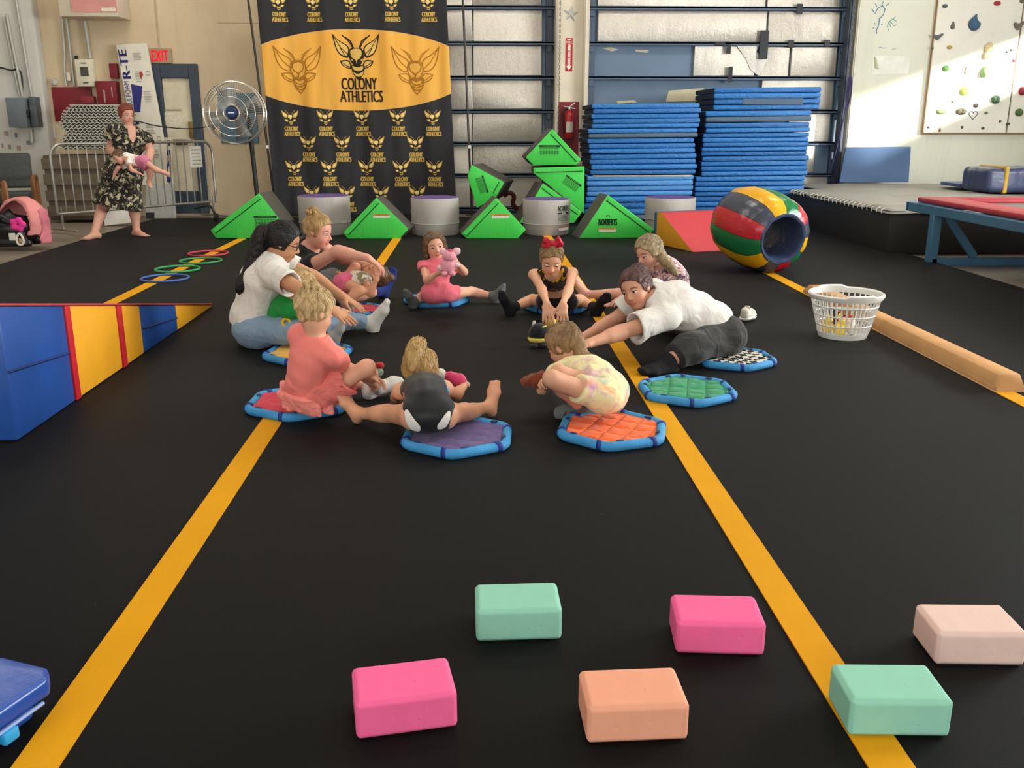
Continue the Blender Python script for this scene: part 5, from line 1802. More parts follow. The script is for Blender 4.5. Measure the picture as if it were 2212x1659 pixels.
# raised platform
PXA, PYA, PZ = 4.42, 9.85, 0.45
plat = thing('raised_platform', 'long black padded platform with a creased grey cover by the pale wall', 'platform', (PXA, PYA, 0))
bm = BM(); pw, pd = XR - 0.1 - PXA, WY - 0.45 - PYA
add_prism(bm, [(0, 0, -0.035), (pw, 0, -0.035), (pw, pd, -0.035), (0.44, pd, -0.035), (0.44, 3.3, -0.035), (0, 3.3, -0.035)], (0, 0, PZ + 0.01), 0.02, 2); obj('body', bm, pm('black_vinyl', '#25231f', 0.65, ns=3, na=0.25), plat)
bm = BM()
nx, ny = 70, 60
wx_, wy_ = XR - 0.1 - PXA, WY - 0.45 - PYA
gr = []
for j in range(ny + 1):
    row = []
    for i in range(nx + 1):
        x, y = wx_ * i / nx - 0.02, wy_ * j / ny - 0.02
        z = PZ - 0.018 + 0.012 * math.sin(2.3 * x + 1.7 * y) * math.sin(1.1 * y - 0.7 * x) + 0.010 * max(0, math.sin(5.2 * x - 2.1 * y + 2 * math.sin(y))) ** 6 + 0.02 * max(0, math.sin(1.3 * x + 3.1 * y)) ** 14
        if i == 0 or j == 0:
            z -= 0.035
        row.append(bm.verts.new((x, y, z)))
    gr.append(row)
for j in range(ny):
    for i in range(nx):
        if gr[j][i].co.x < 0.42 and gr[j][i].co.y > 3.22:
            continue
        bm.faces.new((gr[j][i], gr[j][i + 1], gr[j + 1][i + 1], gr[j + 1][i]))
cv = obj('cover', bm, pm('cover_grey', '#8d8a82', 0.6, ns=2, na=0.15), plat)
cv.modifiers.new('t', 'SOLIDIFY').thickness = 0.006
# stitched lacing along the cover edge
bm = BM()
for k in range(24):
    y = 0.15 + k * 0.13
    add_tube(bm, [(-0.028, y, PZ - 0.06), (-0.024, y + 0.02, PZ - 0.02), (0.03, y + 0.04, PZ - 0.004)], 0.005, 5)
lc = obj('lacing', bm, pm('lacing_pale', '#b1ada2', 0.6), plat); lc['kind'] = 'stuff'
# rolled blue mat with strap and flat blue mat
rm = W(2123, 436, 12.0); x0 = rm.x
zt = PZ + 0.01
root = thing('rolled_mat', 'navy blue folded mat bundle with a yellow strap on the platform', 'gym mat', (x0, 12.0, zt))
s = SDF((x0 - 0.05, 11.9, zt - 0.02), (x0 + 1.3, 12.8, zt + 0.5), 0.014)
s.rbox((x0 + 0.6, 12.33, zt + 0.16), (0.58, 0.33, 0.16), rad=0.07)
s.wrinkle(0.006, 12, 4)
sdf_obj('bundle', s, m_vinyl('navy_mat', '#363f5c', 0.4), root, (x0, 12.0, zt))
s = SDF((x0 + 0.1, 11.9, zt - 0.02), (x0 + 0.5, 12.8, zt + 0.5), 0.01)
s.rbox((x0 + 0.27, 12.33, zt + 0.162), (0.03, 0.342, 0.172), rad=0.02)
sdf_obj('strap', s, pm('strap_yellow', '#b8923a', 0.6), root, (x0, 12.0, zt))
fm = W(2066, 418, 12.9)
bm = BM(); add_box(bm, (0, 0, 0), (1.3, 0.55, 0.05), 0.015, 2)
tag(obj('flat_mat', bm, m_vinyl('navy_mat2', '#43527f', 0.45), loc=(fm.x, 12.85, PZ + 0.03)), 'thin navy mat lying flat on the platform behind the bundle', 'gym mat')

# trampoline with sky blue frame and red pads
tr = thing('trampoline', 'low trampoline with a blue steel frame and red edge pads', 'trampoline', (4.52, 9.0, 0))
M_TB = pm('frame_sky_blue', '#3f6b86', 0.45, 0.4, ns=3, na=0.15)
ztop = 0.50
def bar(name, a, b, w, h, mat):
    a, b = Vector(a), Vector(b)
    d = (b - a); L = d.length; d.normalize()
    up = Vector((0, 0, 1)) if abs(d.z) < 0.9 else Vector((0, 1, 0))
    sd = up.cross(d).normalized(); u2 = d.cross(sd)
    bm = BM(); add_box(bm, (0, -w / 2, -h / 2), (L, w / 2, h / 2), 0.006, 1, frame_mtx(a, d, sd, u2))
    return obj(name, bm, mat, tr)
YN = -4.2
bar('side_rail', (0, 0.62, ztop), (0, YN, ztop), 0.06, 0.09, M_TB)
bar('side_rail', (2.6, 0.62, ztop), (2.6, YN, ztop), 0.06, 0.09, M_TB)
bar('end_rail', (-0.03, 0.62, ztop), (2.63, 0.62, ztop), 0.06, 0.09, M_TB)
bar('end_rail', (-0.03, YN, ztop), (2.63, YN, ztop), 0.06, 0.09, M_TB)
for y in (0.06, YN + 0.6):
    bar('leg', (0.01, y, -0.04), (0.01, y, ztop - 0.04), 0.09, 0.09, M_TB)
    bar('leg', (2.58, y, -0.04), (2.58, y, ztop - 0.04), 0.09, 0.09, M_TB)
    bar('floor_bar', (0.0, y, 0.0), (2.6, y, 0.0), 0.09, 0.08, M_TB)
    bar('brace', (0.12, y, ztop - 0.05), (0.45, y, 0.04), 0.03, 0.08, M_TB)
M_TRED = m_vinyl('pad_red', '#a02c36', 0.55, amt=0.2)
for nm, lo, hi in (('edge_pad', (0.03, YN, ztop + 0.05), (0.36, 0.55, ztop + 0.1)), ('edge_pad', (2.2, YN, ztop + 0.05), (2.6, 0.55, ztop + 0.1)), ('end_pad', (0.36, 0.2, ztop + 0.05), (2.2, 0.55, ztop + 0.1))):
    bm = BM(); add_box(bm, lo, hi, 0.02, 2); obj(nm, bm, M_TRED, tr)
bm = BM(); add_box(bm, (0.36, YN + 0.05, ztop + 0.045), (2.2, 0.2, ztop + 0.06), 0.004, 1); obj('bed', bm, pm('bed_grey', '#6f6964', 0.7), tr)

# =================================================================== FLOOR THINGS
# yellow lines
def m_tape():
    t = NT('yellow_strip')
    co = t.co()
    g = t.noise(co, 2.0, 4)
    f = t.noise(t.co(scale=(30, 3, 30)), 3, 3)
    base = t.mix(g, rgba('#c98a06'), rgba('#e2a20e'))
    base = t.mix(t.math('MULTIPLY', f, 0.2), base, rgba('#a8740a'))
    t.set(base, 0.8, 0, 0.15)
    t.bump(t.noise(co, 260, 2), 0.2, 0.002)
    return t.m
MT = m_tape()
for x, y0, y1, lab in ((-2.80, -3, 12.4, 'yellow floor strip under the four small hoops'), (-0.95, -3, 12.6, 'yellow floor strip under the red hexagon mat and the green wedge'),
                       (0.872, -3, 12.6, 'yellow floor strip passing under the mint block at the blocks row'), (2.69, -3, 12.6, 'yellow floor strip under the tan balance beam')):
    bm = BM(); add_box(bm, (-0.05, 0, 0.0005), (0.05, y1 - y0, 0.0045))
    tag(obj('floor_strip', bm, MT, loc=(x, y0, 0)), lab, 'floor line', 'yellow floor strips')

# foam blocks
def m_foamblock(name, col):
    t = NT(name)
    co = t.co()
    g = t.noise(co, 18, 4)
    base = t.mix(g, rgba(col, 0.90), rgba(col, 1.06))
    sp = t.vor(co, 34)
    base = t.mix(t.math('MULTIPLY', t.math('LESS_THAN', sp, 0.07), 0.35), base, rgba(col, 0.55))
    t.set(base, 0.85, 0, 0.2)
    h = t.math('SUBTRACT', t.math('MULTIPLY', t.noise(co, 260, 2), 0.25), t.math('LESS_THAN', t.vor(co, 27), 0.09))
    t.bump(h, 0.35, 0.003)
    return t.m
def block(a, b, col, label):
    A, B = G(*a), G(*b)
    d = (B - A).normalized()
    n = Vector((-d.y, d.x, 0))
    c = (A + B) / 2 + n * 0.074
    s = SDF((-0.125, -0.09, -0.005), (0.125, 0.09, 0.11), 0.0032)
    s.rbox((0, 0, 0.0475), (0.114, 0.0765, 0.0475), rad=0.004)
    # chamfers
    r = 0.010
    for sx in (-1, 1):
        for sy in (-1, 1):
            s.plane((sx * (0.114 - r), sy * 0.0765, 0), (sx, sy, 0))
    for sx, sy in ((1, 0), (-1, 0), (0, 1), (0, -1)):
        s.plane((sx * (0.114 - r), sy * (0.0765 - r), 0.095), (sx, sy, 1))
        s.plane((sx * (0.114 - r), sy * (0.0765 - r), 0.0), (sx, sy, -1))
    q = np.random.default_rng(abs(hash(label)) % 1000 if False else len(label) * 7 + int(a[0]))
    for _ in range(3):      # nicks along the edges
        x = q.uniform(-0.1, 0.1)
        s.ell((x, -0.0765 if q.random() < 0.6 else 0.0765, 0.092), (0.004, 0.004, 0.005), k=0.001, op='s')
    for _ in range(2):
        s.ell((q.uniform(-0.09, 0.09), -0.0775, q.uniform(0.03, 0.07)), (0.006, 0.003, 0.004), k=0.001, op='s')
    V, Q = s.mesh()
    me = quad_mesh('foam_block', V, Q, m_foamblock('foam_' + col[1:], col))
    o = link('foam_block', me, None, c, math.atan2(d.y, d.x))
    return tag(o, label, 'foam block', 'foam blocks')
block((1033, 1388), (1209, 1383), '#8bc4ab', 'mint green foam block standing clear of the yellow strip')
block((773, 1601), (987, 1572), '#ec6494', 'hot pink foam block turned slightly, set near the peach block')
block((1270, 1609), (1484, 1600), '#e39f80', 'peach foam block between the pink block and the mint block')
block((1460, 1413), (1650, 1418), '#ed6496', 'hot pink foam block beside the yellow strip')
block((1831, 1592), (2052, 1594), '#8dc6ae', 'mint green foam block sitting on the yellow strip')
block((2020, 1438), (2212, 1440), '#dfbfb3', 'pale pink foam block with dents beside the mint block')

# hexagon mats
M_RIM = pm('rim_sky_blue', '#3f8fc4', 0.7, ns=14, na=0.15, bs=60, ba=0.3)
M_STRAP = pm('strap_navy', '#1d3580', 0.6)
M_CLIP = pm('clip_dark', '#23375e', 0.6)
def m_quilt(name, col, sc=34.0, amt=0.8, ang=0.785):
    t = NT(name)
    co = t.co(rot=(0, 0, ang))
    x, y, z = t.sep(co)
    sx = t.math('ABSOLUTE', t.math('SINE', t.math('MULTIPLY', x, sc)))
    sy = t.math('ABSOLUTE', t.math('SINE', t.math('MULTIPLY', y, sc)))
    h = t.math('POWER', t.math('MINIMUM', sx, sy), 0.5)
    g = t.noise(t.co(), 40, 3)
    base = t.mix(g, rgba(col, 0.85), rgba(col, 1.12))
    t.set(base, 0.75, 0, 0.2, 0.15)
    t.bump(t.math('ADD', h, t.math('MULTIPLY', g, 0.25)), amt, 0.012)
    return t.m
def m_check():
    t = NT('check_fabric')
    c = t.n('ShaderNodeTexChecker')
    t.l(t.co(rot=(0, 0, 0.5)), c.inputs['Vector'])
    c.inputs['Scale'].default_value = 25
    c.inputs['Color1'].default_value = rgba('#1a1a1c')
    c.inputs['Color2'].default_value = rgba('#d9d3c4')
    t.set(c.outputs['Color'], 0.75, 0, 0.2)
    return t.m
def hex_mat(px, py, rot, mat, label, r=0.25, squash=1.0):
    c = G(px, py, 0.03)
    c.z = 0
    root = thing('hexagon_mat', label, 'floor mat', c, rot, 'hexagon floor mats')
    R0 = r
    hexp = [Vector((R0 * math.cos(k * math.pi / 3), R0 * squash * math.sin(k * math.pi / 3), 0)) for k in range(6)]
    # pad: finely divided so that it can puff up between the seams
    bm = BM()
    rings = [[bm.verts.new((0, 0, 0.038))]]
    N = 12
    for j in range(1, N + 1):
        ring = []
        for k in range(6):
            for i in range(j):
                p = hexp[k].lerp(hexp[(k + 1) % 6], i / j) * (j / N) * 0.955
                z = 0.034 + 0.008 * math.sin(p.x * 22 + 1) * math.sin(p.y * 19) * (1 - j / N) + 0.004 * random.uniform(-1, 1)
                ring.append(bm.verts.new((p.x, p.y, z if j < N else 0.012)))
        rings.append(ring)
    for j in range(1, N + 1):
        A, B = rings[j - 1], rings[j]
        for k in range(6):
            for i in range(j):
                b0, b1 = B[k * j + i], B[(k * j + i + 1) % (6 * j)]
                if j == 1:
                    bm.faces.new((A[0], b0, b1))
                else:
                    a0 = A[(k * (j - 1) + i) % (6 * (j - 1))]
                    bm.faces.new((a0, b0, b1))
                    if i < j - 1:
                        a1 = A[(k * (j - 1) + i + 1) % (6 * (j - 1))]
                        bm.faces.new((a0, b1, a1))
    obj('pad', bm, mat, root)
    # rim roll
    path = []
    for k in range(6):
        a, b, cn = hexp[k - 1], hexp[k], hexp[(k + 1) % 6]
        p0, p1 = b.lerp(a, 0.12), b.lerp(cn, 0.12)
        path += [p0, (p0 + p1) / 2 * 0.75 + b * 0.25, p1]
    bm = BM(); add_tube(bm, [p * 0.985 + Vector((0, 0, 0.021)) for p in path], 0.0215, 10, closed=True, flat=(0.95, 1.0)); obj('rim', bm, M_RIM, root)
    for k in range(6):
        e0, e1 = hexp[k], hexp[(k + 1) % 6]
        d = (e1 - e0).normalized()
        for t_, w_, m_ in ((0.84, 0.022, M_STRAP),):
            p = e0.lerp(e1, t_) * 0.985 + Vector((0, 0, 0.021))
            nr = p.copy(); nr.z = 0; nr.normalize()
            bm = BM()
            ring = [p + nr * (0.0235 * math.cos(a)) + Vector((0, 0, 0.0245 * math.sin(a))) for a in np.linspace(-0.75, math.pi + 0.6, 10)]
            va = [bm.verts.new(q - d * w_ * 0.5) for q in ring]; vb = [bm.verts.new(q + d * w_ * 0.5) for q in ring]
            for i in range(9):
                bm.faces.new((va[i], va[i + 1], vb[i + 1], vb[i]))
            st = obj('strap', bm, m_, root); st.modifiers.new('t', 'SOLIDIFY').thickness = 0.003
        p = e0.lerp(e1, 0.25) * 0.94 + Vector((0, 0, 0.036))
        bm = BM(); add_box(bm, (-0.016, -0.009, 0), (0.016, 0.009, 0.008), 0.002, 1, Matrix.Translation(p) @ Matrix.Rotation(math.atan2(d.y, d.x), 4, 'Z')); obj('clip', bm, M_CLIP, root)
    return root
hex_mat(1322, 923, 0.30, m_quilt('quilt_orange', '#ee6420'), 'orange quilted hexagon mat next to the crouching girl')
hex_mat(1484, 839, 0.55, m_quilt('quilt_green', '#0c8450'), 'green quilted hexagon mat with nobody on it')
hex_mat(1586, 771, 0.60, m_check(), 'black and white checked hexagon mat beside the reaching woman', 0.235)
hex_mat(988, 937, 0.45, m_quilt('quilt_purple', '#5c4a80', 40, 0.3), 'purple hexagon mat under the girl in the black leotard')
hex_mat(647, 865, 0.50, m_quilt('plain_red', '#c21f38', 40, 0.15), 'red hexagon mat under the girl in coral', 0.26)
hex_mat(665, 759, 0.35, m_quilt('plain_yellow', '#dba21c', 40, 0.2), 'yellow hexagon mat behind the girl in coral', 0.26)
hex_mat(943, 645, 0.10, m_quilt('quilt_pink', '#c8485e', 26, 0.4), 'pinkish red hexagon mat under the girl in pink')
hex_mat(1203, 658, 0.0, m_quilt('quilt_rust', '#d0552a', 26, 0.4), 'rust orange hexagon mat under the girl with the bow', 0.25)
hex_mat(778, 668, 0.2, m_quilt('quilt_crimson', '#c0203a', 26, 0.3), 'crimson hexagon mat under the reclining toddler', 0.2)

# big incline mat
def incline():
    A, B = G(33, 955), G(461, 663)
    x0 = (A.x + B.x) / 2
    y0, y1 = A.y, B.y
    L = y1 - y0
    H = 0.595
    root = thing('incline_mat', 'large blue and yellow wedge shaped incline mat with red top', 'incline mat', (x0, y0, 0))
    cols = {'b': m_vinyl('incline_blue', '#24509c', 0.38, (1, 1, 1), 0.25, 5), 'y': m_vinyl('incline_yellow', '#eba621', 0.5, (1, 1, 0.4), 0.3, 6), 'r': pm('incline_red_seam', '#c2202c', 0.5)}
    ypx = [(33, 955), (163, 867), (174, 860), (262, 796), (270, 790), (308, 764), (383, 714), (461, 663)]
    ys = [max(0, min(L, G(*p).y - y0)) for p in ypx]
    ys[0] = 0; ys[-1] = L
    Wd = 1.2
    top = lambda y: 0.015 + (H - 0.015) * (1 - y / L)
    for i, c in enumerate(['b', 'r', 'y', 'r', 'y', 'b', 'y']):
        a, b = ys[i], ys[i + 1]
        bm = BM()
        n = max(2, int((b - a) / 0.05))
        g = 0.0 if c == 'r' else 0.003
        pr = [(0, a + g, 0.004), (0, b - g, 0.004), (0, b - g, top(b)), (0, a + g, top(a))]
        px_ = 0.006 if c == 'r' else 0.0
        add_prism(bm, [(px_, p[1], p[2]) for p in pr], (-Wd, 0, 0), 0.01 if c != 'r' else 0.003, 2)
        obj('red_seam' if c == 'r' else 'section', bm, cols[c], root)
    # seams along the middle of the blue sections
    for a, b in ((ys[0], ys[1]), (ys[5], ys[6])):
        bm = BM(); add_tube(bm, [(0.002, a + 0.01, top(a) * 0.52), (0.002, b - 0.01, top(b) * 0.52)], 0.007, 6); obj('fold_seam', bm, pm('seam_navy', '#16306a', 0.5), root)
    bm = BM(); add_prism(bm, [(0.008, -0.004, H + 0.001), (0.008, L, top(L) + 0.001), (0.008, L, top(L) + 0.012), (0.008, -0.004, H + 0.012)], (-Wd - 0.01, 0, 0), 0.004, 1)
    obj('top_sheet', bm, m_vinyl('incline_top_red', '#b8454a', 0.45, amt=0.1), root)
incline()

# blue folding mat in the near left corner
def corner_mat():
    c = G(130, 1446, 0.1)
    e1 = (G(0, 1403, 0.1) - G(122, 1432, 0.1)); e1.z = 0; e1.normalize()
    e2 = (G(0, 1632, 0.1) - G(138, 1470, 0.1)); e2.z = 0; e2.normalize()
    c.z = 0
    e2 = Vector((e1.y, -e1.x, 0)) if Vector((e1.y, -e1.x, 0)).dot(e2) > 0 else Vector((-e1.y, e1.x, 0))
    root = thing('folding_mat', 'shiny blue folding mat in the corner beside the yellow strip', 'gym mat', c)
    mb = m_vinyl('glossy_blue', '#20499a', 0.28, (1, 1, 1), 0.25, 6)
    for k, (z0, z1, in_) in enumerate(((0.002, 0.048, 0.03), (0.052, 0.1, 0.0))):
        bm = BM()
        o = (e1 + e2) * in_
        ch = 0.035
        P = [o + e1 * ch, o + e1 * 0.9, o + e1 * 0.9 + e2 * 1.2, o + e2 * 1.2, o + e2 * ch]
        add_prism(bm, [p + Vector((0, 0, z0)) for p in P], (0, 0, z1 - z0), 0.012, 3)
        obj('panel', bm, mb, root)
    bm = BM(); add_tube(bm, [e2 * 0.06 - e1 * 0.002 + Vector((0, 0, 0.05)), e2 * 1.2 - e1 * 0.002 + Vector((0, 0, 0.05))], 0.005, 6); obj('piping', bm, pm('piping_pale', '#7f95c8', 0.4), root)
    bm = BM(); add_box(bm, (-0.012, -0.02, 0), (0.012, 0.02, 0.03), 0.006, 2, frame_mtx(e2 * 0.16 - e1 * 0.004 + Vector((0, 0, 0.02)), e1, e2, Vector((0, 0, 1)))); obj('tab', bm, pm('tab_cyan', '#2f9fd6', 0.5), root)
corner_mat()

# tan balance beam in two sections
def beam():
    A, B = G(2145, 848), G(1737, 633)
    x0 = (A.x + B.x) / 2
    y0, y1 = A.y, B.y
    ym = G(1905, 718).y
    for (a, b, lab, inset) in ((y0, ym - 0.004, 'tan carpeted balance beam section at its cut end on the yellow strip', 0.0), (ym + 0.004, y1, 'tan carpeted balance beam section behind the laundry basket', 0.006)):
        bm = BM()
        w0, w1, h = 0.15 - inset, 0.118 - inset, 0.088 - inset
        prof = [(-w0 / 2, 0, 0.005), (w0 / 2, 0, 0.005), (w0 / 2, 0, 0.03), (w1 / 2, 0, h), (-w1 / 2, 0, h), (-w0 / 2, 0, 0.03)]
        add_prism(bm, prof, (0, b - a, 0), 0.004, 1)
        for v in bm.verts:      # bevelled ends
            if v.co.z > 0.03:
                if v.co.y < 0.05 and inset == 0:
                    v.co.y += 0.03
                if v.co.y > (b - a) - 0.05 and inset > 0:
                    v.co.y -= 0.08
        r = thing('balance_beam', lab, 'balance beam', (x0 + 0.075, a, 0), 0, 'balance beam sections')
        obj('core', bm, pm('tan_suede', '#c4935f', 0.8, ns=6, na=0.14, bs=300, ba=0.2), r)
        bm = BM(); add_box(bm, (-w0 / 2 - 0.006, 0.0, 0.0), (w0 / 2 + 0.006, b - a, 0.007), 0.002, 1)
        obj('base_lip', bm, pm('tan_edge', '#cfa57a', 0.7), r)
beam()

# hoops
for (px, py, col, nm, off) in ((450, 550, '#c2384a', 'red', 'farthest along the strip towards the wedges'), (434, 566, '#2f8f4e', 'green', 'between the red hoop and another green hoop'), (384, 584, '#2f9a58', 'green', 'between a green hoop and the blue hoop'), (357, 604, '#3a5fa8', 'blue', 'next to the incline mat')):
    c = G(px, py)
    bm = BM(); add_tube(bm, [(0.2 * math.cos(a), 0.2 * math.sin(a), 0.0095) for a in np.linspace(0, 2 * math.pi, 49)[:-1]], 0.0095, 8, closed=True)
    tag(obj('hoop', bm, pm('hoop_%s_%d' % (nm, px), col, 0.35, 0.5), loc=c + Vector((0, 0, 0.005 if True else 0))), 'thin %s hoop on the floor, %s' % (nm, off), 'hoop', 'small hoops')

# laundry basket with toys
def basket():
    c = G(1836, 735)
    c = c + Vector((0, 0.13, 0))
    root = thing('laundry_basket', 'white plastic lattice laundry basket beside the balance beam', 'basket', c, 0.4)
    mw = pm('white_plastic', '#dcdad3', 0.4, 0.4, na=0.04)
    rb, rt, H = 0.15, 0.222, 0.28
    R_ = lambda z: rb + (rt - rb) * z / H
    bm = BM(); add_lathe(bm, [(0, 0.004), (rb - 0.01, 0.004), (rb, 0.0), (R_(0.035), 0.035), (R_(0.035) - 0.006, 0.035), (rb - 0.008, 0.01), (0, 0.01)], 44); obj('base', bm, mw, root)
    n = 36
    bm = BM()
    for i in range(n):
        a = 2 * math.pi * i / n
        d = Vector((math.cos(a), math.sin(a), 0))
        add_tube(bm, [d * (R_(0.03) - 0.003) + Vector((0, 0, 0.03)), d * (R_(H - 0.02) - 0.003) + Vector((0, 0, H - 0.02))], 0.0046, 6, flat=(0.6, 1.15))
    rbm = obj('upright', bm, mw, root); rbm['kind'] = 'stuff'
    for z in (0.085, 0.15, 0.21):
        bm = BM(); add_tube(bm, [(math.cos(a) * (R_(z) - 0.003), math.sin(a) * (R_(z) - 0.003), z) for a in np.linspace(0, 2 * math.pi, 49)[:-1]], 0.0055, 6, closed=True); obj('hoop_band', bm, mw, root)
    bm = BM(); add_lathe(bm, [(R_(H) - 0.012, H - 0.03), (R_(H) + 0.0, H - 0.03), (R_(H) + 0.012, H - 0.012), (R_(H) + 0.014, H), (R_(H) + 0.004, H + 0.008), (R_(H) - 0.01, H), (R_(H) - 0.012, H - 0.03)], 48)
    for v in bm.verts:
        a = math.atan2(v.co.y, v.co.x)
        if v.co.z > H - 0.02 and abs(math.cos(a - 1.2)) > 0.93:
            v.co.z += 0.012
    obj('rim', bm, mw, root)
    M_Y, M_R, M_W = pm('toy_yellow', '#e8c33a', 0.6), pm('toy_red', '#c22a2e', 0.6), pm('toy_white', '#e2ddd0', 0.7)
    for k, (ox, oy, ang, body, comb, lab) in enumerate(((-0.04, -0.05, 0.4, M_Y, M_R, 'yellow chick toy with red comb inside the laundry basket'), (0.05, -0.03, 2.0, M_W, M_R, 'white chick toy with red comb inside the laundry basket'), (0.02, 0.07, 3.6, M_W, M_Y, 'white chick toy with yellow crest at the back of the laundry basket'), (-0.095, 0.035, 5.0, M_Y, M_Y, 'plain yellow chick toy inside the laundry basket'))):
        b = np.array(c) + (ox, oy, 0.012)
        t = thing('chick_toy', lab, 'toy', b, 0, 'toys in the basket')
        f = np.array((math.cos(ang), math.sin(ang), 0))
        s = SDF(b - (0.08, 0.08, 0.01), b + (0.08, 0.08, 0.14), 0.006)
        s.ell(b + (0, 0, 0.038), (0.042, 0.042, 0.038), k=0.01); s.ell(b + f * 0.02 + (0, 0, 0.085), (0.027, 0.027, 0.027), k=0.015)
        s.cone(b - f * 0.03 + (0, 0, 0.05), b - f * 0.055 + (0, 0, 0.075), 0.015, 0.006, 0.01)
        sdf_obj('body', s, body, t, b)
        s = SDF(b - (0.08, 0.08, 0.01), b + (0.08, 0.08, 0.16), 0.005)
        s.ell(b + f * 0.02 + (0, 0, 0.114), (0.014, 0.01, 0.014), k=0.004); s.ell(b + f * 0.035 + (0, 0, 0.108), (0.01, 0.008, 0.01), k=0.004)
        sdf_obj('comb', s, comb, t, b)
        s = SDF(b - (0.08, 0.08, 0.01), b + (0.08, 0.08, 0.14), 0.004)
        s.cone(b + f * 0.042 + (0, 0, 0.082), b + f * 0.058 + (0, 0, 0.078), 0.009, 0.003, 0.002)
        sdf_obj('beak', s, M_R, t, b)
basket()

# sneaker seen from the heel
def sneaker():
    c = G(1606, 697)
    b = np.array(c)
    f = np.array((0.48, 0.88, 0)); f /= np.linalg.norm(f)
    sd = np.array((f[1], -f[0], 0)); up = np.array((0, 0, 1.0))
    root = thing('sneaker', 'single white sneaker lying behind the reaching woman', 'shoe', c)
    p = lambda a, s_, z: b + f * a + sd * s_ + up * z
    s = SDF(b - (0.15, 0.1, 0.01), b + (0.2, 0.35, 0.16), 0.006)
    s.cone(p(0.03, 0, 0.03), p(0.12, 0.005, 0.03), 0.042, 0.05, 0.02, u=sd, fa=0.6)
    s.cone(p(0.12, 0.005, 0.03), p(0.21, 0.01, 0.028), 0.05, 0.036, 0.02, u=sd, fa=0.6)
    s.plane((0, 0, c.z + 0.030), (0, 0, 1)); s.plane((0, 0, c.z + 0.001), (0, 0, -1))
    sdf_obj('sole', s, pm('sole_white', '#dedbd0', 0.5), root, b)
    s = SDF(b - (0.15, 0.1, 0.01), b + (0.2, 0.35, 0.18), 0.004)
    s.cone(p(0.035, 0, 0.046), p(0.12, 0.005, 0.046), 0.029, 0.035, 0.012)
    s.cone(p(0.12, 0.005, 0.046), p(0.21, 0.01, 0.036), 0.035, 0.025, 0.012)
    s.cone(p(0.032, 0, 0.05), p(0.024, 0, 0.078), 0.028, 0.026, 0.010)
    s.cone(p(0.115, 0, 0.055), p(0.092, 0, 0.098), 0.024, 0.020, 0.006, u=sd, fa=0.35)
    s.ell(p(0.058, 0, 0.098), (0.019, 0.036, 0.045), k=0.003, op='s')
    s.plane((0, 0, c.z + 0.026), (0, 0, -1))
    sdf_obj('upper', s, pm('knit_cream', '#cfc9b8', 0.8, bs=400, ba=0.2, bd=0.002), root, b)
    bm = BM(); add_tube(bm, [Vector(p(0.118, -0.024, 0.076) - b), Vector(p(0.122, 0.0, 0.086) - b), Vector(p(0.126, 0.028, 0.076) - b)], 0.004, 6); add_tube(bm, [Vector(p(0.140, -0.022, 0.070) - b), Vector(p(0.143, 0.003, 0.079) - b), Vector(p(0.146, 0.028, 0.070) - b)], 0.004, 6)
    obj('lace', bm, M_WHITE, root)
sneaker()

# =================================================================== PEOPLE
def m_skin(name, col):
    t = NT(name)
    a = t.n('ShaderNodeVertexColor')
    a.layer_name = 'tint'
    g = t.noise(t.co(), 26, 3)
    base = t.mix(t.math('MULTIPLY', g, 0.14), a.outputs['Color'], rgba(col, 0.72))
    t.set(base, 0.52, 0, 0.3)
    t.b.inputs['Subsurface Weight'].default_value = 0.08
    t.b.inputs['Subsurface Radius'].default_value = (0.02, 0.008, 0.005)
    return t.m
def m_hair(name, a, b, vec=(90, 90, 9)):
    t = NT(name)
    f = t.noise(t.co(scale=vec), 1.0, 4, 0.6, 0.6)
    base = t.mix(t.ramp(f, [(0.3, (0, 0, 0)), (0.7, (1, 1, 1))]), rgba(a), rgba(b))
    t.set(base, 0.45, 0, 0.35)
    t.bump(f, 0.9, 0.006)
    return t.m
def m_cloth(name, col, na=0.08, fold=9.0, amt=0.35, rough=0.85):
    t = NT(name)
    co = t.co()
    g = t.noise(co, 7, 3)
    base = t.mix(g, rgba(col, 1 - na), rgba(col, 1 + na))
    t.set(base, rough, 0, 0.2, 0.1)
    h = t.math('ADD', t.noise(co, fold, 2, 0.5, 1.2), t.math('MULTIPLY', t.noise(co, 260, 2), 0.05))
    t.bump(h, amt, 0.03)
    return t.m
def m_print(name, cols, scale, base_c, dens=0.5, soft=False):
    """blotchy printed fabric: spots of several colours over a base"""
    t = NT(name)
    co = t.co()
    out = rgba(base_c)
    for i, (c, sc, th) in enumerate(cols):
        f = t.noise(t.co(loc=(3.1 * i, 1.7 * i, 2.3 * i)), scale * sc, 3, 0.6, 0.4)
        if soft:
            msk = t.ramp(f, [(th - 0.06, (0, 0, 0)), (th + 0.08, (1, 1, 1))])
        else:
            msk = t.math('GREATER_THAN', f, th)
        out = t.mix(msk, out, rgba(c))
    t.set(out, 0.85, 0, 0.2, 0.1)
    t.bump(t.noise(co, 10, 2, 0.5, 1.0), 0.3, 0.02)
    return t.m
M_EYEW = pm('eye_white', '#d9d4cc', 0.25, 0.5, na=0.02)
M_EYED = pm('eye_dark', '#1d1512', 0.15, 0.6, na=0.02)
M_LASH = pm('lash_dark', '#2a1c18', 0.7, na=0.02)

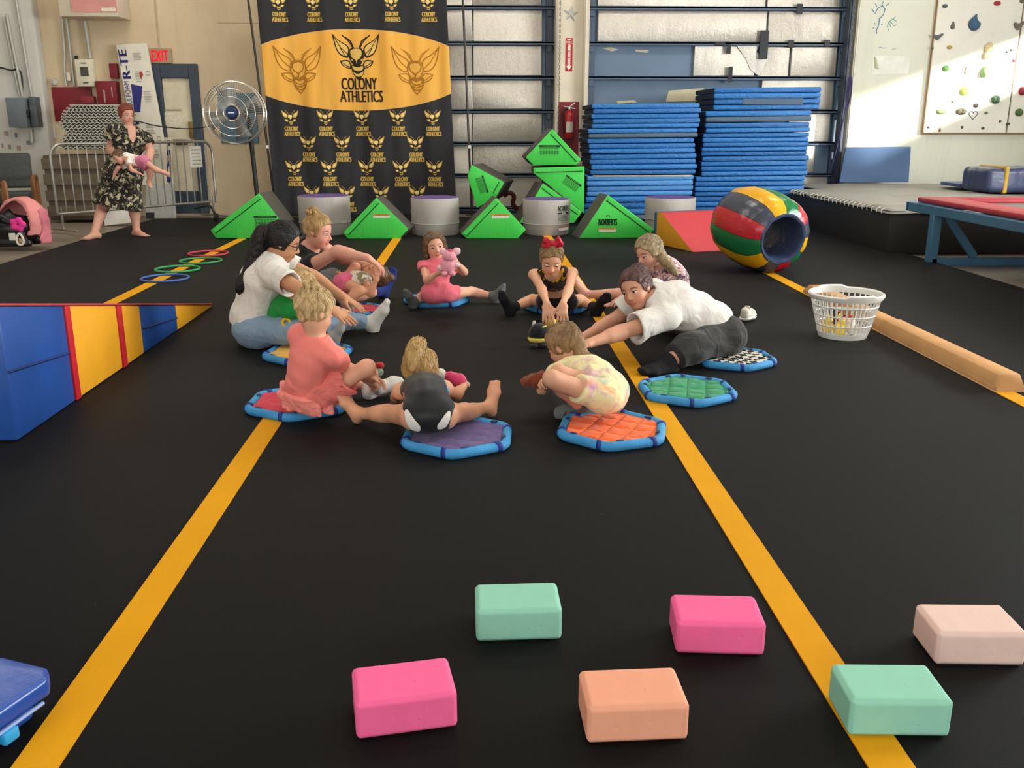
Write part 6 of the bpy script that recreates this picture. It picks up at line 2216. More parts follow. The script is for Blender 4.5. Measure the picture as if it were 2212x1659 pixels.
def vv(p):
    return np.array((p[0], p[1], p[2]), float)
class Person:
    def __init__(s, label, m, base, skin, kid=False, g=1.0, h=0.0055, hs=None, lip=None, brow='#5a4030', name='person', cat='person', toes=False, lid=0.35):
        s.m, s.g, s.kid, s.h = m, g, kid, h
        s.base = Vector((base[0], base[1], 0))
        s.root = thing(name, label, cat, s.base)
        s.skin = skin
        s.hs = hs or (0.225 if not kid else 0.195)
        s.lip = lip
        s.brow = brow
        s.J = {}
        s.bare = {'L': True, 'R': True}
        s.hand_opt = {'L': {}, 'R': {}}
        s.girth = {}
        s.mats = []
        s.toes, s.lid = toes, lid
        if kid:
            s.girth = {'torso': 0.90, 'leg': 0.86, 'arm': 0.86}
    # ---- skeleton
    def torso(s, pel, neck, phi, lean_u=None, bend=(0, 0, 0), sh_w=None, hip_w=None, u_sh=None):
        J = s.J
        f = Vector((math.cos(phi), math.sin(phi), 0))
        u = Vector((math.sin(phi), -math.cos(phi), 0))
        J['pel'], J['neck'], J['u'], J['f'] = Vector(pel), Vector(neck), u, f
        us = Vector(u_sh).normalized() if u_sh else u
        ax = (J['neck'] - J['pel']).normalized()
        us = (us - ax * us.dot(ax)).normalized()
        J['us'] = us
        sw = (sh_w or 0.160) * s.m
        hw = (hip_w or 0.085) * s.m
        J['bend'] = Vector(bend)
        for sd, k in (('L', -1), ('R', 1)):
            J['sh' + sd] = J['neck'] + us * (k * sw) - ax * (0.035 * s.m)
            J['hp' + sd] = J['pel'] + u * (k * hw)
    def sp(s, t):
        J = s.J
        p = J['pel'].lerp(J['neck'], t)
        return p + J['bend'] * (4 * t * (1 - t))
    def arm(s, sd, el, wr, hd=None, hn=None, far=(False, None), **opt):
        J = s.J
        J['el' + sd] = reach(J['sh' + sd], el[0], el[1], 0.275 * s.m, far[0]) if len(el) == 2 else Vector(el)
        if len(wr) == 2:
            c2 = [reach(J['el' + sd], wr[0], wr[1], 0.24 * s.m, k_) for k_ in (False, True)]
            ud = (J['el' + sd] - J['sh' + sd]).normalized()
            J['wr' + sd] = c2[int(far[1])] if far[1] is not None else max(c2, key=lambda p: (p - J['el' + sd]).normalized().dot(ud))
        else:
            J['wr' + sd] = Vector(wr)
        d = (J['wr' + sd] - J['el' + sd]).normalized() if hd is None else Vector(hd).normalized()
        J['hd' + sd] = d
        J['hn' + sd] = Vector(hn).normalized() if hn else Vector((0, 0, -1))
        for k in ('el', 'wr'):
            J[k + sd].z = max(J[k + sd].z, 0.03)
        s.hand_opt[sd] = opt
    def leg(s, sd, kn, an, toe, kr=None):
        """kn / an: (px,py,z) on the plane z, or (px,py) by bone length, or a Vector"""
        J = s.J
        def pt(par, q, L):
            if isinstance(q, Vector):
                return q.copy()
            if len(q) == 3:
                return G(*q)
            return reach(par, q[0], q[1], L, False)
        J['kn' + sd] = pt(J['hp' + sd], kn, 0.40 * s.m)
        J['an' + sd] = pt(J['kn' + sd], an, 0.385 * s.m)
        J['toe' + sd] = Vector(toe).normalized()
    def head(s, c, fwd, up, dy=None):
        """c: pixel of the head centre (at the neck's distance plus dy) or a point"""
        J = s.J
        if len(c) == 2:
            if dy is None:
                dy = (J['neck'] - J['pel']).y * 0.25 + J['f'].y * 0.03
            J['hc'] = W(c[0], c[1], J['neck'].y + dy)
        else:
            J['hc'] = Vector(c)
        f = Vector(fwd).normalized()
        r = f.cross(Vector(up)).normalized()
        J['hf'], J['hr'], J['hu'] = f, r, r.cross(f).normalized()
    def hp(s, x, y, z):
        J = s.J
        return vv(J['hc'] + (J['hr'] * x + J['hf'] * y + J['hu'] * z) * s.hs)
    def HR(s):
        J = s.J
        return np.array([[J['hr'][i], J['hf'][i], J['hu'][i]] for i in range(3)])
    def lens(s):
        J = s.J
        out = []
        for a, b in (('shL', 'elL'), ('elL', 'wrL'), ('shR', 'elR'), ('elR', 'wrR'), ('hpL', 'knL'), ('knL', 'anL'), ('hpR', 'knR'), ('knR', 'anR'), ('pel', 'neck'), ('neck', 'hc')):
            if a in J and b in J:
                out.append('%s %.2f' % (a + b, (J[a] - J[b]).length / s.m))
        return out
    def on_mats(s, F):
        """flatten what rests on a floor mat"""
        for x, y, r in s.mats:
            F.cone((x, y, -0.2), (x, y, 0.045), r, r, 0.0, cut=(True, True), op='s')
    # ---- field helpers
    def bounds(s, extra=0.16):
        P = np.array([vv(v) for k, v in s.J.items() if k[:2] in ('pe', 'ne', 'sh', 'el', 'wr', 'kn', 'an', 'hc') or k in ('hpL', 'hpR')])
        e = extra + 0.06 * s.m
        return P.min(0) - e, P.max(0) + e
    def do_torso(s, F, inf=0.0, t0=0.0, t1=1.0, shoulders=True, hips=True, k=0.03):
        J, m, g = s.J, s.m, s.g * s.girth.get('torso', 1)
        secs = [(0.0, 0.150, 0.80), (0.18, 0.143, 0.80), (0.42, 0.120, 0.80), (0.70, 0.140, 0.76), (0.90, 0.130, 0.66), (0.985, 0.075, 0.85)]
        if s.kid:
            secs = [(0.0, 0.138, 0.86), (0.2, 0.135, 0.88), (0.45, 0.128, 0.88), (0.70, 0.135, 0.80), (0.90, 0.125, 0.68), (0.985, 0.07, 0.85)]
        for (ta, wa, fa), (tb, wb, fb) in zip(secs, secs[1:]):
            if tb <= t0 or ta >= t1:
                continue
            a_, b_ = max(ta, t0), min(tb, t1)
            ia, ib = (a_ - ta) / (tb - ta), (b_ - ta) / (tb - ta)
            w0, w1 = wa + (wb - wa) * ia, wa + (wb - wa) * ib
            f0, f1 = fa + (fb - fa) * ia, fa + (fb - fa) * ib
            uu = J['u'].lerp(J['us'], (a_ + b_) / 2)
            F.cone(vv(s.sp(a_)), vv(s.sp(b_)), w0 * m * g + inf, w1 * m * g + inf, k, u=vv(uu), fa=f0, fb=f1, cut=(a_ == t0 and t0 > 0, b_ == t1 and t1 < 0.98))
        if hips:
            for sd in 'LR':
                F.ell(vv(J['hp' + sd] - (J['neck'] - J['pel']).normalized() * 0.0), np.array((1, 1, 1)) * (0.105 if not s.kid else 0.092) * m * g + inf, k=0.05 * m)
        if shoulders:
            c = J['neck'].lerp(J['pel'], 0.06)
            for sd in 'LR':
                F.cone(vv(c), vv(J['sh' + sd]), 0.06 * m * g + inf, 0.054 * m * g + inf, 0.035)
    def do_arm(s, F, sd, inf=0.0, a0=0.0, a1=2.0, k=0.02, flare=0.0, cut=True):
        J, m, g = s.J, s.m, s.g * s.girth.get('arm', 1)
        A, B, C_ = J['sh' + sd], J['el' + sd], J['wr' + sd]
        r = (0.051, 0.039, 0.040, 0.026)
        if s.kid:
            r = (0.050, 0.041, 0.041, 0.031)
        r = [x * m * g for x in r]
        if a0 < 1:
            e = min(a1, 1.0)
            F.cone(vv(A.lerp(B, a0)), vv(A.lerp(B, e)), r[0] + (r[1] - r[0]) * a0 + inf, r[0] + (r[1] - r[0]) * e + inf + flare, k, cut=(False, cut and a1 < 1.0))
        if a1 > 1:
            e = min(a1, 2.0) - 1
            F.cone(vv(B), vv(B.lerp(C_, e)), r[2] + inf, r[2] + (r[3] - r[2]) * e + inf + flare, k, cut=(False, cut and a1 < 2.0))
            if inf == 0:
                F.cone(vv(B.lerp(C_, 0.12)), vv(B.lerp(C_, 0.4)), r[2] * 1.05, r[2] * 0.95, k)
    def do_leg(s, F, sd, inf=0.0, a0=0.0, a1=2.0, k=0.03, flare=0.0, cut=True):
        J, m, g = s.J, s.m, s.g * s.girth.get('leg', 1)
        A, B, C_ = J['hp' + sd], J['kn' + sd], J['an' + sd]
        r = (0.098, 0.060, 0.058, 0.036)
        if s.kid:
            r = (0.090, 0.061, 0.058, 0.042)
        r = [x * m * g for x in r]
        if a0 < 1:
            e = min(a1, 1.0)
            F.cone(vv(A.lerp(B, a0)), vv(A.lerp(B, e)), r[0] + (r[1] - r[0]) * a0 + inf, r[0] + (r[1] - r[0]) * e + inf + flare, k, cut=(False, cut and a1 < 1.0))
        if a1 > 1:
            b0 = max(0, a0 - 1)
            e = min(a1, 2.0) - 1
            F.cone(vv(B.lerp(C_, b0)), vv(B.lerp(C_, e)), r[2] + (r[3] - r[2]) * b0 + inf, r[2] + (r[3] - r[2]) * e + inf + flare, k, cut=(cut and b0 > 0, cut and a1 < 2.0))
            if e > 0.5 and b0 < 0.2:
                bk = (B - A).normalized() + (C_ - B).normalized()
                back = ((A.lerp(C_, 0.5)) - B)
                back = back.normalized() if back.length > 0.03 else Vector((0, 0, -1))
                F.ell(vv(B.lerp(C_, 0.3) + back * 0.016 * m), np.array((0.052, 0.052, 0.075)) * m * g + inf, s.basis(C_ - B), k=0.03)
    def basis(s, d):
        d = Vector(d).normalized()
        a = d.orthogonal().normalized()
        b = d.cross(a)
        return np.array([[a[i], b[i], d[i]] for i in range(3)])
    def foot_pts(s, sd):
        J, m = s.J, s.m
        an, t = J['an' + sd], J['toe' + sd]
        sh = (an - J['kn' + sd]).normalized()
        dn = sh - t * sh.dot(t)
        dn = dn.normalized() if dn.length > 0.2 else Vector((0, 0, -1))
        h = 0.055 * m
        heel = an + dn * h * 0.75 - t * 0.035 * m
        ball = an + dn * h * 0.95 + t * 0.115 * m
        toe = ball + t * 0.06 * m
        return an, heel, ball, toe, dn, t
    def do_foot(s, F, sd, inf=0.0, k=0.02):
        m = s.m
        an, heel, ball, toe, dn, t = s.foot_pts(sd)
        w = t.cross(dn)
        q = 1.12 if s.kid else 1.0
        F.cone(vv(an), vv(heel), 0.036 * m * q + inf, 0.035 * m * q + inf, k)
        F.cone(vv(an + dn * 0.01 * m), vv(ball), 0.036 * m * q + inf, 0.030 * m * q + inf, k)
        F.cone(vv(heel + t * 0.01 * m), vv(ball), 0.032 * m * q + inf, 0.041 * m * q + inf, k, u=vv(w), fa=0.8, fb=0.6)
        F.cone(vv(ball), vv(toe), 0.041 * m * q + inf, 0.034 * m * q + inf, k, u=vv(w), fa=0.6, fb=0.5)
        if inf == 0 and s.toes:
            for i in range(5):
                o = (i - 2) * 0.0155 * m * q
                F.cone(vv(ball + t * 0.04 * m + w * o), vv(toe + t * (0.022 - 0.004 * abs(i - (1 if sd == 'R' else 3))) * m + w * o * 1.05), 0.011 * m * q, 0.010 * m * q, 0.005)
    def do_hand(s, F, sd, inf=0.0):
        J, m = s.J, s.m
        o = s.hand_opt[sd]
        S = (0.178 if not s.kid else 0.19) * m * o.get('size', 1.0)
        wr, d = J['wr' + sd], J['hd' + sd]
        n = J['hn' + sd] - d * J['hn' + sd].dot(d)
        n = n.normalized() if n.length > 0.1 else d.orthogonal().normalized()
        t = d.cross(n) * (1 if sd == 'R' else -1)
        if o.get('flip'):
            t = -t
        curl, spread = o.get('curl', 0.35), o.get('spread', 1.0)
        rf = S * (0.050 if not s.kid else 0.054)
        kn = wr + d * S * 0.50
        F.cone(vv(wr + d * S * 0.04), vv(wr + d * S * 0.14), 0.15 * S, 0.185 * S, 0.012, u=vv(t), fa=0.75, fb=0.55)
        F.cone(vv(wr + d * S * 0.14), vv(kn - d * S * 0.05), 0.185 * S, 0.225 * S, 0.012, u=vv(t), fa=0.55, fb=0.38)
        for i, (off, L) in enumerate(((0.17, 0.44), (0.057, 0.50), (-0.057, 0.46), (-0.165, 0.36))):
            p = kn + t * off * S - d * (0.02 + 0.03 * (i == 3)) * S
            fd = (d + t * off * 0.95 * spread).normalized()
            a = curl * 0.45
            for j, fr in enumerate((0.45, 0.31, 0.24)):
                dd = fd * math.cos(a) + n * math.sin(a)
                q = p + dd * (L * S * fr)
                F.cone(vv(p), vv(q), rf * (1.0 - 0.08 * j), rf * (0.93 - 0.1 * j), 0.004)
                p = q
                a += curl * (0.9 if j == 0 else 0.7)
        p = wr + d * S * 0.16 + t * S * 0.14
        for j, (L, dv) in enumerate(((0.24, d * 0.62 + t * 0.75 + n * 0.30), (0.17, d * 0.85 + t * 0.45 + n * (0.25 + curl * 0.4)), (0.13, d * 0.95 + t * 0.2 + n * (0.25 + curl * 0.5)))):
            q = p + dv.normalized() * L * S
            F.cone(vv(p), vv(q), rf * (1.3 - 0.15 * j), rf * (1.15 - 0.18 * j), 0.006)
            p = q
    def do_head(s, F):
        R, hs = s.HR(), s.hs
        e = lambda c, r, k=0.05, op='u': F.ell(s.hp(*c), np.array(r) * hs, R, k=k * hs, op=op)
        e((0, -0.05, 0.10), (0.345, 0.425, 0.40))
        e((0, 0.10, -0.15), (0.275 if not s.kid else 0.29, 0.28, 0.33), 0.08)
        e((0, 0.20, -0.40), (0.12, 0.12, 0.09), 0.10)
        for x in (-1, 1):
            e((x * 0.155, 0.20, -0.17), (0.105, 0.12, 0.12), 0.08)
            e((x * 0.145, 0.425, 0.0), (0.09, 0.075, 0.05), 0.05, 's')
            e((x * 0.335, -0.03, -0.03), (0.035, 0.07, 0.11), 0.02)
            e((x * 0.375, -0.02, -0.02), (0.02, 0.035, 0.06), 0.015, 's')
            e((x * 0.045, 0.395, -0.15), (0.035, 0.04, 0.03), 0.03)
        F.cone(s.hp(0, 0.345, 0.03), s.hp(0, 0.43, -0.125), 0.032 * hs, 0.046 * hs, 0.03 * hs)
        for x in (-1, 1):     # eyelids
            e((x * 0.145, 0.292, 0.034 - 0.030 * s.lid), (0.084, 0.070, 0.030 + 0.012 * s.lid), 0.012)
            e((x * 0.145, 0.288, -0.047), (0.080, 0.066, 0.022), 0.012)
        e((0, 0.355, -0.262), (0.085, 0.035, 0.022), 0.02)
        e((0, 0.350, -0.300), (0.07, 0.035, 0.026), 0.02)
        e((0, 0.40, -0.281), (0.08, 0.04, 0.006), 0.008, 's')
        nb = s.J['neck']
        nr = (0.052 if not s.kid else 0.05) * s.m
        F.cone(s.hp(0, -0.10, -0.22), vv(nb), 0.215 * hs if not s.kid else 0.19 * hs, nr * 1.08, 0.03)
    def tint(s, V):
        n = len(V)
        base = np.array(lin(s.skin))
        col = np.tile(base, (n, 1))
        if 'hc' in s.J:
            L = ((V - vv(s.J['hc'])) @ s.HR()) / s.hs
            x, y, z = np.abs(L[:, 0]), L[:, 1], L[:, 2]
            near = (np.linalg.norm(L, axis=1) < 0.75) & (y > 0.1)
            def blend(w, c):
                w = (np.clip(w, 0, 1) * near)[:, None]
                return col * (1 - w) + np.array(c) * w
            warm = base * np.array((1.03, 0.80, 0.78))
            col = blend(0.5 * np.exp(-(((x - 0.17) / 0.1) ** 2 + ((z + 0.15) / 0.1) ** 2)), warm)
            lipc = np.array(lin(s.lip)) if s.lip else base * np.array((0.85, 0.45, 0.45))
            col = blend(1.3 - ((x / 0.105) ** 4 + ((z + 0.282) / 0.05) ** 4), lipc)
            bz = 0.105 - 0.5 * (x - 0.14) ** 2 / 0.1
            col = blend(1.15 - (np.abs(x - 0.15) / 0.10) ** 4 - (np.abs(z - bz) / 0.026) ** 2, np.array(lin(s.brow)))
            col = blend(0.8 * (1.0 - (np.abs(x - 0.145) / 0.085) ** 2 - (np.abs(z - 0.0) / 0.055) ** 2), base * 0.62)
        return col
    def body(s):
        lo, hi = s.bounds()
        F = SDF(lo, hi, s.h)
        s.do_torso(F)
        for sd in 'LR':
            if 'el' + sd in s.J:
                s.do_arm(F, sd)
                s.do_hand(F, sd)
            if 'kn' + sd in s.J:
                s.do_leg(F, sd)
                s.do_foot(F, sd)
        s.do_head(F)
        s.on_mats(F)
        F.plane((0, 0, s.J.get('floor', 0.002)), (0, 0, -1))
        V, Q = F.mesh()
        me = quad_mesh('body', V - vv(s.base), Q, m_skin('skin_%s_%d' % (s.skin[1:], len(bpy.data.materials)), s.skin), s.tint(V))
        s.bodyobj = link('body', me, s.root)
        return s
    def eyes(s, look=(0, 1, 0), iris='#3a2a20'):
        for x in (-1, 1):
            c = Vector(s.hp(x * 0.145, 0.292, 0.0)) - s.base
            r = 0.066 * s.hs
            bm = BM()
            d = (s.J['hr'] * look[0] + s.J['hf'] * look[1] + s.J['hu'] * look[2]).normalized()
            a = d.orthogonal().normalized(); b = d.cross(a)
            add_lathe(bm, [(0, -r)] + [(r * math.sin(t), -r * math.cos(t)) for t in np.linspace(0.2, math.pi - 0.52, 9)], 16, frame_mtx(c, a, b, d))
            add_lathe(bm, [(r * math.sin(t), -r * math.cos(t)) for t in np.linspace(math.pi - 0.52, math.pi, 4)], 16, frame_mtx(c, a, b, d), mi=1)
            bmesh.ops.remove_doubles(bm, verts=bm.verts, dist=1e-5)
            e = obj('eye', bm, [M_EYEW, M_EYED], s.root)
            bm = BM()
            pts = [Vector(s.hp(x * (0.145 + 0.085 * math.cos(t)), 0.362 - 0.035 * abs(math.cos(t)) ** 2 * 1.4, 0.030 - 0.052 * s.lid + 0.012 * math.sin(t))) - s.base for t in np.linspace(0.1, math.pi - 0.1, 9)]
            add_tube(bm, pts, 0.008 * s.hs, 5)
            obj('eyelashes', bm, M_LASH, s.root)
        return s
    # ---- clothes and hair
    def wear(s, name, mat, fn, h=0.0075, wr=(0.0035, 38), floor=0.003, seed=1):
        lo, hi = s.bounds()
        F = SDF(lo, hi, h)
        fn(F)
        if wr and wr[0]:
            F.wrinkle(wr[0], wr[1], seed)
        s.on_mats(F)
        F.plane((0, 0, floor), (0, 0, -1))
        return sdf_obj(name, F, mat, s.root, vv(s.base))
    def shirt(s, mat, sleeve=0.55, inf=0.014, hem=0.0, flare=0.012, name='shirt', wr=(0.0035, 36), seed=1, k=0.03, hips=True):
        def fn(F):
            s.do_torso(F, inf, t0=hem, t1=1.0, hips=hips and hem <= 0.05, k=k)
            for sd in 'LR':
                if sleeve > 0:
                    s.do_arm(F, sd, inf * 0.9, 0.0, sleeve, 0.025, flare)
                    if sleeve < 1 and flare > 0.008:
                        A, B = s.J['sh' + sd], s.J['el' + sd]
                        rr = (0.048 - 0.011 * sleeve) * s.m * s.g * s.girth.get('arm', 1) + inf * 0.9 + flare - 0.007
                        F.cone(vv(A.lerp(B, sleeve - 0.14)), vv(A.lerp(B, sleeve + 0.2)), rr * 0.8, rr * 1.03, 0.004, op='s')
            # neck opening
            nb = s.J['neck']
            d = (s.J['hc'] - nb).normalized()
            F.cone(vv(nb + d * 0.008), vv(nb + d * 0.12), 0.060 * s.m, 0.09 * s.m, 0.01, op='s')
        return s.wear(name, mat, fn, wr=wr, seed=seed)
    def pants(s, mat, frac=(1.95, 1.95), inf=0.012, top=0.2, flare=0.008, name='trousers', wr=(0.004, 30), seed=2):
        def fn(F):
            s.do_torso(F, inf, t0=0.0, t1=top, shoulders=False)
            for i, sd in enumerate('LR'):
                s.do_leg(F, sd, inf, 0, frac[i], 0.04, flare)
                if frac[i] < 1 and flare > 0.008:
                    A, B = s.J['hp' + sd], s.J['kn' + sd]
                    q_ = (0.090, 0.061) if s.kid else (0.098, 0.060)
                    rr = (q_[0] + (q_[1] - q_[0]) * frac[i]) * s.m * s.g * s.girth.get('leg', 1) + inf + flare - 0.007
                    F.cone(vv(A.lerp(B, frac[i] - 0.12)), vv(A.lerp(B, frac[i] + 0.2)), rr * 0.8, rr * 1.02, 0.004, op='s')
        return s.wear(name, mat, fn, wr=wr, seed=seed)
    def socks(s, mat, start=1.72, inf=0.006, sides='LR'):
        for sd in sides:
            def fn(F, sd=sd):
                s.do_leg(F, sd, inf, start, 2.0, 0.015)
                s.do_foot(F, sd, inf)
            an, heel, ball, toe, dn, t = s.foot_pts(sd)
            P = np.array([vv(p) for p in (an, heel, ball, toe, s.J['kn' + sd].lerp(an, 0.6))])
            F = SDF(P.min(0) - 0.08 * s.m - 0.02, P.max(0) + 0.08 * s.m + 0.02, 0.005)
            fn(F)
            s.on_mats(F)
            F.plane((0, 0, 0.002), (0, 0, -1))
            sdf_obj('sock', F, mat, s.root, vv(s.base))
        return s
    def hair(s, mat, tight=1.0, extra=None, hairline=0.0, wr=(0.0028, 95), h=0.005, side=0.164, nape=0.0, seed=3, tie=(0, -0.5, 0.15), nstr=420):
        R, hs = s.HR(), s.hs
        c = vv(s.J['hc'])
        F = SDF(c - hs * 1.5 - 0.05, c + hs * 1.5 + 0.05, h)
        F.ell(s.hp(0, -0.06, 0.115), np.array((0.375, 0.465, 0.425)) * hs * tight, R, k=0)
        F.ell(s.hp(0, 0.50, -0.13 + hairline), np.array((0.62, 0.42, 0.50)) * hs, R, k=0.02 * hs, op='s')
        F.ell(s.hp(0, 0.06, -0.56 + nape), np.array((0.62, 0.48, 0.42)) * hs, R, k=0.03 * hs, op='s')
        if extra:
            extra(F)
        if wr:
            F.wrinkle(wr[0], wr[1], seed)
        o = sdf_obj('hair', F, mat, s.root, vv(s.base))
        s.strands(F, mat, tie, nstr, seed)
        return o
    def strands(s, F, mat, tie, n, seed):
        """fine locks combed over the hair surface towards the tie point"""
        V, Q = F.mesh()
        if len(V) < 50 or n == 0:
            return
        q = np.random.default_rng(seed)
        T = vv(tie) if isinstance(tie, Vector) else s.hp(*tie)
        P = V[q.integers(0, len(V), n)]
        h, lo, dim = F.h, F.lo, F.dim
        def val(p):
            i = np.clip(((p - lo) / h).astype(int), 1, dim - 2)
            g = np.stack([F.f[i[:, 0] + 1, i[:, 1], i[:, 2]] - F.f[i[:, 0] - 1, i[:, 1], i[:, 2]], F.f[i[:, 0], i[:, 1] + 1, i[:, 2]] - F.f[i[:, 0], i[:, 1] - 1, i[:, 2]], F.f[i[:, 0], i[:, 1], i[:, 2] + 1] - F.f[i[:, 0], i[:, 1], i[:, 2] - 1]], 1)
            g = g / np.maximum(np.linalg.norm(g, axis=1, keepdims=True), 1e-6)
            return F.f[i[:, 0], i[:, 1], i[:, 2]], g
        path = [P]
        jit = q.normal(size=P.shape) * 0.25
        off = q.uniform(0.0, 0.0035, (n, 1))
        for k in range(6):
            p = path[-1]
            d = T - p
            dist = np.linalg.norm(d, axis=1, keepdims=True)
            d = d / np.maximum(dist, 1e-6) + jit
            f, g = val(p)
            d = d - g * (d * g).sum(1, keepdims=True)
            d = d / np.maximum(np.linalg.norm(d, axis=1, keepdims=True), 1e-6)
            p2 = p + d * np.minimum(s.hs * 0.055, dist)
            f, g = val(p2)
            path.append(p2 - g * (f[:, None] - off))
        A = np.stack(path, 1)
        bm_v, bm_q = [], []
        c = vv(s.base)
        for i in range(n):
            r = s.hs * q.uniform(0.006, 0.013)
            f, g = val(A[i])
            base = len(bm_v)
            for k in range(7):
                t = A[i, min(k + 1, 6)] - A[i, max(k - 1, 0)]
                t = t / (np.linalg.norm(t) + 1e-9)
                w = np.cross(g[k], t)
                rr = r * (1.0 if 0 < k < 6 else 0.3)
                p = A[i, k] - c
                bm_v += [p - w * rr, p + g[k] * rr * 0.8, p + w * rr]
            for k in range(6):
                b0, b1 = base + 3 * k, base + 3 * k + 3
                bm_q += [(b0, b0 + 1, b1 + 1, b1), (b0 + 1, b0 + 2, b1 + 2, b1 + 1)]
        me = quad_mesh('hair_strands', np.array(bm_v), np.array(bm_q), mat)
        link('hair_strands', me, s.root)['kind'] = 'stuff'
    def tail(s, mat, pts, radii, name='ponytail', lumps=0.0, freq=0.0, h=0.005, flat=None):
        """free hanging hair along world points"""
        P = smooth_path([Vector(p) for p in pts], 6)
        n = len(P)
        rr = np.interp(np.linspace(0, 1, n), np.linspace(0, 1, len(radii)), radii)
        if lumps:
            rr = rr * (1 + lumps * np.abs(np.sin(np.linspace(0, freq * math.pi, n))))
        A = np.array([vv(p) for p in P])
        F = SDF(A.min(0) - max(rr) - 0.03, A.max(0) + max(rr) + 0.03, h)
        for i in range(n - 1):
            F.cone(A[i], A[i + 1], rr[i], rr[i + 1], 0.006)
        F.wrinkle(0.002, 120, 5)
        F.plane((0, 0, 0.004), (0, 0, -1))
        o = sdf_obj(name, F, mat, s.root, vv(s.base))
        if not lumps:
            s.strands(F, mat, Vector(P[-1]) + (Vector(P[-1]) - Vector(P[-3])).normalized() * 0.03, 260, 11)
        return o
def H3(s, x, y, z):
    return Vector(s.hp(x, y, z))

# ------------------------------------------------------------------ the people in the photograph
H_BLACK = m_hair('hair_black', '#0d0b0b', '#1d1716')
H_BLOND = m_hair('hair_dark_blond', '#6d5030', '#b08f5e')
H_FAIR = m_hair('hair_fair', '#9a7a4c', '#d8b883')
H_LIGHTBROWN = m_hair('hair_light_brown', '#6e5236', '#a07f56')
H_AUBURN = m_hair('hair_auburn', '#3a221e', '#6d4844')
H_RED = m_hair('hair_copper', '#5d2617', '#8f4527')
H_BROWN = m_hair('hair_brown', '#4b3524', '#7d5f42')
C_WHITE = m_cloth('white_cotton', '#d6d1c8', 0.05, 9, 0.5)
C_JEANS = m_cloth('pale_denim', '#7f97ab', 0.16, 12, 0.5)
C_BLACK = m_cloth('black_cotton', '#1c1b1c', 0.2)
C_CHAR = m_cloth('charcoal_cotton', '#33322f', 0.15, 10, 0.5)
C_SOCKW = pm('white_sock', '#d2cec4', 0.9, bs=300, ba=0.4)
C_SOCKG = pm('grey_sock', '#5f6361', 0.9, bs=300, ba=0.4)
C_SOCKB = pm('black_sock', '#17171a', 0.9, bs=300, ba=0.4)
C_SOCKN = pm('navy_sock', '#20306e', 0.9, bs=300, ba=0.4)
CORAL = '#ea7f74'
C_CORAL = m_cloth('coral_cotton', CORAL, 0.07, 8, 0.35)

# ---- woman with glasses, white shirt and jeans
pel = G(548, 706, 0.115)
a = Person('woman with long black ponytail and glasses in white shirt and pale jeans', 1.0, pel, '#c08a66', h=0.006, brow='#1d1412')
a.mats = [tuple(G(px_, py_, 0.03))[:2] + (r_,) for px_, py_, r_ in [(665, 759, 0.29)]]
a.torso(pel, reach(pel, 590, 562, 0.45), math.radians(18), bend=(-0.035, 0, 0.0))
a.head((613, 523), (0.93, 0.10, -0.36), (0.33, 0.0, 0.94))
a.arm('R', (650, 626), (716, 668), hn=(0.1, 0, -1), curl=0.15)
a.arm('L', (690, 604), (740, 640), hd=(0.75, -0.15, -0.45), hn=(-0.1, 0, -1), far=(True, False), curl=0.12, spread=1.5)
a.leg('R', (645, 716, 0.13), (712, 702, 0.07), (0.8, 0.3, 0.2))
a.leg('L', (692, 690, 0.10), (798, 697, 0.065), (0.42, -0.05, 0.9))
a.body().eyes((0.0, 1, -0.3))
a.shirt(C_WHITE, 0.62, 0.022, 0.09, 0.016, seed=4)
a.pants(C_JEANS, (1.93, 1.93), 0.010, 0.16, seed=6)
a.socks(C_SOCKW, 1.78)
a.hair(H_BLACK, 1.05, wr=(0.0015, 90))
a.tail(H_BLACK, [H3(a, 0, -0.42, 0.05), H3(a, 0, -0.58, -0.05), W(545, 585, a.J['hc'].y - 0.02), W(527, 612, a.J['hc'].y - 0.06), W(518, 628, a.J['hc'].y - 0.07)], [0.045, 0.055, 0.052, 0.045, 0.02])
bm = BM()      # glasses
for x in (-1, 1):
    add_tube(bm, [Vector(a.hp(x * 0.15 + 0.095 * math.cos(t), 0.385, 0.0 + 0.075 * math.sin(t))) - a.base for t in np.linspace(0, 2 * math.pi, 17)[:-1]], 0.0022, 5, closed=True)
    add_tube(bm, [Vector(a.hp(x * 0.245, 0.385, 0.02)) - a.base, Vector(a.hp(x * 0.345, 0.25, 0.03)) - a.base, Vector(a.hp(x * 0.36, -0.02, 0.05)) - a.base], 0.0024, 5)
add_tube(bm, [Vector(a.hp(-0.06, 0.40, 0.02)) - a.base, Vector(a.hp(0.06, 0.40, 0.02)) - a.base], 0.0022, 5)
obj('glasses', bm, pm('frame_black', '#1a1414', 0.3), a.root)

# ---- woman with blond hair bun, black top
pel = G(655, 640, 0.115)
b = Person('woman with a blond hair bun in a black top reaching over the toddler', 1.0, pel, '#d59a84', h=0.006, brow='#6d4a30')
b.mats = [tuple(G(px_, py_, 0.03))[:2] + (r_,) for px_, py_, r_ in [(778, 668, 0.22)]]
b.torso(pel, reach(pel, 668, 540, 0.44), math.radians(8), bend=(-0.03, 0, 0))
b.head((688, 500), (0.93, -0.30, -0.22), (0.22, 0.0, 0.97))
b.arm('R', (728, 543), (794, 557), hd=(0.8, -0.1, -0.55), hn=(-0.5, 0, -0.8), curl=0.5, spread=1.2)
b.arm('L', (735, 556), (798, 574), hd=(0.55, -0.45, -0.6), hn=(-0.5, 0.2, -0.8), far=(True, False), curl=0.5, spread=1.2)
b.leg('R', (752, 640, 0.10), (826, 627, 0.065), (0.36, 0.1, 0.93))
b.leg('L', (722, 598, 0.11), (690, 606, 0.07), (-0.3, 0.6, 0.2))
b.body().eyes((0.0, 1, -0.25))
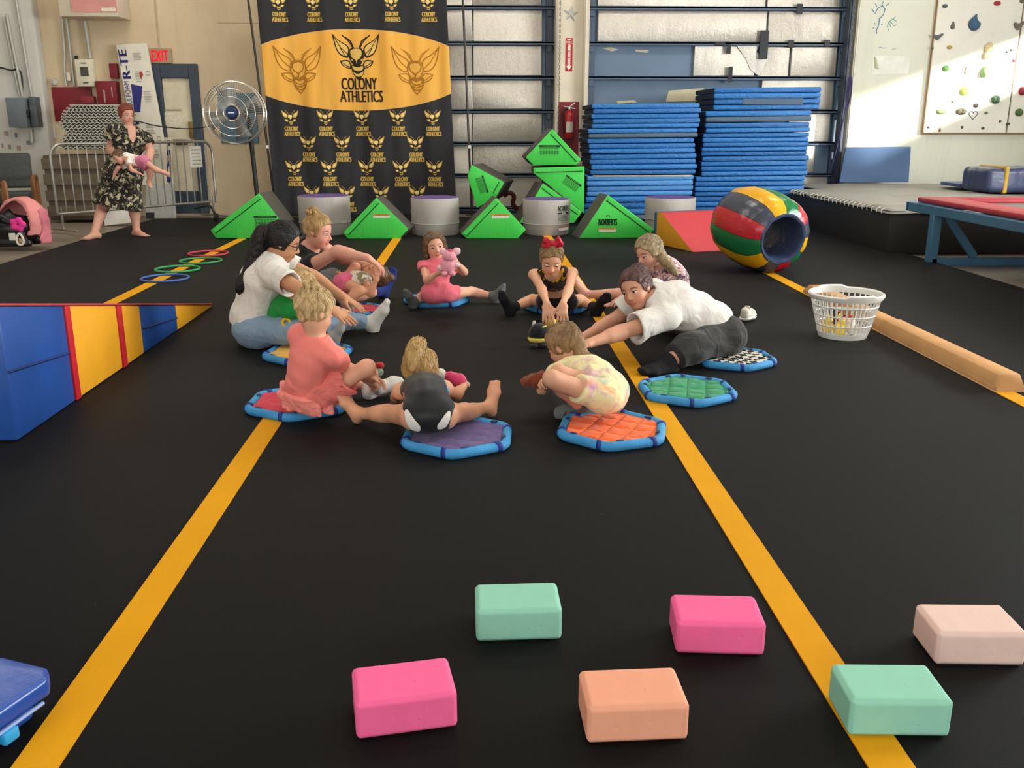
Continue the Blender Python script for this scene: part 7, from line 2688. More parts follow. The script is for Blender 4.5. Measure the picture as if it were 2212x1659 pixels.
b.shirt(C_BLACK, 0.30, 0.016, 0.03, 0.006)
b.pants(C_CHAR, (0.9, 0.9), 0.014, name='shorts')
b.socks(C_SOCKN, 1.70)
def bun(F, P=b):
    F.ell(P.hp(0, -0.30, 0.52), np.array((0.17, 0.17, 0.15)) * P.hs, P.HR(), k=0.012)
    for i in range(7):
        t = i * 0.9
        F.ell(P.hp(0.15 * math.cos(t), -0.30 + 0.13 * math.sin(t), 0.52 + 0.05 * math.sin(2.1 * i)), np.array((0.07, 0.08, 0.08)) * P.hs, P.HR(), k=0.006)
b.hair(m_hair('hair_bun_blond', '#7a5a34', '#c9a56c'), 1.0, bun, tie=(0, -0.30, 0.5))

# ---- toddler lying on its back across the leg
T = G(745, 652, 0.16)
c = Person('toddler in pink and a patterned white bib lying on its back', 0.47, T, '#c78c6c', kid=True, g=1.25, h=0.0045, hs=0.17, toes=True, brow='#4b3426')
c.mats = [tuple(G(px_, py_, 0.03))[:2] + (r_,) for px_, py_, r_ in [(778, 668, 0.22)]]
pel = W(742, 614, T.y)
pel.z = max(pel.z, 0.13)
c.torso(pel, W(793, 606, T.y + 0.02), math.radians(30), u_sh=(0.1, -0.9, 0.3))
c.J['u'] = Vector((0.1, -0.95, 0.25)).normalized()
for sd, k in (('L', -1), ('R', 1)):
    c.J['hp' + sd] = c.J['pel'] + c.J['u'] * (k * 0.04)
c.head(W(812, 594, T.y + 0.03), (0.15, -0.55, 0.8), (0.93, 0.0, 0.1))
c.arm('R', W(800, 634, T.y - 0.12), W(812, 606, T.y - 0.12), hd=(0.2, 0.1, 0.9), hn=(0, 1, 0), curl=0.5)
c.arm('L', W(790, 578, T.y + 0.12), W(806, 572, T.y + 0.05), hd=(0.6, -0.1, -0.2), hn=(0, -1, 0), curl=0.5)
c.leg('R', W(778, 628, T.y - 0.14), W(745, 650, T.y - 0.2), (-0.3, -0.4, 0.7))
c.leg('L', W(768, 578, T.y + 0.05), W(752, 600, T.y + 0.02), (-0.4, -0.3, 0.5))
c.body().eyes((0, 1, 0))
c.pants(m_cloth('pink_knit', '#d5617f', 0.08), (0.25, 0.25), 0.014, 0.45, name='bloomers', wr=(0.002, 40))
c.shirt(m_print('bib_print', [('#8a7a5e', 1.0, 0.55), ('#7d3540', 1.4, 0.66)], 22, '#d6cfc0'), 0.25, 0.012, 0.36, 0.01, name='patterned_top', wr=(0.002, 40))
c.hair(H_BROWN, 1.02, lambda F: F.ell(c.hp(0, -0.1, 0.62), np.array((0.13, 0.13, 0.16)) * c.hs, c.HR(), k=0.01))

# ---- child in green shirt between the woman's legs
pel = G(600, 706, 0.12)
d = Person('small fair haired child in a green shirt sitting before the woman with glasses', 0.6, pel, '#d6a07e', kid=True, h=0.0055)
d.mats = [tuple(G(px_, py_, 0.03))[:2] + (r_,) for px_, py_, r_ in [(665, 759, 0.29), (778, 668, 0.22)]]
d.torso(pel, reach(pel, 634, 646, 0.26), math.radians(10), bend=(-0.03, 0, 0.01))
d.head((650, 622), (0.8, 0.0, -0.6), (0.6, 0, 0.8))
d.arm('R', (680, 672), (722, 672), hn=(0, 0, -1), curl=0.2)
d.arm('L', (672, 660), (716, 664), hn=(0, 0, -1), far=(True, True), curl=0.2)
d.leg('R', (675, 720, 0.08), (718, 727, 0.05), (0.35, -0.2, 0.9))
d.leg('L', (690, 690, 0.08), (740, 688, 0.05), (0.35, 0.1, 0.9))
d.body()
d.shirt(m_cloth('green_jersey', '#1d8a3c', 0.1), 0.7, 0.014, 0.0, 0.012)
d.pants(m_print('navy_floral', [('#8f86a6', 1.0, 0.56), ('#c99a9a', 1.6, 0.66)], 30, '#2f2f58'), (1.7, 1.7), 0.010, name='leggings')
d.socks(pm('pale_grey_sock', '#a29f98', 0.9, bs=300, ba=0.4), 1.7)
d.hair(H_FAIR, 1.06)
bm = BM()
e = d.J['shR'].lerp(d.J['pel'], 0.45) - d.base + Vector((0.04, -0.115, 0.0))
add_tube(bm, [e + Vector((0.022 * math.cos(t), -0.004, 0.022 * math.sin(t))) for t in np.linspace(0, 2 * math.pi, 17)[:-1]], 0.008, 6, closed=True)
obj('shirt_emblem', bm, pm('emblem_yellow', '#e2bd1e', 0.7), d.root)

# ---- girl in coral, back turned
pel = G(668, 850, 0.125)
e = Person('girl with a fair messy bun in a coral shirt and shorts, back turned', 0.67, pel, '#d9a184', kid=True, h=0.0052, hs=0.188)
e.mats = [tuple(G(px_, py_, 0.03))[:2] + (r_,) for px_, py_, r_ in [(647, 865, 0.285)]]
e.torso(pel, reach(pel, 684, 736, 0.285), math.radians(52), bend=(-0.02, -0.02, 0))
e.head((682, 676), (0.72, 0.58, -0.38), (0.2, 0.25, 0.95))
e.arm('R', (744, 797), (789, 818), hn=(-0.3, 0.3, -0.9), far=(True, True), curl=0.6)
e.arm('L', (735, 792), (788, 808), hn=(0, -0.5, -0.9), far=(True, True), curl=0.5)
e.leg('R', (793, 794), (815, 836, 0.06), (0.95, 0.05, 0.22))
e.leg('L', (742, 815, 0.10), (800, 838, 0.05), (0.6, 0.3, 0.2))
e.body()
e.shirt(C_CORAL, 0.50, 0.014, 0.10, 0.014, wr=(0.003, 26))
e.pants(m_cloth('coral_shorts', '#e2766c', 0.08, 12, 0.6), (0.62, 0.62), 0.018, 0.3, 0.02, name='shorts', wr=(0.004, 40))
def ruffle(F, P=e):
    c0 = P.sp(0.08)
    ax = (P.sp(0.25) - P.sp(0.0)).normalized()
    F.cone(vv(c0 + ax * 0.03), vv(c0 - ax * 0.045), 0.122, 0.145, 0.01, u=vv(P.J['u']), fa=0.84, cut=(True, True))
    F.wrinkle(0.008, 75, 8)
e.wear('ruffle', m_cloth('coral_ruffle', '#ee8a7e', 0.06, 20, 0.5), ruffle, h=0.006, wr=None, floor=0.046)
e.socks(C_SOCKW, 1.80)
def messy(F, P=e):
    F.ell(P.hp(0.0, -0.28, 0.46), np.array((0.21, 0.19, 0.16)) * P.hs, P.HR(), k=0.015)
    q = np.random.default_rng(4)
    for i in range(11):
        t = i * 0.6
        F.ell(P.hp(0.19 * math.cos(t), -0.28 + 0.15 * math.sin(t), 0.46 + q.uniform(-0.1, 0.13)), np.array((0.075, 0.08, 0.09)) * P.hs, P.HR(), k=0.006)
e.hair(m_hair('hair_fair_messy', '#8f6f42', '#e0c08c', (60, 60, 14)), 1.06, messy, wr=(0.004, 70), nape=-0.02, tie=(0, -0.3, 0.5), nstr=650)

# ---- girl in black leotard folding forward in the splits
pel = G(927, 897, 0.135)
f = Person('girl in a black leotard with white hip panels folding forward in a split', 0.63, pel, '#d59a78', kid=True, g=1.12, h=0.0052, hs=0.2, toes=True)
f.mats = [tuple(G(px_, py_, 0.03))[:2] + (r_,) for px_, py_, r_ in [(988, 937, 0.275)]]
f.torso(pel, reach(pel, 912, 838, 0.27, True), math.radians(95), bend=(0, -0.01, 0.035), hip_w=0.10)
f.head((906, 806), (-0.1, 0.72, -0.68), (-0.05, 0.68, 0.73))
f.arm('R', (985, 852), (1000, 836), hn=(-0.9, 0.3, 0), far=(True, True), curl=0.7)
f.arm('L', (858, 856), (852, 868), hn=(0.9, 0.3, -0.3), far=(True, True), curl=0.6)
f.leg('L', (838, 893, 0.085), (775, 893, 0.055), (-0.45, -0.05, 0.85))
f.leg('R', (1002, 890, 0.085), (1055, 880, 0.055), (0.12, 0.2, 0.95))
f.body()
C_LEO = m_cloth('black_lycra', '#1d1d1e', 0.12, 5, 0.15, 0.45)
def leo(F, P=f):
    P.do_torso(F, 0.007, 0.0, 0.93, shoulders=False, hips=True)
    for sd in 'LR':
        P.do_arm(F, sd, 0.004, 0.0, 0.12, 0.02)
    for sd in 'LR':     # high cut leg openings
        k = -1 if sd == 'L' else 1
        h = P.J['hp' + sd] + P.J['u'] * (k * 0.075) + Vector((0, -0.02, -0.02))
        F.cone(vv(h), vv(P.J['hp' + sd].lerp(P.J['kn' + sd], 0.5)), 0.062, 0.10, 0.006, op='s')
f.wear('leotard', C_LEO, leo, h=0.006, wr=None)
for sd, k in (('L', -1), ('R', 1)):
    def panel(F, P=f, sd=sd, k=k):
        P.do_torso(F, 0.010, 0.0, 0.5, shoulders=False, hips=True)
        keep = P.J['pel']
        F2 = SDF(F.lo, F.lo + F.h * (F.dim - 1), F.h)
        F2.f = F2.f[:F.dim[0], :F.dim[1], :F.dim[2]]
        F2.cone(vv(keep + Vector((k * 0.028, -0.09, -0.085))), vv(keep + Vector((k * 0.060, -0.085, -0.035))), 0.018, 0.029, 0.004)
        F2.cone(vv(keep + Vector((k * 0.060, -0.085, -0.035))), vv(keep + Vector((k * 0.092, -0.06, 0.035))), 0.029, 0.012, 0.004)
        n = np.minimum(F.f.shape, F2.f.shape)
        F.f = np.maximum(F.f[:n[0], :n[1], :n[2]], F2.f[:n[0], :n[1], :n[2]])
        F.dim = np.array(F.f.shape)
    f.wear('white_panel', m_cloth('white_lycra', '#d9d2c8', 0.03, 5, 0.1, 0.5), panel, h=0.0038, wr=None)
def collar(F, P=f):
    for sd in 'LR':
        F.cone(vv(P.J['neck'] + Vector((0, -0.01, 0.02))), vv(P.J['sh' + sd].lerp(P.J['neck'], 0.2) + Vector((0, -0.015, 0.02))), 0.022, 0.018, 0.01)
f.wear('teal_strap', pm('teal_lycra', '#1f8fb8', 0.4), lambda F: [F.cone(vv(f.J['neck'] + f.J['us'] * 0.03 + Vector((0, -0.035, 0.045))), vv(f.J['shR'] + Vector((-0.01, -0.04, 0.038))), 0.016, 0.014, 0.005), F.cone(vv(f.J['shR'] + Vector((-0.01, -0.04, 0.038))), vv(f.J['shR'] + Vector((0.01, -0.05, 0.0))), 0.014, 0.012, 0.005)], h=0.005, wr=None)
f.hair(m_hair('hair_honey', '#8a6838', '#caa468', (70, 70, 12)), 1.05, tie=(0, -0.3, 0.5), nstr=650, extra= lambda F: F.ell(f.hp(0, -0.25, 0.45), np.array((0.12, 0.12, 0.1)) * f.hs, f.HR(), k=0.02), wr=(0.0035, 80))
f.tail(m_hair('hair_honey2', '#8a6838', '#caa468', (70, 70, 12)), [H3(f, 0, -0.28, 0.52), H3(f, -0.06, -0.50, 0.46), H3(f, -0.16, -0.62, 0.10), H3(f, -0.22, -0.60, -0.25)], [0.022, 0.034, 0.036, 0.010])

# ---- crouching girl in tie dye
pel = G(1312, 852, 0.155)
g = Person('crouching girl with a light brown braid in a pale tie dye outfit', 0.68, pel, '#d09a7c', kid=True, h=0.0052, hs=0.195)
g.mats = [tuple(G(px_, py_, 0.03))[:2] + (r_,) for px_, py_, r_ in [(1322, 923, 0.275)]]
g.torso(pel, reach(pel, 1232, 800, 0.30, True), math.radians(150), bend=(0.02, -0.02, 0.035))
g.head((1217, 747), (-0.72, 0.45, -0.5), (-0.35, 0.2, 0.9))
g.arm('L', (1212, 836), (1186, 828), hn=(0.2, 0.6, -0.3), far=(True, True), curl=0.9)
g.arm('R', (1206, 822), (1182, 822), hn=(0.2, -0.6, -0.3), far=(True, False), curl=0.9)
g.leg('L', (1192, 818), (1258, 884, 0.055), (-0.95, 0.1, -0.05))
g.leg('R', reach(g.J['hpR'], 1206, 806, 0.27), (1275, 872, 0.055), (-0.95, 0.2, -0.05))
g.body()
C_TIE = m_print('tie_dye', [('#c98fae', 1.0, 0.56), ('#9fb8a0', 1.1, 0.60), ('#dd9a6d', 0.9, 0.62), ('#8fa36a', 1.3, 0.66)], 8, '#e2d6a2', soft=True)
def tie(F, P=g):
    P.do_torso(F, 0.012, 0.0, 1.0)
    for sd in 'LR':
        P.do_arm(F, sd, 0.008, 0.0, 0.2, 0.02)
        P.do_leg(F, sd, 0.012, 0.0, 0.5, 0.04, 0.01)
    nb = P.J['neck']; dd = (P.J['hc'] - nb).normalized()
    F.cone(vv(nb + dd * 0.01), vv(nb + dd * 0.12), 0.05, 0.08, 0.01, op='s')
g.wear('tie_dye_suit', C_TIE, tie, wr=(0.003, 34))
g.socks(C_SOCKG, 1.82)
g.hair(H_LIGHTBROWN, 1.05)
g.tail(H_LIGHTBROWN, [H3(g, 0.0, -0.40, -0.02), W(1256, 768, g.J['hc'].y - 0.06), W(1282, 782, g.J['hc'].y - 0.10), W(1304, 806, g.J['hc'].y - 0.16)], [0.03, 0.026, 0.022, 0.01], 'braid', 0.35, 9)

# ---- woman in white shirt reaching forward
pel = G(1553, 722, 0.125)
w = Person('woman with auburn hair in a white shirt stretching forward in a straddle', 1.02, pel, '#cf9679', h=0.006, brow='#4b3028')
w.mats = [tuple(G(px_, py_, 0.03))[:2] + (r_,) for px_, py_, r_ in [(1586, 771, 0.26)]]
w.torso(pel, reach(pel, 1412, 652, 0.47), math.radians(183), bend=(0.02, 0, 0.05), u_sh=(0.1, 1.0, 0.25))
w.head((1374, 624), (-0.62, -0.76, -0.18), (-0.36, 0.05, 0.93))
w.arm('L', (1345, 717), (1274, 741), hn=(0, 0, -1), curl=0.2)
w.arm('R', (1318, 697), (1258, 730), hn=(0, 0, -1), far=(True, False), curl=0.2)
w.leg('L', (1492, 752, 0.115), (1445, 780, 0.06), (-0.75, -0.45, 0.10))
w.leg('R', (1470, 690, 0.10), (1405, 668, 0.065), (-0.3, 0.2, 0.9))
w.body().eyes((0.12, 1, 0.05))
w.shirt(C_WHITE, 0.72, 0.024, 0.10, 0.026, seed=9, wr=(0.005, 26))
w.pants(C_CHAR, (1.66, 1.8), 0.016, 0.16, flare=0.012, wr=(0.005, 26))
w.socks(C_SOCKB, 1.94)
w.hair(H_AUBURN, 1.02, lambda F: [F.ell(w.hp(0.05, -0.42, 0.42), np.array((0.2, 0.16, 0.16)) * w.hs, w.HR(), k=0.02), F.ell(w.hp(0.1, -0.55, 0.2), np.array((0.1, 0.1, 0.22)) * w.hs, w.HR(), k=0.02)], wr=(0.002, 90))

# ---- girl in floral top behind her
pel = G(1446, 648, 0.13)
k_ = Person('girl with a loose fair braid in a pale pink floral top', 0.82, pel, '#d6a088', kid=True, h=0.0055, hs=0.205)
k_.torso(pel, reach(pel, 1430, 571, 0.38), math.radians(205), bend=(0.05, 0, 0), sh_w=0.175)
k_.head((1401, 546), (-0.80, -0.50, -0.36), (-0.3, 0, 0.95))
k_.arm('L', (1388, 632), (1352, 652), hd=(-0.9, -0.2, -0.1), hn=(0, 0, -1), curl=0.1)
k_.arm('R', (1385, 618), (1350, 640), hn=(0, 0, -1), far=(True, False), curl=0.2)
k_.leg('R', (1335, 636, 0.075), (1268, 636, 0.055), (-0.3, 0.1, 0.9))
k_.leg('L', (1390, 665, 0.09), (1400, 640, 0.06), (-0.4, 0.6, 0.1))
k_.body().eyes((0, 1, -0.3))
C_FLOR = m_print('pink_floral', [('#7a6072', 1.0, 0.54), ('#4d4152', 1.5, 0.60), ('#efe2dd', 1.2, 0.60)], 24, '#cfa7a6')
k_.shirt(C_FLOR, 0.9, 0.022, 0.0, 0.012)
k_.pants(C_BLACK, (0.7, 0.7), 0.012, name='shorts')
k_.hair(m_hair('hair_ash', '#6d5a40', '#b59f78'), 1.06)
k_.tail(m_hair('hair_ash2', '#6d5a40', '#b59f78'), [H3(k_, 0.0, -0.38, -0.1), W(1434, 560, k_.J['hc'].y - 0.05), W(1448, 574, k_.J['hc'].y - 0.08), W(1462, 594, k_.J['hc'].y - 0.12)], [0.03, 0.026, 0.022, 0.008], 'braid', 0.35, 8)

# ---- girl with red bow in cheer outfit
pel = G(1203, 652, 0.14)
n = Person('girl with a red hair bow in a black and gold two piece leaning forward', 0.80, pel, '#d8a17f', kid=True, g=0.92, h=0.0055, hs=0.205, brow='#6d5238')
n.mats = [tuple(G(px_, py_, 0.03))[:2] + (r_,) for px_, py_, r_ in [(1203, 658, 0.275)]]
n.torso(pel, reach(pel, 1194, 586, 0.36), math.radians(-95), bend=(0, 0.04, 0.02))
n.lid = 0.95
n.head((1191, 560), (-0.02, -0.86, -0.5), (0.0, -0.45, 0.88))
n.girth['torso'] = 0.84
n.arm('R', (1170, 624), (1181, 655), hd=(0.05, -0.4, -0.9), hn=(0.1, 0.7, -0.4), curl=0.35)
n.arm('L', (1229, 624), (1216, 655), hd=(-0.05, -0.4, -0.9), hn=(0.1, 0.7, -0.4), curl=0.35)
n.leg('R', (1150, 648, 0.085), (1106, 664, 0.055), (-0.3, -0.2, 0.9))
n.leg('L', (1252, 648, 0.085), (1286, 666, 0.055), (0.4, -0.2, 0.85))
n.body().eyes((0, 1, -0.4))
def top(F, P=n):
    P.do_torso(F, 0.008, 0.52, 0.97, shoulders=False, hips=False)
    for s_ in (-1, 1):
        F.cone(vv(P.J['neck'] + P.J['us'] * (0.07 * s_) + Vector((0, 0.0, 0.0))), vv(P.sp(0.78) + P.J['us'] * (0.06 * s_) + Vector((0, -0.06, 0.0))), 0.034, 0.04, 0.01)
    F.cone(vv(P.J['neck'] + Vector((0, -0.06, 0.03))), vv(P.sp(0.72) + Vector((0, -0.12, 0.0))), 0.05, 0.012, 0.006, op='s')
C_CHEER = m_print('cheer_print', [('#b8892e', 1.2, 0.60), ('#1c1512', 1.0, 0.62)], 16, '#37281f')
n.wear('crop_top', C_CHEER, top, h=0.006, wr=None)
n.wear('top_strap', pm('gold_trim', '#c99b32', 0.5), lambda F: [F.cone(vv(n.J['neck'] + n.J['us'] * (0.062 * s_) + Vector((0, -0.035, 0.012))), vv(n.sp(0.70) + n.J['us'] * (0.012 * s_) + Vector((0, -0.115, -0.005))), 0.011, 0.011, 0.0) for s_ in (-1, 1)], h=0.005, wr=None)
def cheer_shorts(F, P=n):
    P.do_torso(F, 0.009, 0.0, 0.22, shoulders=False)
    for sd in 'LR':
        P.do_leg(F, sd, 0.008, 0, 0.22, 0.03)
n.wear('briefs', C_BLACK, cheer_shorts, h=0.006, wr=None)
n.socks(C_SOCKB, 1.74)
n.hair(H_LIGHTBROWN, 1.0, tie=(0, -0.05, 0.6), extra= lambda F: F.ell(n.hp(0, -0.05, 0.55), np.array((0.12, 0.12, 0.1)) * n.hs, n.HR(), k=0.02), wr=(0.002, 90))
bow_c = n.hp(0, 0.0, 0.62)
hu, hr, hf = vv(n.J['hu']), vv(n.J['hr']), vv(n.J['hf'])
bw_, bu = np.array((1.0, 0, 0)), np.array((0, -0.25, 1.0))
F = SDF(bow_c - 0.16, bow_c + 0.16, 0.005)
for s_ in (-1, 1):
    F.cone(bow_c, bow_c + bw_ * 0.046 * s_ + bu * 0.018, 0.010, 0.024, 0.008, u=np.array((0, 0, 1.0)), fa=0.5)
    F.cone(bow_c, bow_c + bw_ * 0.062 * s_ - bu * 0.010, 0.009, 0.015, 0.008, u=np.array((0, 0, 1.0)), fa=0.5)
    F.cone(bow_c, bow_c + bw_ * 0.03 * s_ - bu * 0.022, 0.009, 0.012, 0.008)
F.ell(bow_c, (0.018, 0.018, 0.018), k=0.008)
F.wrinkle(0.002, 90, 3)
sdf_obj('hair_bow', F, m_cloth('red_ribbon', '#b0182c', 0.1, 20, 0.4, 0.4), n.root, vv(n.base))

# ---- girl in pink romper holding a plush
pel = G(947, 634, 0.14)
q = Person('small girl in a pink romper sitting and holding up a pink plush', 0.66, pel, '#d8a186', kid=True, h=0.0055, hs=0.195, brow='#7a5c44')
q.mats = [tuple(G(px_, py_, 0.03))[:2] + (r_,) for px_, py_, r_ in [(943, 645, 0.275)]]
q.girth['torso'] = 0.80
q.torso(pel, reach(pel, 944, 567, 0.265, True), math.radians(-88))
q.head((939, 531), (0.22, -0.95, -0.05), (-0.18, 0.0, 0.98))
q.arm('R', (922, 606), (950, 588), hd=(0.75, -0.5, 0.5), hn=(0.5, 0.3, 0.2), curl=0.6)
q.arm('L', (1003, 588), (985, 566), hd=(-0.55, -0.4, 0.5), hn=(-0.5, 0.3, 0.2), curl=0.6)
q.leg('R', (916, 640, 0.085), (896, 651, 0.055), (-0.25, -0.35, 0.85))
q.leg('L', (1018, 630, 0.085), (1066, 640, 0.055), (0.4, -0.15, 0.85))
q.body().eyes((0, 1, 0))
C_PINK = m_cloth('pink_terry', '#dd6a78', 0.08, 9, 0.3)
q.shirt(C_PINK, 0.3, 0.010, 0.0, 0.01, name='romper_top', hips=False)
q.pants(C_PINK, (0.26, 0.26), 0.007, 0.35, 0.009, name='romper_shorts')
q.socks(C_SOCKG, 1.80)
q.hair(H_BROWN, 1.06, lambda F: [F.ell(q.hp(x_ * 0.36, -0.1, -0.25), np.array((0.09, 0.16, 0.3)) * q.hs, q.HR(), k=0.02) for x_ in (-1, 1)], tie=(0, -0.3, -0.6))

# ---- standing woman in floral dress with a baby
SYD = 11.6
def at(px, py, dy=0.0):
    return W(px, py, SYD + dy)
pel = at(263, 375)
z = Person('standing woman with copper hair in a black floral dress holding a baby', 1.02, pel, '#cf9a84', g=1.12, h=0.0075, toes=True, brow='#6d3a24')
z.torso(pel, at(281, 283), math.radians(-55), sh_w=0.185, hip_w=0.1)
z.head(at(273, 248), (0.72, -0.68, -0.12), (0.05, 0, 1))
z.arm('R', at(238, 322, -0.05), at(272, 352, -0.22), hd=(0.9, -0.2, -0.15), hn=(0, 0.3, 0.9), curl=0.6)
z.arm('L', at(325, 327, 0.05), at(318, 358, -0.15), hd=(-0.6, -0.6, 0.1), hn=(-0.2, 0.2, 0.9), curl=0.6)
z.leg('R', at(222, 448, 0.0), G(204, 503, 0.07), (-0.55, -0.8, -0.05))
z.leg('L', at(290, 450, 0.05), G(295, 497, 0.07), (0.85, -0.5, -0.05))
z.body().eyes((0, 1, 0))
C_DRESS = m_print('black_floral', [('#b8ad8c', 1.0, 0.57), ('#6f6a52', 1.7, 0.58), ('#8f6a5e', 2.2, 0.66)], 17, '#201e1c')
def dress(F, P=z):
    P.do_torso(F, 0.018, 0.0, 1.0)
    for sd in 'LR':
        P.do_arm(F, sd, 0.018, 0.0, 0.5, 0.03, 0.025)
    waist = P.sp(0.35)
    hem = at(256, 446)
    F.cone(vv(waist), vv(P.sp(0.0) + Vector((0, 0, -0.05))), 0.16, 0.225, 0.04, u=vv(P.J['u']), fa=0.85)
    F.cone(vv(P.sp(0.0) + Vector((0, 0, -0.02))), vv(hem), 0.225, 0.30, 0.03, u=vv((1, 0.2, 0)), fa=0.8, fb=0.75, cut=(False, True))
    nb = P.J['neck']
    F.cone(vv(nb + Vector((0.02, -0.03, 0.05))), vv(nb + Vector((0.09, -0.13, -0.17))), 0.07, 0.012, 0.01, op='s')
z.wear('dress', C_DRESS, dress, h=0.010, wr=(0.006, 20))
z.hair(H_RED, 1.03, lambda F: F.ell(z.hp(0, -0.45, 0.1), np.array((0.2, 0.12, 0.2)) * z.hs, z.HR(), k=0.03), h=0.006)
# baby
bp = at(312, 352, -0.32)
y = Person('baby in white and pink held out level in the arms of the standing woman', 0.40, bp, '#d39a84', kid=True, g=1.3, h=0.0055, hs=0.165, toes=True, name='person', cat='baby')
y.torso(bp, at(272, 346, -0.30), math.radians(0), u_sh=(0.05, -0.6, 0.8))
y.J['u'] = Vector((0.05, -0.6, 0.8)).normalized()
for sd, k in (('L', -1), ('R', 1)):
    y.J['hp' + sd] = y.J['pel'] + y.J['u'] * (k * 0.038)
y.head(at(257, 340, -0.34), (-0.55, -0.65, -0.5), (-0.7, 0.1, 0.7))
y.arm('L', at(255, 362, -0.36), at(247, 378, -0.36), hn=(1, 0, 0), curl=0.3)
y.arm('R', at(285, 368, -0.42), at(300, 374, -0.42), hn=(0, 0, -1), curl=0.4)
y.leg('R', at(335, 366, -0.38), at(352, 372, -0.34), (0.8, -0.1, -0.5))
y.leg('L', at(325, 376, -0.30), at(322, 392, -0.28), (0.5, -0.3, -0.8))
y.body()
y.shirt(m_print('baby_print', [('#c98a5e', 1.0, 0.56), ('#d9707a', 1.3, 0.64)], 14, '#ddd6cc'), 0.6, 0.012, 0.25, 0.008, wr=(0.002, 40))
y.pants(m_cloth('baby_pink', '#c4708c', 0.1), (0.3, 0.3), 0.008, 0.35, name='bloomers', wr=(0.002, 40))
y.hair(H_BROWN, 1.0)

# =================================================================== TOYS
def plush(name, label, c, parts, cat='plush toy', h=0.006, wr=0.0012):
    """parts: list of (part name, material, [(kind, args...)]) around the base point c"""
    c = np.array(c, float)
    root = thing(name, label, cat, c)
    for nm, mat, prims in parts:
        P = []
        for pr in prims:
            if pr[0] == 'e':
                P += [np.array(pr[1]) - np.array(pr[2]), np.array(pr[1]) + np.array(pr[2])]
            else:
                r = max(pr[3], pr[4])
                P += [np.array(pr[1]) - r, np.array(pr[1]) + r, np.array(pr[2]) - r, np.array(pr[2]) + r]
        P = np.array(P)
        s = SDF(c + P.min(0) - 0.02, c + P.max(0) + 0.02, h)
        for pr in prims:
            if pr[0] == 'e':
                s.ell(c + np.array(pr[1]), pr[2], k=0.008)
            else:
                s.cone(c + np.array(pr[1]), c + np.array(pr[2]), pr[3], pr[4], 0.006)
        if wr:
            s.wrinkle(wr, 130, 2)
        if c[2] < 0.02:
            s.plane((0, 0, c[2] + 0.001), (0, 0, -1))
        sdf_obj(nm, s, mat, root, c)
    return root
fz = lambda n_, c_: pm(n_, c_, 0.9, bs=240, ba=0.5, sheen=0.2)
P_Y, P_K, P_R, P_W = fz('plush_yellow', '#e6cf55'), fz('plush_black', '#17161a'), fz('plush_red', '#b81f24'), fz('plush_cream', '#ddd5c2')
# striped bee plush on the floor in front of the girl with the bow
bc = G(1164, 748)
plush('bee_plush', 'black and yellow striped bee plush standing before the girl with the bow', bc, [
    ('body', P_K, [('e', (0, 0, 0.075), (0.066, 0.06, 0.072))]),
    ('yellow_band', P_Y, [('e', (0, 0, 0.050), (0.0705, 0.0645, 0.028))]),
    ('yellow_crown', P_Y, [('e', (0.005, 0, 0.122), (0.043, 0.042, 0.018))]),
    ('wing', P_W, [('e', (-0.03, 0.03, 0.135), (0.014, 0.008, 0.022))]),
    ('foot', P_K, [('e', (-0.03, -0.045, 0.014), (0.026, 0.03, 0.014)), ('e', (0.03, -0.045, 0.014), (0.026, 0.03, 0.014))])])
cc = G(1191, 733)
plush('chick_plush', 'yellow and white chick plush with red comb beside the striped bee plush', cc, [
    ('body', P_W, [('e', (0.01, 0, 0.05), (0.05, 0.045, 0.05))]),
    ('head', P_Y, [('e', (-0.005, -0.01, 0.105), (0.042, 0.038, 0.036))]),
    ('comb', P_R, [('e', (-0.012, -0.01, 0.148), (0.014, 0.01, 0.018)), ('e', (0.008, -0.01, 0.144), (0.012, 0.01, 0.014))]),
    ('beak', P_R, [('e', (-0.05, -0.03, 0.092), (0.02, 0.016, 0.016))]),
    ('wing', P_Y, [('e', (0.055, -0.01, 0.06), (0.012, 0.03, 0.03))])])
P_P, P_PL, P_HP = fz('plush_pink', '#e79aa6'), fz('plush_pale_pink', '#efbfc4'), fz('plush_hot_pink', '#d8456e')
hm = (q.J['wrL'] + q.J['wrR']) / 2
pc = W(968, 572, hm.y - 0.06)
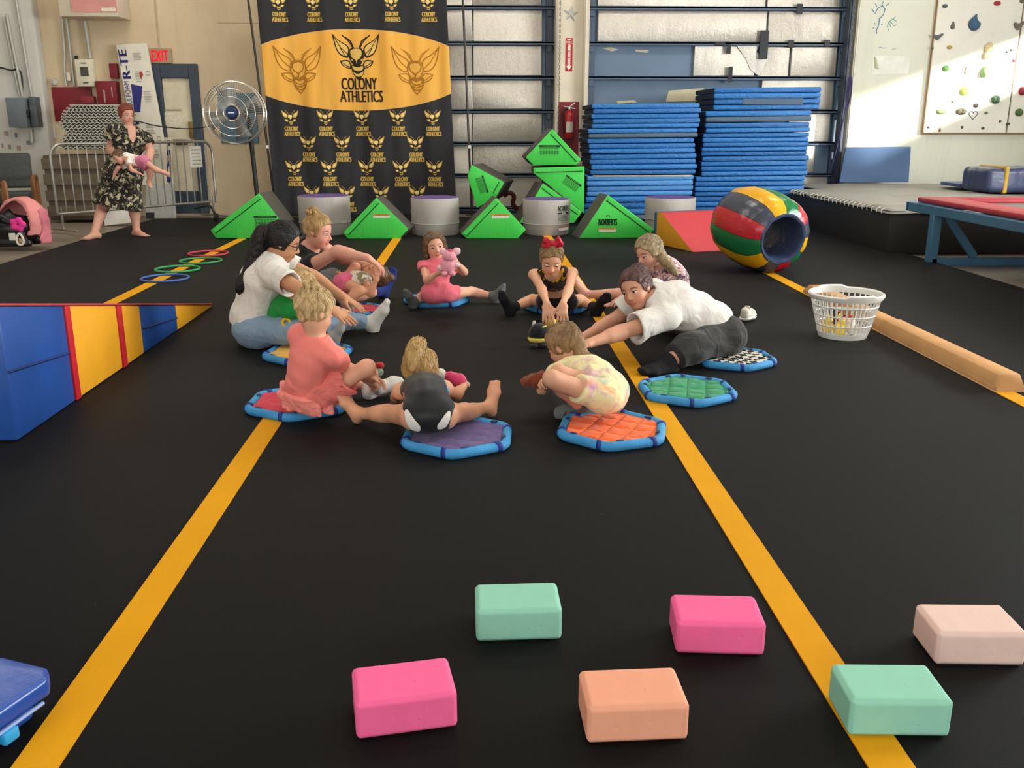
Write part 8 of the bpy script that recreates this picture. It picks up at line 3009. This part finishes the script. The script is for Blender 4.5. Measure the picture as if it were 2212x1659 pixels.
plush('pink_plush', 'pink plush animal with round ears held up by the girl in pink', pc, [
    ('body', P_P, [('e', (0.0, 0, -0.005), (0.058, 0.048, 0.06))]),
    ('head', P_P, [('e', (0.01, -0.01, 0.062), (0.052, 0.045, 0.042))]),
    ('ear', P_PL, [('e', (-0.036, -0.012, 0.094), (0.026, 0.016, 0.026))]),
    ('ear', P_PL, [('e', (0.062, -0.012, 0.096), (0.028, 0.017, 0.028))]),
    ('bow', P_HP, [('e', (0.02, -0.03, 0.104), (0.018, 0.012, 0.01))]),
    ('limb', P_PL, [('e', (-0.055, -0.01, -0.02), (0.024, 0.02, 0.02))]), ('limb', P_PL, [('e', (0.062, -0.015, 0.0), (0.026, 0.02, 0.018))]),
    ('limb', P_P, [('e', (-0.025, -0.03, -0.058), (0.024, 0.026, 0.02))]), ('limb', P_P, [('e', (0.03, -0.03, -0.058), (0.024, 0.026, 0.02))])])
hm = (g.J['wrL'] + g.J['wrR']) / 2
dc = W(1160, 822, hm.y - 0.10)
P_B = fz('plush_rust', '#7a3417')
plush('brown_plush', 'shaggy rust brown plush held by the crouching girl', dc, [
    ('body', P_B, [('e', (0, 0, 0), (0.05, 0.045, 0.04)), ('e', (-0.045, 0, -0.005), (0.032, 0.03, 0.028)), ('e', (0.03, -0.01, 0.028), (0.03, 0.03, 0.024))]),
    ('face', fz('plush_tan', '#c08a6a'), [('e', (0.02, -0.03, -0.042), (0.026, 0.022, 0.018))])], wr=0.003)
hm = f.J['wrR']
tc = W(974, 818, hm.y + 0.03)
plush('doll_toy', 'small magenta and white doll held by the girl in the black leotard', tc, [
    ('dress', P_HP, [('c', (-0.01, 0, 0.012), (0.04, 0, -0.012), 0.026, 0.036)]),
    ('head', P_W, [('e', (-0.05, 0, 0.02), (0.03, 0.03, 0.032))]),
    ('leg', fz('doll_skin', '#d9a98a'), [('c', (0.05, 0, -0.018), (0.085, -0.01, -0.028), 0.013, 0.011)])])
rc = G(813, 815)
plush('small_plush', 'small green and red plush on the floor by the white sock', rc, [
    ('body', fz('plush_sage', '#8fa08a'), [('e', (0, 0, 0.03), (0.04, 0.03, 0.03))]),
    ('head', P_R, [('e', (0.02, 0, 0.066), (0.026, 0.022, 0.02))])])
